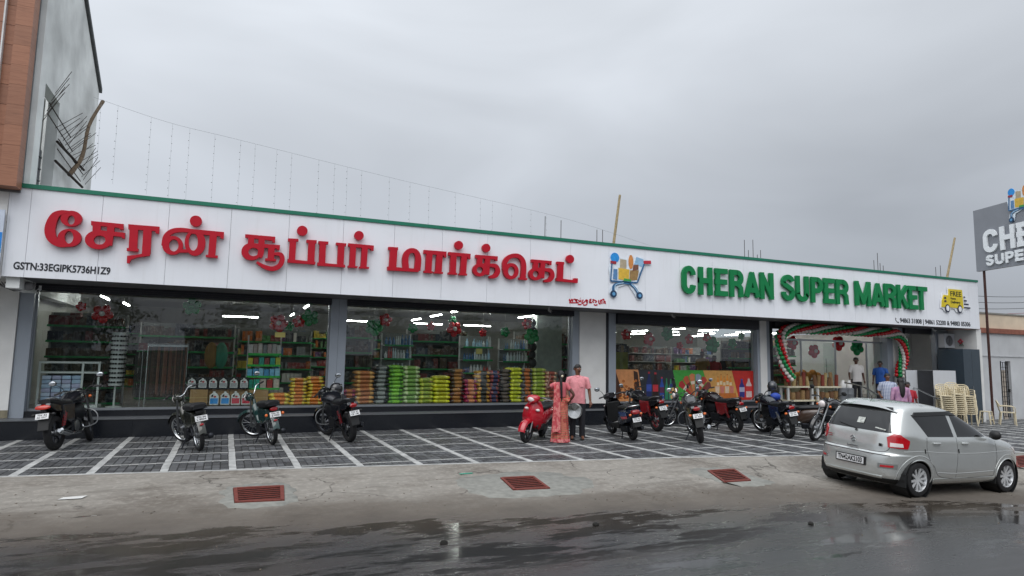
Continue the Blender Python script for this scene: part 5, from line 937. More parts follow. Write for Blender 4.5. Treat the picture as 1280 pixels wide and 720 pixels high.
Mb = lambda u, v, w: (u, -.06-w, v)
x = .40
for c, w in (('C', .62), ('H', .62), ('E', .52), ('R', .6), ('A', .62), ('N', .62)):
    if x+w < 5.1: cap_letter(c, x, x+w, 6.36, 7.24, .18, white_a, bd, Mb, .06, .01)
    x += w+.12
x = .47
for c, w in (('S', .33), ('U', .38), ('P', .35), ('E', .32), ('R', .36)):
    cap_letter(c, x, x+w, 5.86, 6.27, .1, white_a, bd, Mb, .05, .01); x += w+.07
x += .2
for c, w in (('M', .42), ('A', .36), ('R', .35), ('K', .35)):
    if x+w < 5.15: cap_letter(c, x, x+w, 5.86, 6.27, .1, white_a, bd, Mb, .05, .01)
    x += w+.07
trb = bpy.data.objects.new('trolley_cutout', None); COL.objects.link(trb); trb.parent = bd; trb.location = (2.55, -.07, 7.95)
trolley(bd, lambda u, v, w: (u+2.0, -.06-w, v+7.70), 1.0)
bpy.data.objects.remove(trb)
post_m = mat('rusty_post', '4a2f2a', .7, .3, var=.25, scale=10)
MB().tube([(.12, .1, 0), (.12, .1, 8.0)], .045, 10).build('post', post_m, bd)
MB().tube([(2.6, .25, 0), (2.6, .25, 7.0)], .09, 12).build('post', gun if 'gun' in globals() else post_m, bd)
MB().bx(2.3, 2.7, .0, .3, 5.55, 5.72).build('bracket', mat('dark_bracket', '2c2e33', .5, .5), bd)
# ---------------------------------------------------------------- silver hatchback
paint = mat('silver_paint', 'c3c6c4', .24, .6, var=.03, scale=3, coat=.9, spec=.5); blk_pl = mat('black_plastic', '141516', .55, var=.15); chrome = mat('chrome', 'd5d8da', .12, 1.)
cglass = mat('tinted_car_glass', '0a0c0d', .03, var=.2, spec=.7); tyre_m = mat('tyre_rubber', '18181a', .85, var=.25, scale=20, bump=.3); rim_m = mat('alloy_rim', 'd4d6d8', .3, .45, var=.05)
red_l = mat('red_lamp', 'b0101c', .12, coat=1., var=.15, scale=18); clear_l = mat('clear_lamp', 'd8cfcd', .12, coat=1.); seam_m = mat('shut_line', '2a2b2b', .8)
plate_m = mat('plate_white', 'd9dadb', .5); orange_l = mat('orange_lamp', 'd8661a', .2, coat=.8)
LEV = [(.17, -.46, 2.90, .70), (.21, -.52, 3.0, .76), (.30, -.585, 3.07, .80), (.42, -.60, 3.095, .817), (.56, -.60, 3.095, .826), (.66, -.588, 3.07, .829), (.70, -.556, 3.05, .828), (.80, -.545, 2.97, .824), (.88, -.53, 2.84, .817), (.95, -.515, 2.55, .806), (1.0, -.50, 2.18, .792), (1.06, -.475, 2.03, .775), (1.2, -.405, 1.74, .728), (1.34, -.32, 1.42, .680), (1.43, -.25, 1.18, .648), (1.485, -.17, .96, .612), (1.52, -.04, .76, .55), (1.542, .12, .60, .44), (1.553, .28, .44, .22), (1.555, .34, .38, .05)]
LV = spline(LEV, 5)
def lev(z):
    for a, c in zip(LV, LV[1:]):
        if a[0] <= z <= c[0]:
            t = (z-a[0])/(c[0]-a[0]+1e-9); return tuple(p+(q-p)*t for p, q in zip(a, c))
    return LV[0] if z < LV[0][0] else LV[-1]
NS = 5.2
def body_pt(z, phi, off=0.):
    _, xr, xf, w = lev(z); a = (xf-xr)/2+off; xc = (xf+xr)/2; w += off
    c, s = cos(phi), sin(phi)
    return (xc-a*math.copysign(abs(c)**(2/NS), c), -w*math.copysign(abs(s)**(2/NS), s), z)
def side_pt(x, z, off=0., side=-1):
    _, xr, xf, w = lev(z); a = (xf-xr)/2; u = min(.9999, abs((x-(xf+xr)/2)/a))
    return (x, side*(w*(1-u**NS)**(1/NS)+off), z)
def patch(f, c, nu=10, nv=8, thick=.006):
    """quad c = (00, 10, 11, 01) in the map's own coordinates, bilinear; f(u, v, off) -> xyz"""
    mb = MB(); V = []
    for off in (-.004, thick):
        for j in range(nv+1):
            for i in range(nu+1):
                s, t = i/nu, j/nv
                p = [(1-s)*(1-t)*c[0][k]+s*(1-t)*c[1][k]+s*t*c[2][k]+(1-s)*t*c[3][k] for k in (0, 1)]
                V.append(f(p[0], p[1], off))
    n1 = (nu+1)*(nv+1); F = []
    for j in range(nv):
        for i in range(nu):
            a = j*(nu+1)+i; F.append((n1+a, n1+a+1, n1+a+nu+2, n1+a+nu+1))
    edge = [i for i in range(nu+1)]+[j*(nu+1)+nu for j in range(1, nv+1)]+[nv*(nu+1)+i for i in range(nu-1, -1, -1)]+[j*(nu+1) for j in range(nv-1, 0, -1)]
    for a, c_ in zip(edge, edge[1:]+edge[:1]): F.append((a, c_, n1+c_, n1+a))
    return mb.add(V, F)
car = thing('silver_hatchback', 'silver hatchback car parked at the road edge, seen from its right rear', 'car', (9.55, 7.35, 0))
WB, WR = 2.435, .285
mb = MB(); NC = 260; zs = [p[0] for p in LV]; zs = sorted(set([round(z, 4) for z in zs]+[round(.17+.011*i, 4) for i in range(60)])); rings = []
# contour sampled evenly by arc length
for z in zs:
    fine = [body_pt(z, -pi+2*pi*i/2000) for i in range(2001)]; L_ = [0.]
    for p, q in zip(fine, fine[1:]): L_.append(L_[-1]+math.dist(p, q))
    r = []; k = 0
    for i in range(NC):
        t = L_[-1]*i/NC
        while L_[k+1] < t: k += 1
        r.append(fine[k])
    rings.append(r)
V = [p for r in rings for p in r]; F = []
for i in range(len(rings)-1):
    for j in range(NC):
        a, c_ = i*NC+j, i*NC+(j+1) % NC; cx_ = (V[a][0]+V[c_][0])/2; cz_ = (V[a][2]+V[a+NC][2])/2; cy_ = abs(V[a][1])
        if cy_ > .5 and any(math.hypot(cx_-wx, cz_-WR) < .328 for wx in (0, WB)): continue
        if cz_ < .22 : pass
        F.append((a, c_, c_+NC, a+NC))
F.append(tuple((len(rings)-1)*NC+j for j in range(NC)))
body = mb.add(V, F).build('body', paint, car, True, auto=35)
MB().bx(-.35, 2.85, -.6, .6, .19, .5).build('underbody', blk_pl, car)
for s in (-1, 1):
    for wx in (0, WB):
        MB().lathe([(.345, 0), (.345, .3)], (wx, s*.80, WR), (0, -s, 0), 32, True).build('wheel_well', blk_pl, body)
        pts = []
        for i in range(25):
            a = -.28+(pi+.56)*i/24; x_, z_ = wx+.328*cos(a), WR+.328*sin(a)
            if z_ > .19: pts.append(side_pt(x_, z_, -.004, s))
        MB().tube(pts, .013, 8).build('arch_lip', paint, body, True)
for s in (-1, 1):
    MB().tube([side_pt(x_, z_, -.010, s) for x_, z_ in spline([(-.30, .74), (.1, .76), (.6, .735), (1.4, .72), (2.2, .75), (2.7, .74)], 8)], .013, 8).build('shoulder_crease', paint, body, True)
    MB().tube([side_pt(x_, z_, -.010, s) for x_, z_ in spline([(.45, .40), (1.0, .375), (2.0, .40)], 8)], .014, 8).build('lower_crease', paint, body, True)
    for wx in (0, WB):
        MB().tube([side_pt(wx+.40*cos(a), WR+.40*sin(a), -.010, s) for a in [-.1+(pi+.2)*i/22 for i in range(23)] if WR+.40*sin(a) > .2], .015, 8).build('arch_flare', paint, body, True)
# wheels
def wheel_mesh():
    ty = MB().lathe([(.2, -.08), (.255, -.085), (.278, -.075), (WR, -.05), (WR, .05), (.278, .075), (.255, .085), (.2, .08), (.2, -.08)], (0, 0, 0), (0, 1, 0), 40, True).mesh('tyre', tyre_m, True, auto=30)
    rm = MB(); rm.lathe([(.208, -.075), (.2, -.078), (.186, -.04), (.18, .05), (.205, .05)], (0, 0, 0), (0, 1, 0), 40, True)
    rm.lathe([(.0, -.052), (.035, -.055), (.042, -.045), (.042, .0)], (0, 0, 0), (0, 1, 0), 20, True)
    for i in range(5):
        for dlt in (-.17, .17):
            a = 2*pi*i/5+dlt; a2 = 2*pi*i/5+dlt*1.7; 
            p0 = Vector((.035*cos(a), -.045, .035*sin(a))); p1 = Vector((.192*cos(a2), -.064, .192*sin(a2)))
            d = (p1-p0).normalized(); rm.box((p0+p1)/2, ((p1-p0).length, .02, .034), Matrix((d, (0, 1, 0), d.cross(Vector((0, 1, 0))))).transposed())
    return ty, rm.mesh('rim', rim_m, False), MB().lathe([(.165, .03), (.0, .03)], (0, 0, 0), (0, 1, 0), 30, True).mesh('brake_backing', blk_pl)  # black disc closing the wheel behind the spokes
ty, rm, bk = wheel_mesh()
for s in (-1, 1):
    for wx, k in ((0, 0.2), (WB, .9)):
        w = link('wheel', ty, car, loc=(wx, s*.722, WR), rot=(0, k, 0) if s < 0 else (0, k, pi)); link('rim', rm, w); link('brake_disc', bk, w)
# glazing (right side seen by the street; left side alike)
sidef = lambda sd: (lambda u, v, off: side_pt(u, v, off, sd))
for sd in (-1, 1):
    f = sidef(sd)
    patch(f, [(-.02, 1.335), (.92, 1.375), (.905, 1.435), (.05, 1.405)], 14, 4, .02).build('window_visor', blk_pl, car, True)
    patch(f, [(.90, 1.375), (1.34, 1.365), (1.14, 1.44), (.885, 1.435)], 10, 4, .02).build('window_visor', blk_pl, car, True)
    patch(f, [(.22, 1.005), (.90, 1.005), (.86, 1.385), (-.04, 1.36)], 14, 10, .003).build('rear_door_window', cglass, car, True)
    patch(f, [(1.00, 1.005), (1.86, 1.01), (1.25, 1.40), (.96, 1.39)], 14, 10, .003).build('front_door_window', cglass, car, True)
    for line in ([(.95, .30), (.965, .7), (.96, 1.0)], [(2.02, .32), (2.08, .6), (2.05, .98)], [(.36, .50), (.24, .62), (.17, .8), (.19, .99)], [(.36, .50), (.5, .34), (.95, .29), (2.02, .31)]):
        MB().tube([side_pt(x_, z_, -.0015, sd) for x_, z_ in spline(line, 8)], .0045, 5).build('shut_line', seam_m, body)
    for hx in (.40, 1.16):
        h = MB().tube([side_pt(hx-.09, .90, .012, sd), side_pt(hx-.05, .902, .034, sd), side_pt(hx+.05, .902, .034, sd), side_pt(hx+.09, .90, .012, sd)], .017, 8).build('door_handle', paint, car, True)
    for hx in (.12, .985): MB().tube([side_pt(hx, .80, .004, sd), side_pt(hx+.01, .73, .004, sd)], .009, 6).build('door_guard', blk_pl, car)
    m_ = MB().ell((1.90, sd*.895, 1.055), (.075, .095, .085), 14, 10).build('door_mirror', blk_pl, car, True); MB().tube([(1.9, sd*.80, 1.02), (1.92, sd*.88, 1.04)], .025).build('mirror_arm', blk_pl, m_)
    patch(f, [(.36, .24), (2.06, .24), (2.08, .29), (.38, .29)], 20, 2, .01).build('sill', paint, car, True)
    for fx, dd in ((-.33, .2), (2.10, .2)): MB().box((fx, sd*.72, .27), (.02, .16, .22)).build('mud_flap', blk_pl, car)
    # tail lamp wraps the corner
    rp = lambda u, v, off: body_pt(v, u, off) if True else None
    q = (lambda u, v, off, sd=sd: (lambda p: (p[0], p[1]*(1 if sd < 0 else -1), p[2]))(body_pt(v, u, off)))
    R_ = RD
    tl = patch(q, [(R_(24), .80), (R_(53), .79), (R_(57), .93), (R_(22), .965)], 14, 6, .012).build('tail_lamp', red_l, car, True)
    patch(q, [(R_(22), .965), (R_(57), .93), (R_(46), 1.02), (R_(34), 1.03)], 12, 4, .012).build('lamp_top', red_l, tl, True)
    patch(q, [(R_(27), .815), (R_(47), .815), (R_(46), .875), (R_(27), .88)], 10, 3, .016).build('reverse_lens', clear_l, tl, True)
    patch(q, [(R_(17), .46), (R_(36), .47), (R_(36), .505), (R_(17), .495)], 10, 2, .008).build('reflector', red_l, car, True)
    patch(q, [(R_(14), .44), (R_(42), .445), (R_(42), .53), (R_(14), .52)], 12, 3, .003).build('bumper_recess', mat('silver_recess', '8a8d8b', .4, .5), car, True)
rear = lambda u, v, off: body_pt(v, u, off)
patch(rear, [(-RD(30), 1.035), (RD(30), 1.035), (RD(24), 1.375), (-RD(24), 1.375)], 24, 10, .004).build('rear_window', cglass, car, True)
# spoiler lip
patch(rear, [(-RD(30), 1.385), (RD(30), 1.385), (RD(26), 1.46), (-RD(26), 1.46)], 20, 4, .012).build('spoiler_underside', blk_pl, car, True)
sp = [[], []]
mb = MB()
yy = [-.56+1.12*i/16 for i in range(17)]
top = [(-.10, y, 1.512-.10*abs(y/.56)**3) for y in yy]; tip = [(-.335+.09*abs(y/.56)**3, y*1.0, 1.452-.07*abs(y/.56)**3) for y in yy]; bot = [(-.20, y, 1.42-.06*abs(y/.56)**3) for y in yy]
mb.loft([[a, c_, d_] for a, c_, d_ in zip(top, tip, bot)], True, True); mb.build('spoiler', paint, car, True, auto=50)
for line in ([(-RD(35), 1.02), (-RD(30), .90), (-RD(20), .72), (RD(20), .72), (RD(30), .90), (RD(35), 1.02)],):
    MB().tube([body_pt(v, u, -.001) for u, v in spline(line, 10)], .005, 5).build('tailgate_line', seam_m, body)
patch(rear, [(-RD(30), .655), (RD(30), .655), (RD(30), .668), (-RD(30), .668)], 20, 1, .004).build('bumper_seam', seam_m, body, True)
patch(rear, [(-RD(40), .185), (RD(40), .185), (RD(44), .27), (-RD(44), .27)], 26, 3, .008).build('rear_valance', blk_pl, car, True)
patch(rear, [(-RD(20), .265), (RD(20), .265), (RD(20), .30), (-RD(20), .30)], 20, 2, .02).build('valance_strip', paint, car, True)
# plate
pr = patch(rear, [(-RD(3.6), .435), (RD(3.6), .435), (RD(3.6), .58), (-RD(3.6), .58)], 4, 3, .012).build('plate_surround', blk_pl, car)
MB().bx(-.632, -.622, -.255, .255, .455, .565).build('number_plate', plate_m, car)
link('plate_lettering', text_mesh('plate_lettering', 'TN42AK2103', .115, mat('plate_ink', '101114', .6), .001, .46, .004), car, loc=(-.6335, .23, .475), rot=(pi/2, 0, -pi/2))
# emblem, wiper, stickers, grip
MB().ribbon([(-.045, .02), (.0, .05), (.035, .02), (-.035, -.02), (0, -.05), (.045, -.02)], .02, 0, .008, lambda u, v, w: (-.556-w, -u, .855+v), 1).build('rear_emblem', chrome, car)
MB().bx(-.575, -.56, -.10, .10, .725, .745).build('tailgate_grip', chrome, car)
MB().tube([(-.515, -.02, 1.0), (-.50, -.02, 1.035), (-.475, .33, 1.10)], [.022, .012, .007], 6).build('rear_wiper', blk_pl, car)
MB().box((-.425, -.05, 1.19), (.003, .13, .11), Matrix.Rotation(RD(27), 3, 'Y')).build('window_sticker', mat('sticker', 'b9bcb6', .5, var=.4, scale=30), car)
MB().box((-.46, -.42, 1.09), (.003, .22, .02), Matrix.Rotation(RD(27), 3, 'Y') @ Matrix.Rotation(.12, 3, 'X')).build('window_sticker', mat('sticker', 'b9bcb6', .5), car)
for y_, w_ in ((.50, .16), (.47, .10)): MB().bx(-.552, -.546, y_-w_/2, y_+w_/2, .87 if w_ > .12 else .84, .885 if w_ > .12 else .852).build('model_badge', mat('badge_red', '8a3038', .4), car)
MB().bx(-.552, -.545, -.52, -.47, .80, .85).build('model_badge', blk_pl, car)
# windscreen and bonnet side features
front = lambda u, v, off: body_pt(v, u, off)
patch(front, [(pi-RD(36), 1.05), (pi+RD(36), 1.05), (pi+RD(28), 1.42), (pi-RD(28), 1.42)], 24, 10, .003).build('windscreen', cglass, car, True)
for sd in (-1, 1): patch(lambda u, v, off, sd=sd: (lambda p: (p[0], p[1]*(1 if sd < 0 else -1), p[2]))(body_pt(v, u, off)), [(pi-RD(52), .68), (pi-RD(24), .68), (pi-RD(24), .79), (pi-RD(56), .82)], 12, 4, .006).build('head_lamp', clear_l, car, True)
MB().tube([(.3, .28, 1.54), (.18, .28, 1.68)], [.008, .004], 6).build('roof_aerial', blk_pl, car)
# stand it on the sloping road
ca, KS = RD(1.2), .935
cxr, cyr = 9.82+.70*KS*sin(ca), 6.98+.66*KS*cos(ca)
gz = lambda lx, ly: ground_z(cxr+KS*(lx*cos(ca)-ly*sin(ca)), cyr+KS*(lx*sin(ca)+ly*cos(ca)))
zr, zf, zl = gz(0, -.73), gz(WB, -.73), gz(0, .73)
car.location = (cxr, cyr, (zr+zl)/2+.014); car.scale = (KS, KS, KS*.965)
car.rotation_euler = (math.atan2(zl-zr, 1.46*KS), -math.atan2(zf-zr, WB*KS), ca)
# ---------------------------------------------------------------- two-wheelers (local x forward, y left, origin at rear wheel contact)
mirror_m = mat('mirror_glass', 'c9ced3', .03, 1.); gun = mat('dark_metal', '33353a', .4, .8, var=.15); rubber = mat('seat_vinyl', '17181b', .5, var=.2, bump=.15); bolt = mat('bare_metal', '8a8c8e', .35, .9, var=.1)
def gloss(c): return mat('gloss_'+c, c, .22, var=.06, coat=.8)
def wheel_set(t, x, R, rt, style, steerM=None, name='wheel'):
    S = (lambda p: steerM @ Vector(p)) if steerM else (lambda p: Vector(p))
    def fin(mb):
        if steerM: mb.xf(steerM)
        return mb
    w = fin(MB().torus((x, 0, R), (0, 1, 0), R-rt, rt, 32, 10, rt*1.05)).build(name, tyre_m, t, True)
    ri = R-rt*1.75
    if style == 'spoke':
        mb = MB().torus((x, 0, R), (0, 1, 0), ri, .014, 32, 8, .028); fin(mb).build('rim', chrome, w, True)
        mb = MB()
        for i in range(18):
            a = 2*pi*i/18; mb.tube([(x+.03*cos(a+.5), .025*(-1)**i, R+.03*sin(a+.5)), (x+ri*cos(a), 0, R+ri*sin(a))], .0028, 4, False)
        fin(mb).build('spokes', bolt, w)
    else:
        col = gloss(style) if len(style) == 6 else gun
        mb = MB().torus((x, 0, R), (0, 1, 0), ri, .016, 32, 8, .035)
        for i in range(6):
            a = 2*pi*i/6+.3; p0, p1 = Vector((x, 0, R)), Vector((x+ri*cos(a), 0, R+ri*sin(a))); mb.tube([p0, p1], [.022, .013], 6)
        fin(mb).build('rim', col, w, True)
    fin(MB().lathe([(.05, -.05), (.06, -.04), (.06, .04), (.05, .05)], (x, 0, R), (0, 1, 0), 16)).build('hub', bolt, w, True)
    return w
def secloft(mb, secs, n=14, k=5, pw=2.6):
    """sections along x: (x, zc, halfwidth, halfheight) rounded-box loft"""
    rings = []
    for x, zc, w, h in spline(secs, k):
        r = []
        for j in range(n):
            a = 2*pi*j/n; c, s = cos(a), sin(a)
            r.append((x, w*math.copysign(abs(c)**(2/pw), c), zc+h*math.copysign(abs(s)**(2/pw), s)))
        rings.append(r)
    return mb.loft(rings)
def steer_matrix(head, axis, ang):
    return Matrix.Translation(Vector(head)) @ Matrix.Rotation(ang, 4, Vector(axis)) @ Matrix.Translation(-Vector(head))
def plate(t, x, z, txt, tilt=.35, white=True):
    p = MB().box((0, 0, 0), (.008, .20, .095)).build('number_plate', plate_m, t, loc=(x, 0, z), rot=(0, tilt, 0))
    for i, s in enumerate(txt): link('plate_lettering', text_mesh('plate_lettering', s, .04, mat('plate_ink', '101114', .6), .0006, .15, .001), p, loc=(-.005, .075, .008-.04*i), rot=(pi/2, 0, -pi/2))
def mirrors(t, S, hx, hz, hw, up=.2, out=.08, big=1.0, which=(-1, 1), face=0.):
    for s in which:
        a, c = (hx, s*hw*.72, hz+.01), (hx-.02, s*(hw+out), hz+up)
        mb = MB().tube([S(p) for p in spline([a, (hx, s*(hw*.9), hz+up*.6), c], 4)], .006, 6); st_ = mb.build('mirror_stem', blk_pl, t, True)
        cc = S(c); Rm = Matrix.Rotation(.25, 3, 'X')
        MB().ell(cc+Vector((.012, 0, .01)), (.018, .062*big, .045*big), 14, 8).build('mirror_back', blk_pl, st_, True)
        MB().ell(cc+Vector((-.004, 0, .01)), (.006, .055*big, .039*big), 14, 8).build('mirror_face', mirror_m, st_, True)
lamp_dk = mat('dark_red_lamp', '8c0e14', .18, coat=.8, var=.2, scale=18)
def motorcycle(name, label, x, y, head, lean=-9., steer=20., tank='111114', accent='7a1a1e', wheels='gun', fairing=False, txt=('TN 42', 'AB 1234'), shock='8a1c20', tail_w=.052, seat_h=.80, ind='d8661a', rack=False, mirr=(-1, 1), slim=1.0, exh=chrome, lam=None):
    z0 = ground_z(x, y)
    t = thing(name, label, 'motorcycle', (x, y, z0), group='two-wheelers parked in front of the shop', rot=(RD(lean), 0, RD(head)))
    t.rotation_mode = 'XYZ'
    R = .30; WBm = 1.26
    axis = (-.40, 0, .92); hd = (1.03, 0, .84)
    SM = steer_matrix(hd, Vector(axis).normalized(), RD(steer)); S = lambda p: SM @ Vector(p)
    sty = wheels
    wheel_set(t, 0, R, .06, sty); wheel_set(t, WBm, R, .048, sty, SM)
    # fork, front mudguard
    for s in (-1, 1):
        MB().tube([S((WBm, s*.085, R)), S((1.13, s*.085, .60)), S((1.0, s*.085, .90))], [.026, .022, .018], 8).build('fork_leg', bolt, t, True)
    mb = MB(); A, B_ = [], []
    rings = []
    for i in range(13):
        a = RD(10+150*i/12); r = R+.03
        rings.append([S((WBm+r*cos(a), -.05, R+r*sin(a)-.02)), S((WBm+(r+.02)*cos(a), 0, R+(r+.02)*sin(a))), S((WBm+r*cos(a), .05, R+r*sin(a)-.02))])
    MB().loft(rings, False, False).build('front_mudguard', gloss(tank), t, True)
    # frame, engine
    MB().tube(spline([(1.03, 0, .82), (.86, 0, .45), (.72, 0, .26), (.45, 0, .26), (.28, 0, .45), (.1, 0, .66)], 4), .02, 8).build('frame_tube', gun, t, True)
    MB().tube([(1.0, 0, .80), (.6, 0, .70), (-.1, 0, .72)], .022, 8).build('frame_tube', gun, t, True)
    e = MB().box((.60, 0, .37), (.36, .24, .22)).build('engine', gun, t, bev=.03)
    mb = MB()
    for i in range(6): mb.box((.68+.012*i, 0, .46+.028*i), (.15, .19, .014), Matrix.Rotation(-.3, 3, 'Y'))
    mb.build('cylinder_fins', bolt, e); MB().lathe([(.10, 0), (.10, .03), (.06, .04)], (.55, -.10, .36), (0, -1, 0), 18).build('clutch_cover', bolt, e, True)
    secloft(MB(), [(.98, .62, .05, .14), (.90, .60, .12, .17), (.74, .60, .13, .16), (.56, .60, .11, .12)], 12, 4).build('engine_cowl', gun, t, True)
    for s in (-1, 1): MB().tube(spline([(.98, 0, .60), (1.0, s*.16, .62), (1.0, s*.28, .52), (.97, s*.28, .36), (.90, s*.14, .30), (.86, 0, .32)], 5), .012, 8).build('crash_guard', bolt, t, True)
    if rack: MB().prism([(.20, .70), (-.20, .68), (-.22, .46), (.10, .40)], .150, .158, lambda u, v, w: (u, w, v)).build('saree_guard', blk_pl, t)
    # swing arm, shocks, chain case
    for s in (-1, 1):
        MB().tube([(.42, s*.10, .38), (0, s*.11, R)], .022, 8).build('swing_arm', gun, t)
        sh = MB().tube([(.02, s*.13, R+.05), (.14, s*.13, .66)], .016, 8).build('shock_absorber', gun, t)
        mb = MB(); mb.tube([(.035+.105*q/60+.0+.028*cos(q*.9), s*.13+.028*sin(q*.9), R+.10+.24*q/60) for q in range(61)], .007, 5); mb.build('spring', gloss(shock), sh, True)
    MB().box((.22, .085, .36), (.5, .03, .09)).build('chain_case', gun, t, bev=.02)
    # tank, seat, side panels, tail
    secloft(MB(), [(1.02, .84, .06, .07), (.94, .865, .135*slim, .10), (.78, .875, .172*slim, .125), (.62, .85, .15*slim, .11), (.45, .80, .10, .07)]).build('fuel_tank', gloss(tank), t, True)
    MB().lathe([(.0, .0), (.04, .0), (.04, .012)], (.76, 0, .985), (0, 0, 1), 14).build('tank_cap', chrome, t)
    secloft(MB(), [(.52, .80, .10, .055), (.36, .785, .135, .06), (.12, .80, .14, .065), (-.08, .83, .13, .062), (-.28, .855, .09, .04)]).build('seat', rubber, t, True)
    for s in (-1, 1):
        MB().prism([(.50, .77), (.06, .77), (.10, .52), (.30, .44), (.46, .48)], .06, .138, lambda u, v, w, s=s: (u, s*w, v)).build('side_panel', gloss(accent), t, bev=.015)
        MB().prism([(.16, .76), (-.32, .83), (-.36, .78), (-.12, .67), (.14, .64)], .03, .112, lambda u, v, w, s=s: (u, s*w, v)).build('tail_panel', gloss(tank), t, bev=.012)
        MB().tube(spline([(.05, s*.12, .83), (-.22, s*.13, .90), (-.36, s*.06, .90)], 4), .011, 6).build('grab_rail', bolt, t, True)
        MB().ell((-.33, s*.15, .64), (.035, .035, .028), 10, 6).build('indicator', orange_l if ind else blk_pl, t, True); MB().tube([(-.31, s*.05, .66), (-.33, s*.14, .64)], .008, 6).build('indicator_stem', blk_pl, t)
        MB().tube([(.50, s*.1, .26), (.50, s*.25, .25)], .014, 8).build('foot_peg', rubber, t)
    rings = []
    for i in range(12):
        a = RD(70+95*i/11); r = R+.06
        rings.append([(r*cos(a), -.07, R+r*sin(a)-.015), ((r+.02)*cos(a), 0, R+(r+.02)*sin(a)), (r*cos(a), .07, R+r*sin(a)-.015)])
    MB().loft(rings, False, False).build('rear_mudguard', blk_pl, t, True)
    MB().box((-.345, 0, .52), (.015, .17, .30), Matrix.Rotation(.25, 3, 'Y')).build('mudguard_flap', blk_pl, t, bev=.01)
    secloft(MB(), [(-.37, .755, tail_w*1.2, .026), (-.35, .76, tail_w*1.4, .038), (-.28, .77, tail_w*1.1, .04)], 14, 3).build('tail_lamp', lam or lamp_dk, t, True)
    plate(t, -.385, .615, txt)
    # exhaust on the right
    ex = MB().tube(spline([(.74, -.06, .44), (.84, -.09, .34), (.72, -.13, .24), (.4, -.15, .24), (.2, -.16, .26)], 4), .02, 8).build('exhaust_pipe', exh, t, True)
    MB().tube([(.22, -.165, .26), (.12, -.17, .27), (-.22, -.19, .34), (-.25, -.19, .345)], [.03, .048, .055, .03], 12).build('muffler', exh, ex, True)
    # bars, lamp, clocks
    hb = MB().tube([S(p) for p in spline([(.92, -.36, .99), (.97, -.2, 1.02), (1.0, -.08, .95), (1.0, .08, .95), (.97, .2, 1.02), (.92, .36, .99)], 5)], .012, 8).build('handlebar', blk_pl, t, True)
    for s in (-1, 1):
        MB().tube([S((.95, s*.26, 1.01)), S((.92, s*.38, .985))], .018, 8).build('grip', rubber, hb); MB().tube([S((.98, s*.22, 1.0)), S((1.0, s*.37, .97))], .006, 6).build('lever', bolt, hb)
        MB().ell(S((1.06, s*.15, .84)), .03, 8, 6).build('indicator', orange_l, t, True)
    mirrors(t, S, .98, 1.0, .30, .19, .08, 1.1, mirr)
    if fairing:
        v0 = MB(); secloft(v0, [(1.22, .88, .06, .08), (1.16, .90, .11, .12), (1.06, .93, .13, .13), (.98, .96, .10, .08)]); v0.xf(SM); v0.build('headlamp_fairing', gloss(tank), t, True)
    hl = MB().ell(S((1.12, 0, .88)), (.10, .10, .10), 16, 10).build('headlamp_shell', gloss(tank), t, True); MB().ell(S((1.17, 0, .88)), (.06, .085, .085), 16, 10).build('headlamp_lens', clear_l, hl, True)
    MB().lathe([(.055, 0), (.055, .05), (.0, .05)], S((1.02, 0, .96)), (-.4, 0, .9), 14).build('speedometer', blk_pl, t)
    # side stand
    zf = .02
    ln = math.tan(RD(-lean)); MB().tube([(.45, .12, .27), (.40, .27, .27*ln*0+.05)], .013, 6).build('side_stand', gun, t)
    t.scale = (1.05, 1.05, 1.05)
    if rack: MB().bx(-.40, -.12, -.12, .12, .90, .91).build('carrier', bolt, t)
    return t
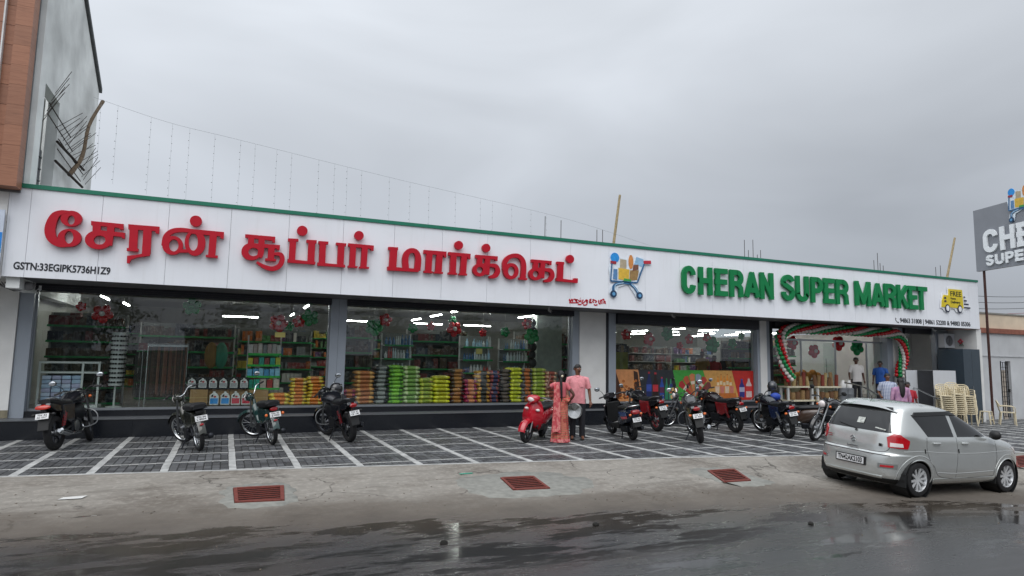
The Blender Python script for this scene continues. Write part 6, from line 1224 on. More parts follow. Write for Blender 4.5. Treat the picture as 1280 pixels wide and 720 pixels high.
def moped(name, label, x, y, head, lean=-8., steer=25., col='23302c', txt=('TN 39', 'BX 4127'), mirr=(-1,), ind=True):
    z0 = ground_z(x, y); t = thing(name, label, 'moped', (x, y, z0), group='two-wheelers parked in front of the shop', rot=(RD(lean), 0, RD(head)))
    R = .285; axis = (-.42, 0, .9); hd = (.98, 0, .78); SM = steer_matrix(hd, Vector(axis).normalized(), RD(steer)); S = lambda p: SM @ Vector(p)
    wheel_set(t, 0, R, .036, 'spoke'); wheel_set(t, 1.2, R, .034, 'spoke', SM)
    for s in (-1, 1):
        MB().tube([S((1.2, s*.07, R)), S((1.1, s*.07, .56)), S((.98, s*.07, .86))], [.02, .02, .014], 8).build('fork_leg', bolt, t, True)
        MB().tube([(0, s*.09, R), (.10, s*.1, .60)], .02, 8).build('shock_absorber', gun, t); MB().tube([(.36, s*.08, .3), (0, s*.085, R)], .018, 8).build('swing_arm', gun, t)
    rings = []
    for i in range(13):
        a = RD(20+150*i/12); r = R+.025; rings.append([S((1.2+r*cos(a), -.045, R+r*sin(a)-.02)), S((1.2+(r+.015)*cos(a), 0, R+(r+.015)*sin(a))), S((1.2+r*cos(a), .045, R+r*sin(a)-.02))])
    MB().loft(rings, False, False).build('front_mudguard', gloss(col), t, True)
    rings = []
    for i in range(14):
        a = RD(40+130*i/13); r = R+.04; rings.append([(r*cos(a), -.06, R+r*sin(a)-.02), ((r+.015)*cos(a), 0, R+(r+.015)*sin(a)), (r*cos(a), .06, R+r*sin(a)-.02)])
    MB().loft(rings, False, False).build('rear_mudguard', gloss(col), t, True)
    MB().tube(spline([(.98, 0, .80), (.86, 0, .5), (.7, 0, .34), (.45, 0, .36), (.25, 0, .58)], 5), .035, 10).build('step_through_frame', gloss(col), t, True)
    secloft(MB(), [(.96, .66, .04, .10), (.90, .60, .07, .12), (.82, .50, .05, .10)]).build('leg_cover', gloss(col), t, True)
    secloft(MB(), [(.42, .62, .06, .06), (.30, .60, .10, .12), (.1, .60, .09, .08), (-.05, .62, .05, .04)]).build('fuel_tank', gloss(col), t, True)
    secloft(MB(), [(.48, .76, .09, .05), (.34, .755, .14, .06), (.08, .77, .155, .07), (-.16, .79, .15, .065), (-.26, .80, .10, .035)]).build('seat', rubber, t, True)
    for s in (-1, 1): MB().prism([(.36, .70), (-.14, .70), (-.16, .50), (.06, .42), (.34, .46)], .05, .125, lambda u, v, w, s=s: (u, s*w, v)).build('side_cover', gloss(col), t, bev=.015)
    MB().box((-.20, 0, .77), (.26, .22, .012)).build('carrier_plate', gun, t)
    e = MB().box((.46, 0, .28), (.28, .22, .2)).build('engine', gun, t, bev=.03); MB().lathe([(.09, 0), (.09, .04), (.04, .05)], (.46, -.08, .29), (0, -1, 0), 16).build('engine_cover', bolt, e, True)
    ex = MB().tube(spline([(.56, -.06, .3), (.5, -.12, .2), (.2, -.13, .2)], 4), .016, 8).build('exhaust_pipe', bolt, t, True); MB().tube([(.2, -.13, .2), (.15, -.135, .2), (-.22, -.15, .26), (-.24, -.15, .262)], [.02, .042, .048, .02], 12).build('muffler', gun, ex, True)
    hb = MB().tube([S(p) for p in spline([(.86, -.34, 1.0), (.92, -.2, 1.02), (.95, -.07, .92), (.95, .07, .92), (.92, .2, 1.02), (.86, .34, 1.0)], 5)], .011, 8).build('handlebar', chrome, t, True)
    for s in (-1, 1): MB().tube([S((.89, s*.25, 1.01)), S((.86, s*.36, 1.0))], .017, 8).build('grip', rubber, hb); MB().tube([S((.93, s*.22, 1.0)), S((.94, s*.36, .98))], .005, 6).build('lever', bolt, hb)
    mirrors(t, S, .93, 1.0, .28, .2, .06, 1., mirr)
    hl = MB().ell(S((1.04, 0, .87)), (.09, .085, .085), 14, 10).build('headlamp_shell', gloss(col), t, True); MB().ell(S((1.085, 0, .87)), (.05, .072, .072), 14, 10).build('headlamp_lens', clear_l, hl, True)
    for s in (-1, 1):
        MB().tube([(.05, s*.1, .76), (-.28, s*.1, .77)], .009, 6).build('carrier_rail', bolt, t)
        if ind: MB().ell((-.27, s*.15, .60), (.03, .03, .03), 10, 6).build('indicator', orange_l, t, True); MB().tube([(-.25, s*.04, .6), (-.27, s*.14, .6)], .008, 6).build('indicator_stem', blk_pl, t)
    secloft(MB(), [(-.28, .70, .05, .03), (-.26, .70, .07, .04), (-.18, .70, .06, .035)], 12, 3).build('tail_lamp', red_l if ind else blk_pl, t, True)
    plate(t, -.315, .60, txt, .3); MB().ell((-.30, 0, .49), (.012, .035, .02), 8, 6).build('reflector', red_l, t, True)
    MB().tube([(.36, .1, .24), (.30, .22, .05)], .012, 6).build('side_stand', gun, t)
    t.scale = (1.06, 1.06, 1.06); return t
def scooter(name, label, x, y, head, lean=-8., steer=15., col='9a1420', side=None, txt=('TN 56', 'R 2290'), mirr=(-1, 1), stripe=None):
    z0 = ground_z(x, y); t = thing(name, label, 'scooter', (x, y, z0), group='two-wheelers parked in front of the shop', rot=(RD(lean), 0, RD(head)))
    R = .235; W = 1.24; axis = (-.42, 0, .9); hd = (1.04, 0, .72); SM = steer_matrix(hd, Vector(axis).normalized(), RD(steer)); S = lambda p: SM @ Vector(p)
    wheel_set(t, 0, R, .05, 'gun'); wheel_set(t, W, R, .046, 'gun', SM)
    for s in (-1, 1): MB().tube([S((W, s*.075, R)), S((1.15, s*.07, .46))], .02, 8).build('fork_leg', bolt, t)
    rings = []
    for i in range(13):
        a = RD(5+150*i/12); r = R+.03; rings.append([S((W+(r-.03)*cos(a), -.085, R+(r-.03)*sin(a)-.02)), S((W+r*cos(a), -.07, R+r*sin(a))), S((W+(r+.03)*cos(a), 0, R+(r+.03)*sin(a))), S((W+r*cos(a), .07, R+r*sin(a))), S((W+(r-.03)*cos(a), .085, R+(r-.03)*sin(a)-.02))])
    MB().loft(rings, False, False).build('front_mudguard', gloss(col), t, True)
    # leg shield: curved shell
    rings = []
    for z, xx, w in ((.22, .92, .12), (.34, 1.0, .20), (.52, 1.06, .235), (.70, 1.06, .225), (.82, 1.02, .17), (.90, .98, .10)):
        rings.append([(xx-.10*abs(u)**1.7+.06*(1-abs(u)), w*u, z) for u in [-1+2*i/12 for i in range(13)]]+[(xx-.13*abs(u)**1.7+.0, w*u*.94, z) for u in [1-2*i/12 for i in range(13)]])
    rings = [[tuple(p) for p in r] for r in zip(*[spline(list(q), 4) for q in zip(*rings)])]
    ap = MB().loft(rings, True, True).build('front_apron', gloss(col), t, True)
    MB().box((.94, 0, .58), (.03, .34, .50), Matrix.Rotation(-.18, 3, 'Y')).build('inner_panel', blk_pl, t, bev=.03)
    for s in (-1, 1): MB().ell((1.085, s*.13, .72), (.035, .05, .03), 12, 8).build('front_indicator', clear_l, ap, True)
    MB().prism([(1.08, .30), (.98, .24), (.40, .24), (.34, .36), (.38, .38), (.92, .32)], -.15, .15, lambda u, v, w: (u, w, v)).build('floorboard', blk_pl, t, bev=.015)
    # rear body
    secloft(MB(), [(.46, .40, .11, .12), (.36, .48, .16, .20), (.15, .54, .185, .19), (-.1, .58, .175, .16), (-.28, .62, .12, .11), (-.36, .64, .07, .07)], 18).build('rear_body', gloss(side or col), t, True)
    if stripe:
        for s in (-1, 1):
            MB().prism([(.20, .66), (-.18, .68), (-.22, .60), (.12, .56)], .186, .192, lambda u, v, w, s=s: (u, s*w*(1-.06*(abs(u)+.1)), v)).build('side_graphic', gloss('1d3f7a'), t)
            MB().prism([(.12, .55), (-.22, .59), (-.24, .54), (.02, .50)], .184, .190, lambda u, v, w, s=s: (u, s*w*(1-.06*(abs(u)+.1)), v)).build('side_graphic', gloss('b03040'), t)
    secloft(MB(), [(.50, .70, .06, .04), (.40, .72, .125, .055), (.15, .745, .14, .055), (-.10, .76, .125, .05), (-.26, .77, .08, .03)], 16).build('seat', rubber, t, True)
    MB().tube(spline([(-.08, -.16, .72), (-.30, -.14, .80), (-.40, 0, .82), (-.30, .14, .80), (-.08, .16, .72)], 5), .013, 8).build('grab_rail', chrome if stripe else bolt, t, True)
    secloft(MB(), [(-.40, .66, .06, .03), (-.37, .67, .10, .05), (-.28, .67, .10, .05)], 14, 3).build('tail_lamp', lamp_dk, t, True)
    for s in (-1, 1): MB().ell((-.34, s*.13, .62), (.03, .035, .028), 10, 6).build('indicator', orange_l, t, True)
    rings = []
    for i in range(9):
        a = RD(75+85*i/8); r = R+.05; rings.append([(r*cos(a), -.06, R+r*sin(a)-.015), ((r+.015)*cos(a), 0, R+(r+.015)*sin(a)), (r*cos(a), .06, R+r*sin(a)-.015)])
    MB().loft(rings, False, False).build('rear_mudguard', blk_pl, t, True)
    MB().box((-.345, 0, .46), (.012, .16, .24), Matrix.Rotation(.2, 3, 'Y')).build('mudguard_flap', blk_pl, t); plate(t, -.375, .50, txt, .25)
    e = MB().box((.20, .05, .26), (.36, .16, .16)).build('engine', gun, t, bev=.03)
    MB().tube([(.34, -.13, .22), (.22, -.15, .22), (-.20, -.17, .28), (-.23, -.17, .285)], [.02, .05, .055, .03], 12).build('muffler', gun, t, True)
    mb = secloft(MB(), [(1.16, .92, .05, .06), (1.12, .94, .13, .08), (1.02, .96, .15, .075), (.92, .97, .09, .05)], 16); mb.xf(SM); hc = mb.build('handlebar_cowl', gloss(col), t, True)
    MB().ell(S((1.14, 0, .93)), (.04, .09, .055), 14, 10).build('headlamp_lens', clear_l, hc, True)
    for s in (-1, 1):
        MB().tube([S((.98, s*.12, .97)), S((.92, s*.24, .985)), S((.90, s*.36, .98))], .018, 8).build('grip', rubber, hc); MB().tube([S((.97, s*.18, .98)), S((.95, s*.35, .96))], .006, 6).build('lever', bolt, hc)
    mirrors(t, S, .96, .98, .26, .20, .09, 1.15, mirr)
    for s in (-1, 1): MB().tube([(.30, s*.10, .22), (.26, s*.17, .01)], .013, 6).build('centre_stand', gun, t)
    return t
motorcycle('black_motorcycle', 'black motorcycle with big red tail lamp parked farthest left', -2.74, 14.33, 77, -7, 18, '16171c', '2a2a2e', txt=('TN 42', 'AC 5317'), tail_w=.085, ind=None, lam=mat('orange_red_lamp', 'b8260f', .2, coat=.8, var=.2, scale=18))
moped('dark_moped', 'dark moped with flat chrome handlebar, second two-wheeler from the left', -.34, 13.55, 106, -9, 28, '26281f', ('TN 56', 'L 8034'), (), False)
moped('green_moped', 'dark green moped with orange indicators, front wheel turned aside', .96, 14.06, 104, -8, 48, '1d3a38', ('TN 42', 'Z 9906'), (-1,))
b4 = motorcycle('sport_motorcycle', 'bulky black sport motorcycle with a helmet on its handlebar', 2.49, 14.05, 103, -9, 22, '12141a', '1a1b20', fairing=True, txt=('TN 33', 'CB 1180'), ind=None, mirr=(-1,), slim=1.25, exh=gun)
scooter('red_scooter', 'glossy red scooter facing the street beside the couple', 6.85, 13.85, 227, -9, -12, 'b01226', txt=('TN 42', 'AD 3411'), mirr=(-1,))
scooter('black_scooter', 'black scooter with blue and red side graphics, right of the white pier', 8.66, 12.75, 80, -9, 8, '17181d', '1b2233', ('TN 42', 'Y 6645'), (1,), stripe=True)
motorcycle('red_black_motorcycle', 'black motorcycle with red rims just behind the black scooter', 10.47, 14.3, 86, -8, 14, '1a1a1e', '8a1c22', '7a1a22', txt=('TN 42', 'X 2076'), exh=gun)
moped('grey_moped', 'grey moped standing sideways against the plinth below the ice cream poster', 12.85, 15.0, 160, -8, 18, '2c3036', ('TN 38', 'M 7712'), (-1, 1))
motorcycle('gold_motorcycle', 'old motorcycle with orange indicators seen straight from behind', 9.93, 11.95, 58, -10, 14, '2b2a2c', '6a6238', 'spoke', txt=('TN 33', 'AV 4509'), shock='8a8c8e', mirr=(-1, 1))
motorcycle('crimson_motorcycle', 'black and red motorcycle under the orange drinks poster', 12.6, 13.75, 88, -9, 24, '1c1014', '7a161c', txt=('TN 42', 'AB 8850'), exh=gun, fairing=True)
b11 = motorcycle('blue_black_motorcycle', 'black motorcycle with spoked wheels, a helmet and blue bag at the entrance', 13.02, 12.35, 73, -9, 20, '14171f', '1c2a4a', 'spoke', txt=('TN 39', 'CK 3362'), shock='8a8c8e', mirr=())
scooter('brown_scooter', 'dull brown scooter with a purple bag hung inside its leg shield', 14.45, 12.75, 128, -7, 15, '4a3a30', txt=('TN 42', 'T 1450'))
motorcycle('chrome_wheel_motorcycle', 'motorcycle with bright front wheel half hidden behind the silver car', 14.68, 12.0, 186, -7, 10, '1a1b1e', '2a2a2c', 'b4b6b8', txt=('TN 42', 'S 5031'), fairing=False)
# helmets and bags on the bikes
def helmet(label, loc, rotz, col='17181c'):
    t = thing('helmet', label, 'helmet', loc, rotz); mb = MB().ell((0, 0, .13), (.15, .125, .14), 18, 12); mb.build('shell', gloss(col), t, True)
    MB().ell((.055, 0, .12), (.115, .112, .06), 16, 8).build('visor', cglass, t, True); MB().torus((0, 0, .03), (0, 0, 1), .10, .02, 20, 6).build('rim_trim', blk_pl, t, True)
helmet('black helmet perched on the bulky sport motorcycle', (2.30, 15.02, .93), RD(200)); helmet('black helmet hung on the motorcycle mirror left of the entrance', (13.36, 13.20, 1.06), RD(40), '2a2d33')
tag(MB().ell((0, 0, 0), (.16, .13, .17), 14, 9).build('backpack', mat('dark_nylon', '15171d', .7, bump=.6, bscale=30), None, True, loc=(2.36, 14.75, .80)), 'black rain cover bundled on the tank of the sport motorcycle', 'bag')
tag(MB().ell((0, 0, 0), (.15, .12, .10), 14, 9).build('blue_bag', mat('blue_nylon', '1c3f9a', .6, bump=.5), None, True, loc=(13.28, 13.02, .93)), 'blue bag lying on the motorcycle tank left of the entrance', 'bag')
tag(MB().ell((0, 0, 0), (.07, .13, .17), 14, 9).build('purple_bag', mat('purple_nylon', '3a2f9a', .6, bump=.5), None, True, loc=(13.92, 13.26, .50), rot=(0, 0, RD(128))), 'purple bag hung inside the brown scooter leg shield', 'bag')
# ---------------------------------------------------------------- people (local +x is forward, y left)
skin_m = mat('brown_skin', '6e4632', .55, var=.08, scale=8); skin_d = mat('dark_skin', '54352a', .55, var=.08, scale=8); hair_m = mat('black_hair', '0e0c0c', .45, var=.2, scale=40, bump=.4)
eye_w = mat('eye_white', 'c8c2ba', .3); lip_m = mat('lip', '5a2c28', .5)
def skin_mesh(name, nodes, edges, m, parent, sub=1):
    ks = list(nodes); ix = {k: i for i, k in enumerate(ks)}
    me = bpy.data.meshes.new(name); me.from_pydata([nodes[k][0] for k in ks], [(ix[a], ix[c]) for a, c in edges], []); me.materials.append(m)
    o = bpy.data.objects.new(name, me); COL.objects.link(o); o.parent = parent
    md = o.modifiers.new('skin', 'SKIN'); md.use_smooth_shade = True; md.branch_smoothing = .6
    for i, k in enumerate(ks):
        r = nodes[k][1]; me.skin_vertices[0].data[i].radius = r if isinstance(r, tuple) else (r, r); me.skin_vertices[0].data[i].use_root = (i == 0)
    if sub: s_ = o.modifiers.new('sub', 'SUBSURF'); s_.levels = sub; s_.render_levels = sub
    return o
def hand(mb, w, d, thumb, s=1.0, curl=.5):
    """palm and five fingers from wrist w along d; thumb direction given"""
    w, d, th = Vector(w), Vector(d).normalized(), Vector(thumb).normalized(); nrm = d.cross(th).normalized()
    mb.tube([w-d*.02*s, w+d*.03*s, w+d*.085*s], [.022*s, .034*s, .036*s], 8, True, .6)
    for i, L in enumerate((.066, .075, .07, .055)):
        b_ = w+d*.08*s+th*(.026-.018*i)*s; p1 = b_+d*L*.5*s+nrm*.004; p2 = p1+(d*(1-curl)+nrm*curl).normalized()*L*.5*s
        mb.tube([b_, p1, p2], [.0085*s, .008*s, .006*s], 6)
    b_ = w+d*.03*s+th*.026*s; p1 = b_+(d*.5+th*.6).normalized()*.035*s; mb.tube([b_, p1, p1+(d*.9+th*.2)*.03*s], [.011*s, .0095*s, .007*s], 6)
def person(label, x, y, z, head, H=1.7, skin=skin_m, name='person', arms=None, legs=None, top=None, bottom=None, hair='short', sleeve='short', girth=1.0, group=None, turn=0., moustache=False):
    k = H/1.7; t = thing(name, label, 'person', (x, y, z), RD(head)); t.scale = (k, k, k)
    A = {'L': ((.0, .20, 1.36), (-.02, .26, 1.10), (.04, .27, .86)), 'R': ((.0, -.20, 1.36), (-.02, -.26, 1.10), (.04, -.27, .86))}
    if arms: A.update(arms)
    G = {'L': ((0, .09, .90), (.02, .10, .50), (-.02, .11, .09)), 'R': ((0, -.09, .90), (.02, -.10, .50), (-.02, -.11, .09))}
    if legs: G.update(legs)
    nodes = {'pelvis': ((0, 0, .95), .12), 'spine': ((0, 0, 1.12), .11), 'chest': ((0, 0, 1.30), .12), 'neck': ((0, 0, 1.45), .05), 'jaw': ((.015, 0, 1.535), .060), 'head': ((0, 0, 1.60), .084), 'crown': ((-.01, 0, 1.655), .066)}
    ed = [('pelvis', 'spine'), ('spine', 'chest'), ('chest', 'neck'), ('neck', 'jaw'), ('jaw', 'head'), ('head', 'crown')]
    for s in 'LR':
        sh, el, wr = A[s]; nodes['sh'+s] = (sh, .055); nodes['el'+s] = (el, .042); nodes['wr'+s] = (wr, .027); ed += [('chest', 'sh'+s), ('sh'+s, 'el'+s), ('el'+s, 'wr'+s)]
        hp, kn, an = G[s]; nodes['hp'+s] = (hp, .085); nodes['kn'+s] = (kn, .058); nodes['an'+s] = (an, .04); nodes['toe'+s] = ((an[0]+.15, an[1]+.02*(1 if s == 'L' else -1), .03), .03); ed += [('pelvis', 'hp'+s), ('hp'+s, 'kn'+s), ('kn'+s, 'an'+s), ('an'+s, 'toe'+s)]
    body = skin_mesh('body', nodes, ed, skin, t)
    for s in 'LR':
        sh, el, wr = [Vector(p) for p in A[s]]; mb = MB(); hand(mb, wr, wr-el, (.9, -.3 if s == 'L' else .3, .2)); mb.build('hand', skin, body, True)
    # face
    tr = Matrix.Rotation(turn, 4, 'Z')
    def fp(p): return tr @ Vector(p)
    mb = MB(); mb.tube([fp((.078, 0, 1.615)), fp((.100, 0, 1.575)), fp((.082, 0, 1.562))], [.008, .015, .010], 6); mb.build('nose', skin, body, True)
    for s in (-1, 1):
        MB().ell(fp((.074, s*.032, 1.607)), (.010, .014, .008), 8, 6).build('eye', eye_w, body, True); MB().ell(fp((.082, s*.032, 1.607)), (.005, .006, .006), 8, 6).build('pupil', hair_m, body, True)
        MB().tube([fp((.077, s*.016, 1.628)), fp((.077, s*.05, 1.628))], .005, 5).build('eyebrow', hair_m, body); MB().ell(fp((-.005, s*.085, 1.595)), (.02, .010, .03), 8, 6).build('ear', skin, body, True)
    MB().tube([fp((.074, -.026, 1.538)), fp((.084, 0, 1.540)), fp((.074, .026, 1.538))], .007, 6).build('mouth', lip_m, body, True)
    if moustache: MB().tube([fp((.074, -.034, 1.548)), fp((.090, 0, 1.556)), fp((.074, .034, 1.548))], .009, 6).build('moustache', hair_m, body, True)
    # hair cap
    mb = MB(); rings = []
    for i in range(7):
        a = (i/6)*1.75; rings.append([fp((-.018+.097*sin(a)*cos(b_*pi/8)*(1 if cos(b_*pi/8) < .3 else .80), .095*sin(a)*sin(b_*pi/8), 1.625+.088*cos(a)-(.03*sin(a) if cos(b_*pi/8) < .2 else -.012*sin(a)))) for b_ in range(16)])
    mb.loft(rings, True, False); mb.build('hair', hair_m, body, True)
    if hair in ('braid', 'long'):
        MB().ell((-.045, 0, 1.60), (.085, .098, .105), 12, 8).build('hair', hair_m, body, True)
        if hair == 'braid': MB().tube(spline([(-.10, 0, 1.55), (-.135, .0, 1.42), (-.155, -.01, 1.25), (-.15, -.02, 1.08), (-.15, -.02, .95)], 4), [.035, .04, .036, .04, .034, .036, .032, .034, .03, .03, .026, .026, .022, .022, .018, .016, .01], 8).build('braid', hair_m, body, True)
        else: MB().tube(spline([(-.07, 0, 1.60), (-.11, 0, 1.50), (-.135, 0, 1.36), (-.14, 0, 1.22), (-.135, 0, 1.12)], 4), [.07, .08, .085, .085, .085, .085, .085, .085, .08, .08, .08, .07, .07, .06, .05, .04, .02], 10, True, .5).build('hair', hair_m, body, True)
    g = girth
    def torso(z_w, m, nm, drop=.0):
        rings = []
        for zz, w_, d_, ox in spline(z_w, 4):
            rings.append([(ox+d_*g*math.copysign(abs(cos(a*pi/10))**.85, cos(a*pi/10)), w_*math.copysign(abs(sin(a*pi/10))**.85, sin(a*pi/10)), zz+drop*cos(a*pi/10*3)) for a in range(20)])
        mb = MB().loft(rings); return mb
    if top:
        mb = torso([(.82, .185*g, .135, .0), (.95, .18*g, .135, .01), (1.12, .175*g, .13, .015), (1.28, .195, .125, .0), (1.38, .19, .10, -.01), (1.425, .12, .075, -.01), (1.45, .068, .062, -.005)], top, 'shirt', .006)
        for s in 'LR':
            sh, el, wr = [Vector(p) for p in A[s]]; sh = sh+Vector((0, .0, .0))
            inn = Vector((sh.x, sh.y*.55, sh.z+.015))
            if sleeve == 'short': mb.tube([inn, sh, sh.lerp(el, .45), sh.lerp(el, .78)], [.07, .072, .066, .068], 10)
            else: mb.tube([inn, sh, sh.lerp(el, .6), el, el.lerp(wr, .9)], [.07, .07, .058, .052, .042], 10)
        mb.build('shirt', top, t, True)
        MB().tube([(.058, -.05, 1.44), (.075, 0, 1.405), (.058, .05, 1.44)], .012, 6).build('collar', top, t, True)
        MB().tube([(.118*g, 0, .84), (.148*g, 0, 1.0), (.150*g, 0, 1.14), (.128*g, 0, 1.28), (.088, 0, 1.39)], .006, 5).build('button_placket', top, t, True)
        if sleeve == 'short': MB().box((.137*g, .09, 1.24), (.012, .085, .095), Matrix.Rotation(-.12, 3, 'Y')).build('chest_pocket', top, t, bev=.004)
    if bottom:
        mb = torso([(1.0, .165*g, .12, 0), (.92, .175*g, .13, 0), (.82, .17*g, .125, 0), (.76, .12, .08, 0)], bottom, 'trousers')
        for s in 'LR':
            hp, kn, an = [Vector(p) for p in G[s]]; mb.tube([hp+Vector((0, 0, .02)), hp.lerp(kn, .5), kn, kn.lerp(an, .5), an+Vector((0, 0, -.02))], [.10, .092, .075, .066, .068], 12)
        mb.build('trousers', bottom, t, True)
        for s in 'LR':
            an = Vector(G[s][2]); MB().loft([[(an.x-.09+q[0], an.y+q[1], zz) for q in ((0, -.035), (.10, -.045), (.22, -.045), (.27, 0), (.22, .045), (.10, .045), (0, .035))] for zz in (.0, .022)]).build('sandal', rubber, t)
    return t, body
def cloth(name, c1, c2, kind, scale=8., c3=None):
    m = bpy.data.materials.new(name); m.use_nodes = True
    global n, l, b, geo
    n, l, b = surf_nodes(m); tc = N('ShaderNodeTexCoord'); geo = tc
    def tx(t, **kw):
        q = N(t); l.new(tc.outputs['Object'], q.inputs['Vector'])
        for a_, v in kw.items(): q.inputs[a_].default_value = v
        return q
    if kind == 'check':
        q = tx('ShaderNodeMapping'); q.inputs['Scale'].default_value = (scale, scale, scale); s_ = N('ShaderNodeSeparateXYZ'); l.new(q.outputs[0], s_.inputs[0])
        fy = math_('LESS_THAN', math_('FRACT', s_.outputs['Y']), .38); fz = math_('LESS_THAN', math_('FRACT', s_.outputs['Z']), .38)
        cc = mixc(math_('MULTIPLY', math_('ADD', fy, fz), .5), srgb(c1), srgb(c2))
    else:
        no = tx('ShaderNodeTexNoise', Scale=scale, Detail=3.); v = tx('ShaderNodeTexVoronoi', Scale=scale*1.6)
        cc = mixc(rng(no.outputs['Fac'], .44, .56), srgb(c1), srgb(c2))
        if c3: cc = mixc(rng(v.outputs['Distance'], .18, .10), cc, srgb(c3))
        w = tx('ShaderNodeTexWave', Scale=scale*.7, Distortion=3.); w.bands_direction = 'Z'
        if kind == 'sari': cc = mixc(math_('MULTIPLY', rng(w.outputs['Fac'], .55, .8), .55), cc, srgb(c3 or c2))
    l.new(cc, b.inputs['Base Color']); b.inputs['Roughness'].default_value = .75
    nb = tx('ShaderNodeTexNoise', Scale=22., Detail=3.); bp = N('ShaderNodeBump'); bp.inputs['Strength'].default_value = .35; bp.inputs['Distance'].default_value = .02; l.new(nb.outputs['Fac'], bp.inputs['Height']); l.new(bp.outputs[0], b.inputs['Normal'])
    return m
pink_shirt = mat('pink_shirt', 'd68c92', .75, var=.14, scale=14, bump=.8, bscale=9); white_shirt = mat('white_shirt', 'c9c6c4', .75, var=.06, bump=.3, bscale=20); dark_tr = mat('dark_trousers', '1c1c22', .8, var=.15); blue_shirt = mat('blue_shirt', '1f4f9a', .75, var=.1)
check = cloth('blue_check_shirt', 'c3c8d2', '2b4a86', 'check', 22.); sari_m = cloth('printed_sari', 'a83036', 'c86a5c', 'sari', 9., '7a744e'); sari_b = cloth('sari_border', 'bf5058', 'd68a86', 'print', 11., '6f6a5c'); mauve = cloth('mauve_top', 'b58aa6', 'a0789a', 'print', 12.)
# man in pink beside the scooter, arm hanging, steel dish in the other hand
person('man in pink shirt and dark trousers holding a steel dish behind the sari woman', 7.40, 13.12, 0, 243, 1.69, skin_m, arms={'L': ((0, .20, 1.36), (-.03, .27, 1.11), (.06, .29, .87)), 'R': ((0, -.20, 1.36), (-.03, -.25, 1.11), (.10, -.20, .92))}, top=pink_shirt, bottom=dark_tr, turn=.5, moustache=True)
dish = thing('steel_dish', 'round shiny steel dish held upright by the man in pink', 'dish', (7.24, 12.98, .66))
MB().lathe([(.0, -.03), (.10, -.03), (.165, -.005), (.175, .03), (.17, .03), (.15, .0), (.0, -.015)], (0, 0, 0), (-.35, -.93, .1), 28, True).build('bowl', mat('polished_steel', 'c8c9c8', .14, 1.), dish, True)
# woman in a sari, back to the street
w, wb = person('woman in pink patterned sari with long braid, seen from behind by the red scooter', 6.80, 12.82, 0, 68, 1.55, skin_d, arms={'L': ((0, .19, 1.36), (.02, .38, 1.26), (.10, .30, 1.47)), 'R': ((0, -.17, 1.36), (-.08, -.37, 1.13), (.04, -.24, .95))}, hair='braid')
def folds(z, w_, d_, ox, amp, ph, nf=11, n_=44):
    return [(ox+(d_+amp*cos(nf*a*2*pi/n_+ph))*cos(a*2*pi/n_), (w_+amp*cos(nf*a*2*pi/n_+ph))*sin(a*2*pi/n_), z) for a in range(n_)]
w.scale = (w.scale[0]*.9, w.scale[1]*.88, w.scale[2])
R_ = [folds(zz, w_, d_, ox, am, .6*i) for i, (zz, w_, d_, ox, am) in enumerate([(.015, .255, .22, 0, .018), (.12, .245, .21, 0, .017), (.3, .225, .195, 0, .014), (.5, .21, .185, -.01, .011), (.7, .205, .185, -.015, .008), (.86, .205, .18, -.015, .006), (.98, .185, .155, -.005, .004), (1.06, .165, .135, 0, .002)])]
MB().loft(R_).build('sari_skirt', sari_m, w, True)
MB().loft([folds(.015, .258, .223, 0, .018, 0), folds(.09, .253, .217, 0, .018, .45)], True, False).build('sari_border', sari_b, w, True)
rings = [[(ox+d_*cos(a*pi/10), w_*sin(a*pi/10), zz) for a in range(20)] for zz, w_, d_, ox in spline([(1.08, .15, .12, 0), (1.2, .165, .125, .005), (1.32, .175, .12, 0), (1.40, .15, .09, -.01), (1.43, .08, .06, -.01)], 4)]
mb = MB().loft(rings)
for s, A_ in ((1, ((0, .19, 1.36), (.02, .38, 1.26))), (-1, ((0, -.17, 1.36), (-.08, -.37, 1.13)))):
    sh, el = Vector(A_[0]), Vector(A_[1]); mb.tube([Vector((0, sh.y*.5, 1.37)), sh, sh.lerp(el, .45)], [.06, .062, .055], 10)
mb.build('blouse', mat('rose_blouse', 'c06068', .7, var=.1), w, True)
# pallu: pleated band over the left shoulder falling down the back
L_, Rr = [], []
pl = spline([(.12, .05, 1.15), (.10, .13, 1.32), (.0, .15, 1.44), (-.13, .13, 1.34), (-.165, .12, 1.12), (-.20, .12, .85), (-.225, .13, .55), (-.24, .14, .28)], 5)
rings = []
for i, p in enumerate(pl):
    u = i/(len(pl)-1); wd = .07+.10*max(0, u-.35); rings.append([(p[0]+(.012 if q % 2 else -.012)-.0, p[1]+wd*(q/8*2-1)*.9, p[2]-(.01*abs(q-4))) for q in range(9)])
MB().loft(rings+[[(a-.016*(1 if True else 0), b_, c_-.004) for a, b_, c_ in r] for r in rings[::-1]]+[rings[0]], False, False).build('sari_pallu', sari_b, w, True)
MB().tube(spline([(-.16, -.16, .98), (-.10, -.20, 1.02), (.06, -.17, 1.08), (.14, 0, 1.14), (.11, .10, 1.28)], 5), [.06]*21, 10, True, .5).build('sari_drape', sari_m, w, True)
MB().ell((-.115, -.03, 1.575), (.03, .035, .03), 10, 7).build('hair_flower', mat('jasmine', 'd9cdb0', .8), w, True)
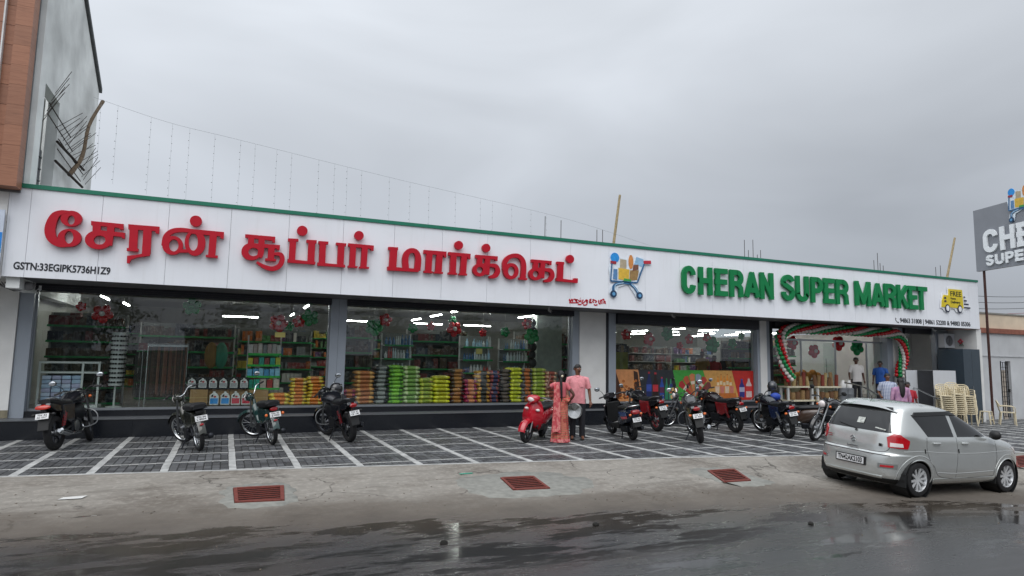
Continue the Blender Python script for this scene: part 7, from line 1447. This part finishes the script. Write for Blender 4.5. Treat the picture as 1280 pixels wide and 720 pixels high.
# customers by the entrance
person('man in white shirt and dark trousers standing in the shop doorway', 20.85, 16.62, .392, 250, 1.66, skin_d, top=white_shirt, bottom=dark_tr, turn=-.4)
person('man in blue check shirt walking out past the silver car', 19.4, 14.35, zpark(19.4), 235, 1.68, skin_m, top=check, bottom=mat('grey_trousers', '3a3c40', .8), girth=1.2, arms={'R': ((0, -.20, 1.36), (-.05, -.27, 1.10), (.16, -.26, .98))})
person('woman in mauve top with long loose hair, back turned behind the silver car', 17.55, 12.6, zpark(17.5), 60, 1.56, skin_m, top=mauve, bottom=mauve, hair='long', sleeve='long', girth=1.1)
person('child in red top partly hidden behind the woman in mauve', 18.35, 12.95, zpark(18.3), 235, 1.45, skin_d, top=mat('red_top', 'a01c2c', .75), bottom=dark_tr)
person('man in bright blue shirt standing inside by the glass door', 21.75, 16.35, .392, 200, 1.55, skin_d, top=blue_shirt, bottom=dark_tr)
person('person in yellowish shirt inside the poster window, left of two others', 15.9, 19.0, FL, 200, 1.66, skin_d, top=mat('ochre_shirt', '8a6c3a', .8), bottom=dark_tr)
person('person in red sari-coloured top inside the poster window', 16.45, 19.0, FL, 240, 1.52, skin_d, top=mat('red_top', 'a01c2c', .75), bottom=dark_tr, hair='long')
person('person in dark clothes at the right inside the poster window', 17.2, 19.2, FL, 220, 1.6, skin_d, top=mat('dark_shirt', '2a2430', .8), bottom=dark_tr)
# ---------------------------------------------------------------- poster strip on the glass
PX, PZ0, PZ1 = 10.75, .575, 1.53
def pst(u, v, w): return (u, 16.846-w, v)
pal = lambda c: mat('print_'+c, c, .4, var=.12, scale=10)
def panel(name, label, poly, col):
    t = thing(name, label, 'poster', (0, 0, 0), group='food posters along the window'); MB().prism(poly, 0, .003, pst).build('sheet', pal(col), t); return t
def pp(t, nm, poly, col, d=.0042): MB().prism(poly, .0031, d, pst).build(nm, pal(col), t)
def bottle(t, x, z, w, h, col, lab, cap):
    pp(t, 'bottle_print', [(x-w/2, z), (x+w/2, z), (x+w/2, z+h*.62), (x+w*.2, z+h*.8), (x+w*.17, z+h*.93), (x-w*.17, z+h*.93), (x-w*.2, z+h*.8), (x-w/2, z+h*.62)], col)
    pp(t, 'label_print', [(x-w/2, z+h*.3), (x+w/2, z+h*.3), (x+w/2, z+h*.55), (x-w/2, z+h*.55)], lab, .0052); pp(t, 'cap_print', [(x-w*.19, z+h*.93), (x+w*.19, z+h*.93), (x+w*.19, z+h), (x-w*.19, z+h)], cap, .0052)
t = panel('nut_poster', 'orange poster panel with brown nuts, leftmost of the strip', [(PX, PZ0), (11.80, PZ0), (11.62, PZ1), (PX, PZ1)], 'c98a58')
g_ = random.Random(4)
pp(t, 'leaf_print', [(10.80, 1.50), (10.95, 1.1), (11.05, .65), (10.80, .65)], '4a2c1c'); pp(t, 'leaf_print', [(11.45, 1.5), (11.6, 1.45), (11.7, .8), (11.5, .7)], '3a2418')
for i in range(34):
    x, z = g_.uniform(10.95, 11.6), g_.uniform(.66, 1.12+.1*(i % 3)); r = g_.uniform(.03, .06); pp(t, 'nut_print', [(x+r*cos(a*pi/4), z+r*.8*sin(a*pi/4)) for a in range(8)], g_.choice(['6a3a1c', '8a4c22', 'a8602c', '4a2814', 'c8803c']), .0042+.0001*i)
t = panel('drinks_poster', 'dark poster panel of soft drink bottles in the window strip', [(11.803, PZ0), (13.16, PZ0), (12.92, PZ1), (11.623, PZ1)], '2a2e33')
for x, h, w, c, lb, cp in ((12.02, .86, .19, '1f2a5a', '3a4fa0', 'a02a34'), (12.26, .84, .2, '2a1a18', 'b8303a', 'b8303a'), (12.50, .70, .16, '2a4a9a', '5a2a4a', 'b03040'), (12.68, .66, .12, '2a7a5a', '3a9a5a', '2a8a4a'), (12.84, .64, .13, '3a8a6a', 'b0663a', '2a8a4a')): bottle(t, x, .61, w, h, c, lb, cp)
for i in range(10):
    x, z = g_.uniform(12.8, 13.05), g_.uniform(.62, 1.0); pp(t, 'packet_print', [(x, z), (x+.09, z+.02), (x+.08, z+.12), (x-.01, z+.1)], g_.choice(['c87a3a', '2a3a7a', 'd8b070', '1a1a22']), .0056+.0001*i)
t = panel('ice_cream_poster', 'green poster panel with a fan of ice cream cones', [(13.163, PZ0), (14.43, PZ0), (14.12, PZ1), (12.923, PZ1)], '3f9a3c')
for i, c in enumerate(('a83030', 'b8563a', 'c87a50', '8a98a8', 'b03a34', '7a3a34')):
    a0 = RD(150-21*i); a1 = RD(150-21*(i+1)+3); cx_, cz_ = 13.78, .66
    pp(t, 'cone_print', [(cx_, cz_), (cx_+.74*cos(a0), cz_+.74*sin(a0)), (cx_+.78*cos((a0+a1)/2), cz_+.78*sin((a0+a1)/2)), (cx_+.74*cos(a1), cz_+.74*sin(a1))], c, .0042+.0002*i)
    pp(t, 'cone_label', [(cx_+.44*cos(a0), cz_+.44*sin(a0)), (cx_+.54*cos(a0), cz_+.54*sin(a0)), (cx_+.54*cos(a1), cz_+.54*sin(a1)), (cx_+.44*cos(a1), cz_+.44*sin(a1))], ('d8c8b8', '7a2a2a')[i % 2], .0058+.0002*i)
t = panel('juice_poster', 'tan poster panel with glasses of orange drink', [(14.433, PZ0), (15.60, PZ0), (15.30, PZ1), (14.123, PZ1)], 'c99650')
for i in range(5): bottle(t, 14.72+.13*i, .92, .10, .42+.08*(i % 2), 'd8862a', 'e0c8a0', 'a85a1c')
for i in range(4): pp(t, 'glass_print', [(14.62+.2*i, .80), (14.76+.2*i, .80), (14.78+.2*i, 1.02), (14.60+.2*i, 1.02)], ('d8c0a8', 'c87868')[i % 2], .0064)
pp(t, 'tray_print', [(14.5, .62), (15.5, .60), (15.45, .80), (14.55, .80)], 'b8682a', .0072)
t = panel('can_poster', 'red poster panel with a blue pack and white bottle, rightmost of the strip', [(15.603, PZ0), (16.22, PZ0), (16.22, PZ1), (15.303, PZ1)], 'b8281f')
bottle(t, 15.72, .66, .22, .60, '2a2f7a', 'a8a8c0', '2f4fa0'); bottle(t, 16.02, .66, .24, .66, 'd0b8b4', 'c83a3a', 'c83a3a')
# ---------------------------------------------------------------- right bay
dk = mat('slate_laminate', '36424c', .4, var=.06); lw = mat('white_laminate', 'c3c6cb', .4, var=.03); dg_ = mat('charcoal_laminate', '303135', .45)
t = thing('slate_cabinet', 'tall slate blue cabinet at the right end of the shopfront', 'cabinet', (24.65, 15.2, zpark(25))); MB().bx(0, .96, 0, .95, 0, 2.66).build('carcass', dk, t, bev=.004); MB().bx(.475, .482, -.003, -.001, .05, 2.6).build('door_gap', dg_, t)
MB().bx(.43, .445, -.03, -.004, 1.1, 1.3).build('handle', steel, t)
t = thing('white_counter', 'white and charcoal counter block behind the stacked chairs', 'counter', (22.54, 14.95, zpark(23))); MB().bx(0, 1.22, 0, .02, 0, 1.84).build('front_panel', lw, t); MB().bx(-.02, -.001, -.001, .55, 0, 1.84).build('side_panel', dg_, t); MB().bx(0, 1.22, .021, .55, 1.80, 1.84).build('top', lw, t)
t = thing('grey_display_panel', 'pale grey upright panel left of the charcoal counter side', 'panel', (21.95, 15.52, zpark(22))); MB().bx(0, .62, 0, .04, 0, 1.82).build('sheet', lw, t); MB().bx(-.02, -.001, -.001, .042, 0, 1.83).build('edge', steel, t)
part(MB().bx(25.0, 25.747, 16.42, 16.60, FL-.3, 3.2), 'bay_pier', grey_p)
t = thing('air_conditioner', 'white outdoor air conditioner unit above the slate cabinet', 'air conditioner', (25.10, 16.40, 2.50)); MB().bx(0, .62, -.26, 0, 0, .55).build('casing', lw, t, bev=.012)
MB().lathe([(.19, 0), (.2, .012), (.0, .012)], (.27, -.262, .27), (0, -1, 0), 24).build('fan_grille', dg_, t)
for i in range(5): MB().torus((.27, -.276, .27), (0, 1, 0), .04+.035*i, .003, 24, 5).build('grille_ring', lw, t)
t = thing('wall_flower', 'pink plastic flowers on the white end wall', 'flower', (25.70, 15.9, 2.75))
for i in range(4): MB().ell((-.04, .06*cos(i*1.6), .06*sin(i*1.6)), .045, 8, 6).build('bloom', mat('pink_bloom', 'b8505a', .7), t, True); MB().tube([(0, 0, 0), (-.03, .05*i-.1, -.18)], .01, 5).build('stem', mat('leaf_stem', '2f4a2c', .8), t)
# plastic chairs
cream_pl = mat('cream_plastic', 'cfc3a6', .42, var=.06)
def chair_bits():
    seat = MB(); seat.loft([[(x_*(.225 if y_ < 0 else .20), y_*.22, .42+.012*abs(x_)**2-.0+(.0 if y_ < .9 else .01)+dz) for x_, y_ in ((-1, -1), (-.4, -1.05), (.4, -1.05), (1, -1), (1, 1), (-1, 1))] for dz in (-.012, .012)])
    back = MB()
    for i in range(6): u = -.15+.06*i; back.tube(spline([(u*1.1, .21, .43), (u*1.2, .265, .62), (u*1.15, .30, .80)], 4), [.016]*9, 6, True, .5)
    back.tube(spline([(-.22, .20, .62), (-.215, .28, .76), (-.12, .305, .83), (0, .31, .84), (.12, .305, .83), (.215, .28, .76), (.22, .20, .62)], 4), .018, 8)
    legs = []
    for sx in (-1, 1):
        for sy in (-1, 1): legs.append(MB().tube([(sx*.20, sy*.19, .43), (sx*.225, sy*.215+(.03 if sy > 0 else 0), 0)], [.026, .018], 6))
    arms = [MB().tube(spline([(sx*.215, .25, .66), (sx*.25, .10, .66), (sx*.255, -.10, .655), (sx*.245, -.19, .62), (sx*.22, -.21, .43)], 4), .018, 8, True, .7) for sx in (-1, 1)]
    return seat, back, legs, arms
def lone_chair(label, loc, rz):
    t = thing('plastic_chair', label, 'chair', loc, rz); s, bk_, lg, am = chair_bits(); s.build('seat', cream_pl, t, True); bk_.build('backrest', cream_pl, t, True)
    for q in lg: q.build('leg', cream_pl, t, True)
    for q in am: q.build('armrest', cream_pl, t, True)
lone_chair('single cream plastic armchair standing beside the stool', (25.55, 14.35, ground_z(25.5, 14.3)), RD(35))
s, bk_, lg, am = chair_bits(); allm = MB()
for q in [s, bk_]+lg+am: allm.add(q.v, q.f)
cme = allm.mesh('stacked_chair', cream_pl, True, auto=40)
for j, (x, n_, nm) in enumerate(((22.42, 10, 'left'), (22.96, 11, 'middle'), (23.50, 10, 'right'))):
    zb = ground_z(x, 14.45)
    for i in range(n_):
        o = link('stacked_chair', cme, loc=(x+rg.uniform(-.008, .008), 14.45+.006*i, zb+.066*i), rot=(0, 0, RD(-35+rg.uniform(-2, 2)))); o.scale = (.9, .9, .92); tag(o, 'cream plastic chair, %s in the %s of the three stacks' % ('topmost' if i == n_-1 else 'lowest' if i == 0 else ORD[i]+' from below', nm), 'chair', 'chairs of the %s stack' % nm)
t = thing('plastic_stool', 'cream plastic stool between the chair stacks and the single chair', 'stool', (25.0, 14.75, ground_z(25, 14.7)), RD(15))
MB().bx(-.16, .16, -.16, .16, .42, .45).build('seat', cream_pl, t, bev=.02)
for sx in (-1, 1):
    for sy in (-1, 1): MB().tube([(sx*.13, sy*.13, .43), (sx*.18, sy*.18, 0)], [.03, .022], 6).build('leg', cream_pl, t)
for z_ in (.16, .30):
    for sx in (-1, 1): MB().box((0, sx*.155, z_), (.28, .015, .04)).build('stretcher', cream_pl, t)
# ---------------------------------------------------------------- cameras, cables, roof bits, string lights
cam_w = mat('white_camera', 'c8c9ca', .4)
for x, z, lb in ((-3.55, 3.02, 'by the left grey pier'), (8.05, 3.12, 'over the middle window'), (12.2, 3.14, 'over the poster window'), (24.1, 3.12, 'over the right bay')):
    t = thing('security_camera', 'small white security camera under the fascia %s' % lb, 'camera', (x, 15.9, z)); MB().tube([(0, 0, .09), (0, 0, .03)], .025, 8).build('mount', cam_w, t); MB().tube([(0, 0, .02), (.0, -.14, -.03)], .03, 10).build('body', cam_w, t, True); MB().tube([(0, -.13, -.028), (0, -.145, -.032)], .024, 10).build('lens', lens, t)
cab = mat('black_cable', '141414', .7)
t = thing('cable_bundle', 'loose grey and black cables at the left end under the fascia', 'cable', (-3.9, 16.0, 3.1))
for i in range(5): MB().tube(spline([(-.4+.05*i, -.2+.05*i, .05), (-.25+.05*i, -.2, -.05-.02*i), (-.05+.08*i, -.2, -.09+.02*i), (.12+.03*i, -.15, .06)], 5), .012, 6).build('cable', cab if i % 2 else mat('grey_cable', '8a8a8c', .6), t, True)
MB().ell((.18, -.2, -.02), (.10, .08, .09), 10, 8).build('junction_box', mat('grey_cable', '8a8a8c', .6), t, True)
def roofbars(xs, y, label):
    t = thing('starter_bars', label, 'rebar', (xs[0][0], y, 4.35))
    for x, z in xs: MB().tube([(x-xs[0][0], 0, 0), (x-xs[0][0]+.02, .02, z-4.35)], .012, 5).build('bar', iron, t)
roofbars([(9.93, 6.78), (10.56, 6.70)], 20, 'two thin rebars rising above the fascia left of the timber pole'); roofbars([(12.03, 6.5), (12.27, 6.52)], 20, 'two short rebars close to the leaning timber pole')
roofbars([(18.95, 6.75), (19.15, 6.35), (19.4, 6.8), (19.62, 6.2), (19.8, 6.4)], 20, 'cluster of rebars above the word SUPER'); roofbars([(26.5, 6.5), (26.75, 6.85), (26.9, 6.4), (27.1, 6.3)], 20, 'cluster of rebars above the word MARKET'); roofbars([(30.75, 6.5), (31.1, 6.6)], 20, 'two rebars beside the right-hand pole')
tag(MB().bx(26.3, 33, 19.5, 21, 4.0, 4.3).build('rear_slab', conc_m), 'low concrete roof slab behind the right end of the fascia', 'slab')
bamboo = mat('pale_timber', '9a8a6a', .85, var=.25, scale=12)
tag(MB().tube([(12.5, 20, 4.35), (13.02, 20, 7.9)], [.06, .045], 8).build('timber_pole', bamboo, None, True), 'pale timber pole leaning above the trolley emblem', 'timber pole'); tag(MB().tube([(30.9, 20, 4.3), (32.3, 20, 8.05)], [.06, .045], 8).build('timber_pole', bamboo, None, True), 'leaning pole above the delivery van emblem', 'timber pole')
sl_ = thing('string_lights', 'faint curtain of fairy lights strung from the concrete wall to the roof', 'string lights', (0, 16, 0)); wire = mat('clear_wire', '8c8f92', .5); bulb = mat('clear_bulb', '9a9da0', .3)
top_l = spline([(-2.95, 7.25), (-1.5, 6.93), (0, 6.75), (3.8, 6.29), (8.42, 5.80), (11.5, 5.25)], 12)
MB().tube([(x, 0, z) for x, z in top_l], .003, 5).build('top_wire', wire, sl_)
mb = MB()
g_ = random.Random(9); x = -2.8
while x < 8.2:
    z = next(b_[1]+(a[1]-b_[1])*(b_[0]-x)/(b_[0]-a[0]) for a, b_ in zip(top_l, top_l[1:]) if a[0] <= x <= b_[0]); L_ = min(z-5.08, 1.75)
    s_ = MB().tube([(x, 0, z), (x+.02, 0, z-L_)], .0016, 4); k = .12
    while k < L_: s_.ell((x+g_.uniform(-.012, .012), 0, z-k), .011, 5, 4); k += .17
    tag(s_.build('strand', bulb, sl_), kind='stuff'); x += g_.uniform(.3, .75)
t = thing('street_cables', 'thin overhead cables running off beyond the signboard', 'cables', (27, 18, 4))
for i, (z, c) in enumerate(((.55, cab), (.85, cab), (1.15, cab), (.30, mat('red_cable', '8a3a3a', .6)))): MB().tube(spline([(-.9, 0, z), (4, 1, z-.05), (10, 2, z+.25), (22, 4, z+1.2)], 6), .012, 5).build('cable', c, t, True)
# ---------------------------------------------------------------- litter
def on_ground(x, y, dz=.006): return (x, y, ground_z(x, y)+dz)
tag(MB().add([(-.14, -.05, 0), (.12, -.07, .004), (.16, .06, .012), (-.1, .07, .003)], [(0, 1, 2, 3)]).build('paper_scrap', mat('paper', 'c9c9c6', .8), None, loc=on_ground(-1.69, 10.0)), 'white paper scrap lying on the apron at the left', 'litter')
tag(MB().bx(-.11, .11, -.02, .02, 0, .008).build('green_strip', mat('teal_plastic', '3fa088', .5), None, loc=on_ground(3.6, 9.95), rot=(0, 0, .1)), 'small teal plastic strip above the slanted grate', 'litter')
for x, y, lb in ((2.24, 6.83, 'dark clod on the wet road in the middle foreground'), (6.75, 6.1, 'dark clod on the wet road near the silver car'), (4.17, 6.93, 'small stone in the puddles left of the second clod')):
    g_ = random.Random(int(x*10)); tag(MB().ell((0, 0, 0), (.05, .035, .022), 9, 6).build('clod', mat('black_clod', '15130f', .9, bump=.8, bscale=30), None, loc=on_ground(x, y, .015), rot=(g_.random(), 0, g_.random())), lb, 'clod')
gs = MB(); g_ = random.Random(21)
for i in range(260):
    x = g_.uniform(-5, 12); y = road_edge(x)+g_.gauss(.5, .8)
    r = g_.uniform(.004, .014); gs.ell(on_ground(x, y, r*.3), (r, r*.8, r*.6), 5, 4)
tag(gs.build('grit', mat('grit', '6a6258', .9, var=.4, scale=3)), 'loose grit and small stones along the road edge', 'grit', kind='stuff')
# ---------------------------------------------------------------- across the street (behind the camera, seen only mirrored in the glass and puddles)
leaf = mat('dark_leaf', '2c3d1e', .6, var=.4, scale=2, rnd=.15); bark = mat('bark', '4a3d30', .9, var=.3, scale=10, bump=.5)
def tree(x, y, h, r, seed, label):
    g = random.Random(seed); t = thing('roadside_tree', label, 'tree', (x, y, ground_z(x, y)), group='trees across the street')
    MB().tube(spline([(0, 0, -.2), (.1, 0, h*.25), (-.05, .1, h*.5), (.1, 0, h*.8)], 4), [.2-.012*i for i in range(13)], 8).build('trunk', bark, t, True)
    for i in range(6): a = i*1.05; MB().tube([(0, 0, h*(.35+.06*i)), (r*.7*cos(a), r*.7*sin(a), h*(.6+.05*i))], [.07, .02], 6).build('limb', bark, t)
    mb = MB(); cl = [(g.gauss(0, r*.45), g.gauss(0, r*.45), h*g.uniform(.5, 1.)) for _ in range(34)]
    for c in cl:
        for _ in range(45):
            p = Vector(c)+Vector((g.gauss(0, r*.17), g.gauss(0, r*.17), g.gauss(0, r*.14))); d = Vector((g.uniform(-1, 1), g.uniform(-1, 1), g.uniform(-1, 1))).normalized(); u = d.orthogonal().normalized(); w = d.cross(u); s_ = g.uniform(.08, .16)
            mb.add([p-u*s_, p+w*s_*.5, p+u*s_, p-w*s_*.5], [(0, 1, 2, 3)])
    o = link('crown', mb.mesh('crown', leaf, recalc=False), t); tag(o, kind='stuff')
for i, (x, y, h, r) in enumerate(((-13, -15, 7, 2.6), (-7.5, -17, 5.2, 2.2), (1, -16, 6.2, 2.6), (6, -18, 5.2, 2.4), (11, -17.5, 7.4, 3.), (19, -18, 6, 2.6), (26, -19, 5.5, 2.4), (33, -20, 7, 3.), (-20, -14, 6, 2.6))): tree(x, y, h, r, 50+i, 'leafy roadside tree across the street, mirrored in the shop glass, %s of its row' % ORD[i])
def house(x0, x1, y1, h, col, label, k):
    t = thing('street_house', label, 'building', ((x0+x1)/2, y1-3, -.4)); w = (x1-x0)/2; m = mat('house_'+col, col, .85, var=.15, scale=1)
    MB().bx(-w, w, -3, 3, 0, h).build('wall', m, t); MB().bx(-w-.3, w+.3, -3.2, 3.4, h+.002, h+.18).build('roof', conc_m, t)
    nx = max(2, int((x1-x0)/2.4))
    for i in range(nx): xx = -w+(i+.5)*2*w/nx; o = MB().bx(xx-.45, xx+.45, 3.002, 3.06, h*.4, h*.78).build('window', frame_m, t); MB().bx(xx-.38, xx+.38, 3.061, 3.07, h*.42, h*.76).build('pane', cglass, o)
    MB().bx(-w+.3, -w+1.3, 3.002, 3.05, 0, 2.1).build('door', mat('house_door', '4a3428', .6), t)
house(-18, -9.5, -19, 4.6, '7d8389', 'grey house across the street behind the first trees', 0); house(-3, 9, -22, 4.0, '8a7a66', 'low tan house across the street', 1); house(13, 24, -22, 4.4, '6f7a80', 'blue grey house across the street', 2); house(27, 40, -23, 5., '85786c', 'brown house at the far right across the street', 3)
o = MB().bx(-40, 60, -14.9-.0, -14.7, -.6, 1.9).build('compound_wall', mat('mossy_wall', '55574c', .9, var=.3, scale=1.5)); tag(o, 'long mossy compound wall across the street', 'wall')
for i, x in enumerate((-9, 4, 17, 31)):
    t = thing('power_pole', 'concrete power pole across the street, %s of the line' % ORD[i], 'power pole', (x, -13.6, -.3), group='power poles'); MB().tube([(0, 0, 0), (0, 0, 8)], [.13, .08], 8).build('pole', conc_m, t)
    for z in (7.2, 7.7): MB().bx(-.06, .06, -.7, .7, z, z+.08).build('crossarm', gun, t)
    if i < 3:
        for dy in (-.6, 0, .6):
            for z in (7.3, 7.8): MB().tube(spline([(0, dy, z), (6.5, dy, z-.5), (13.2, dy, z)], 6), .015, 5).build('line', cab, t)
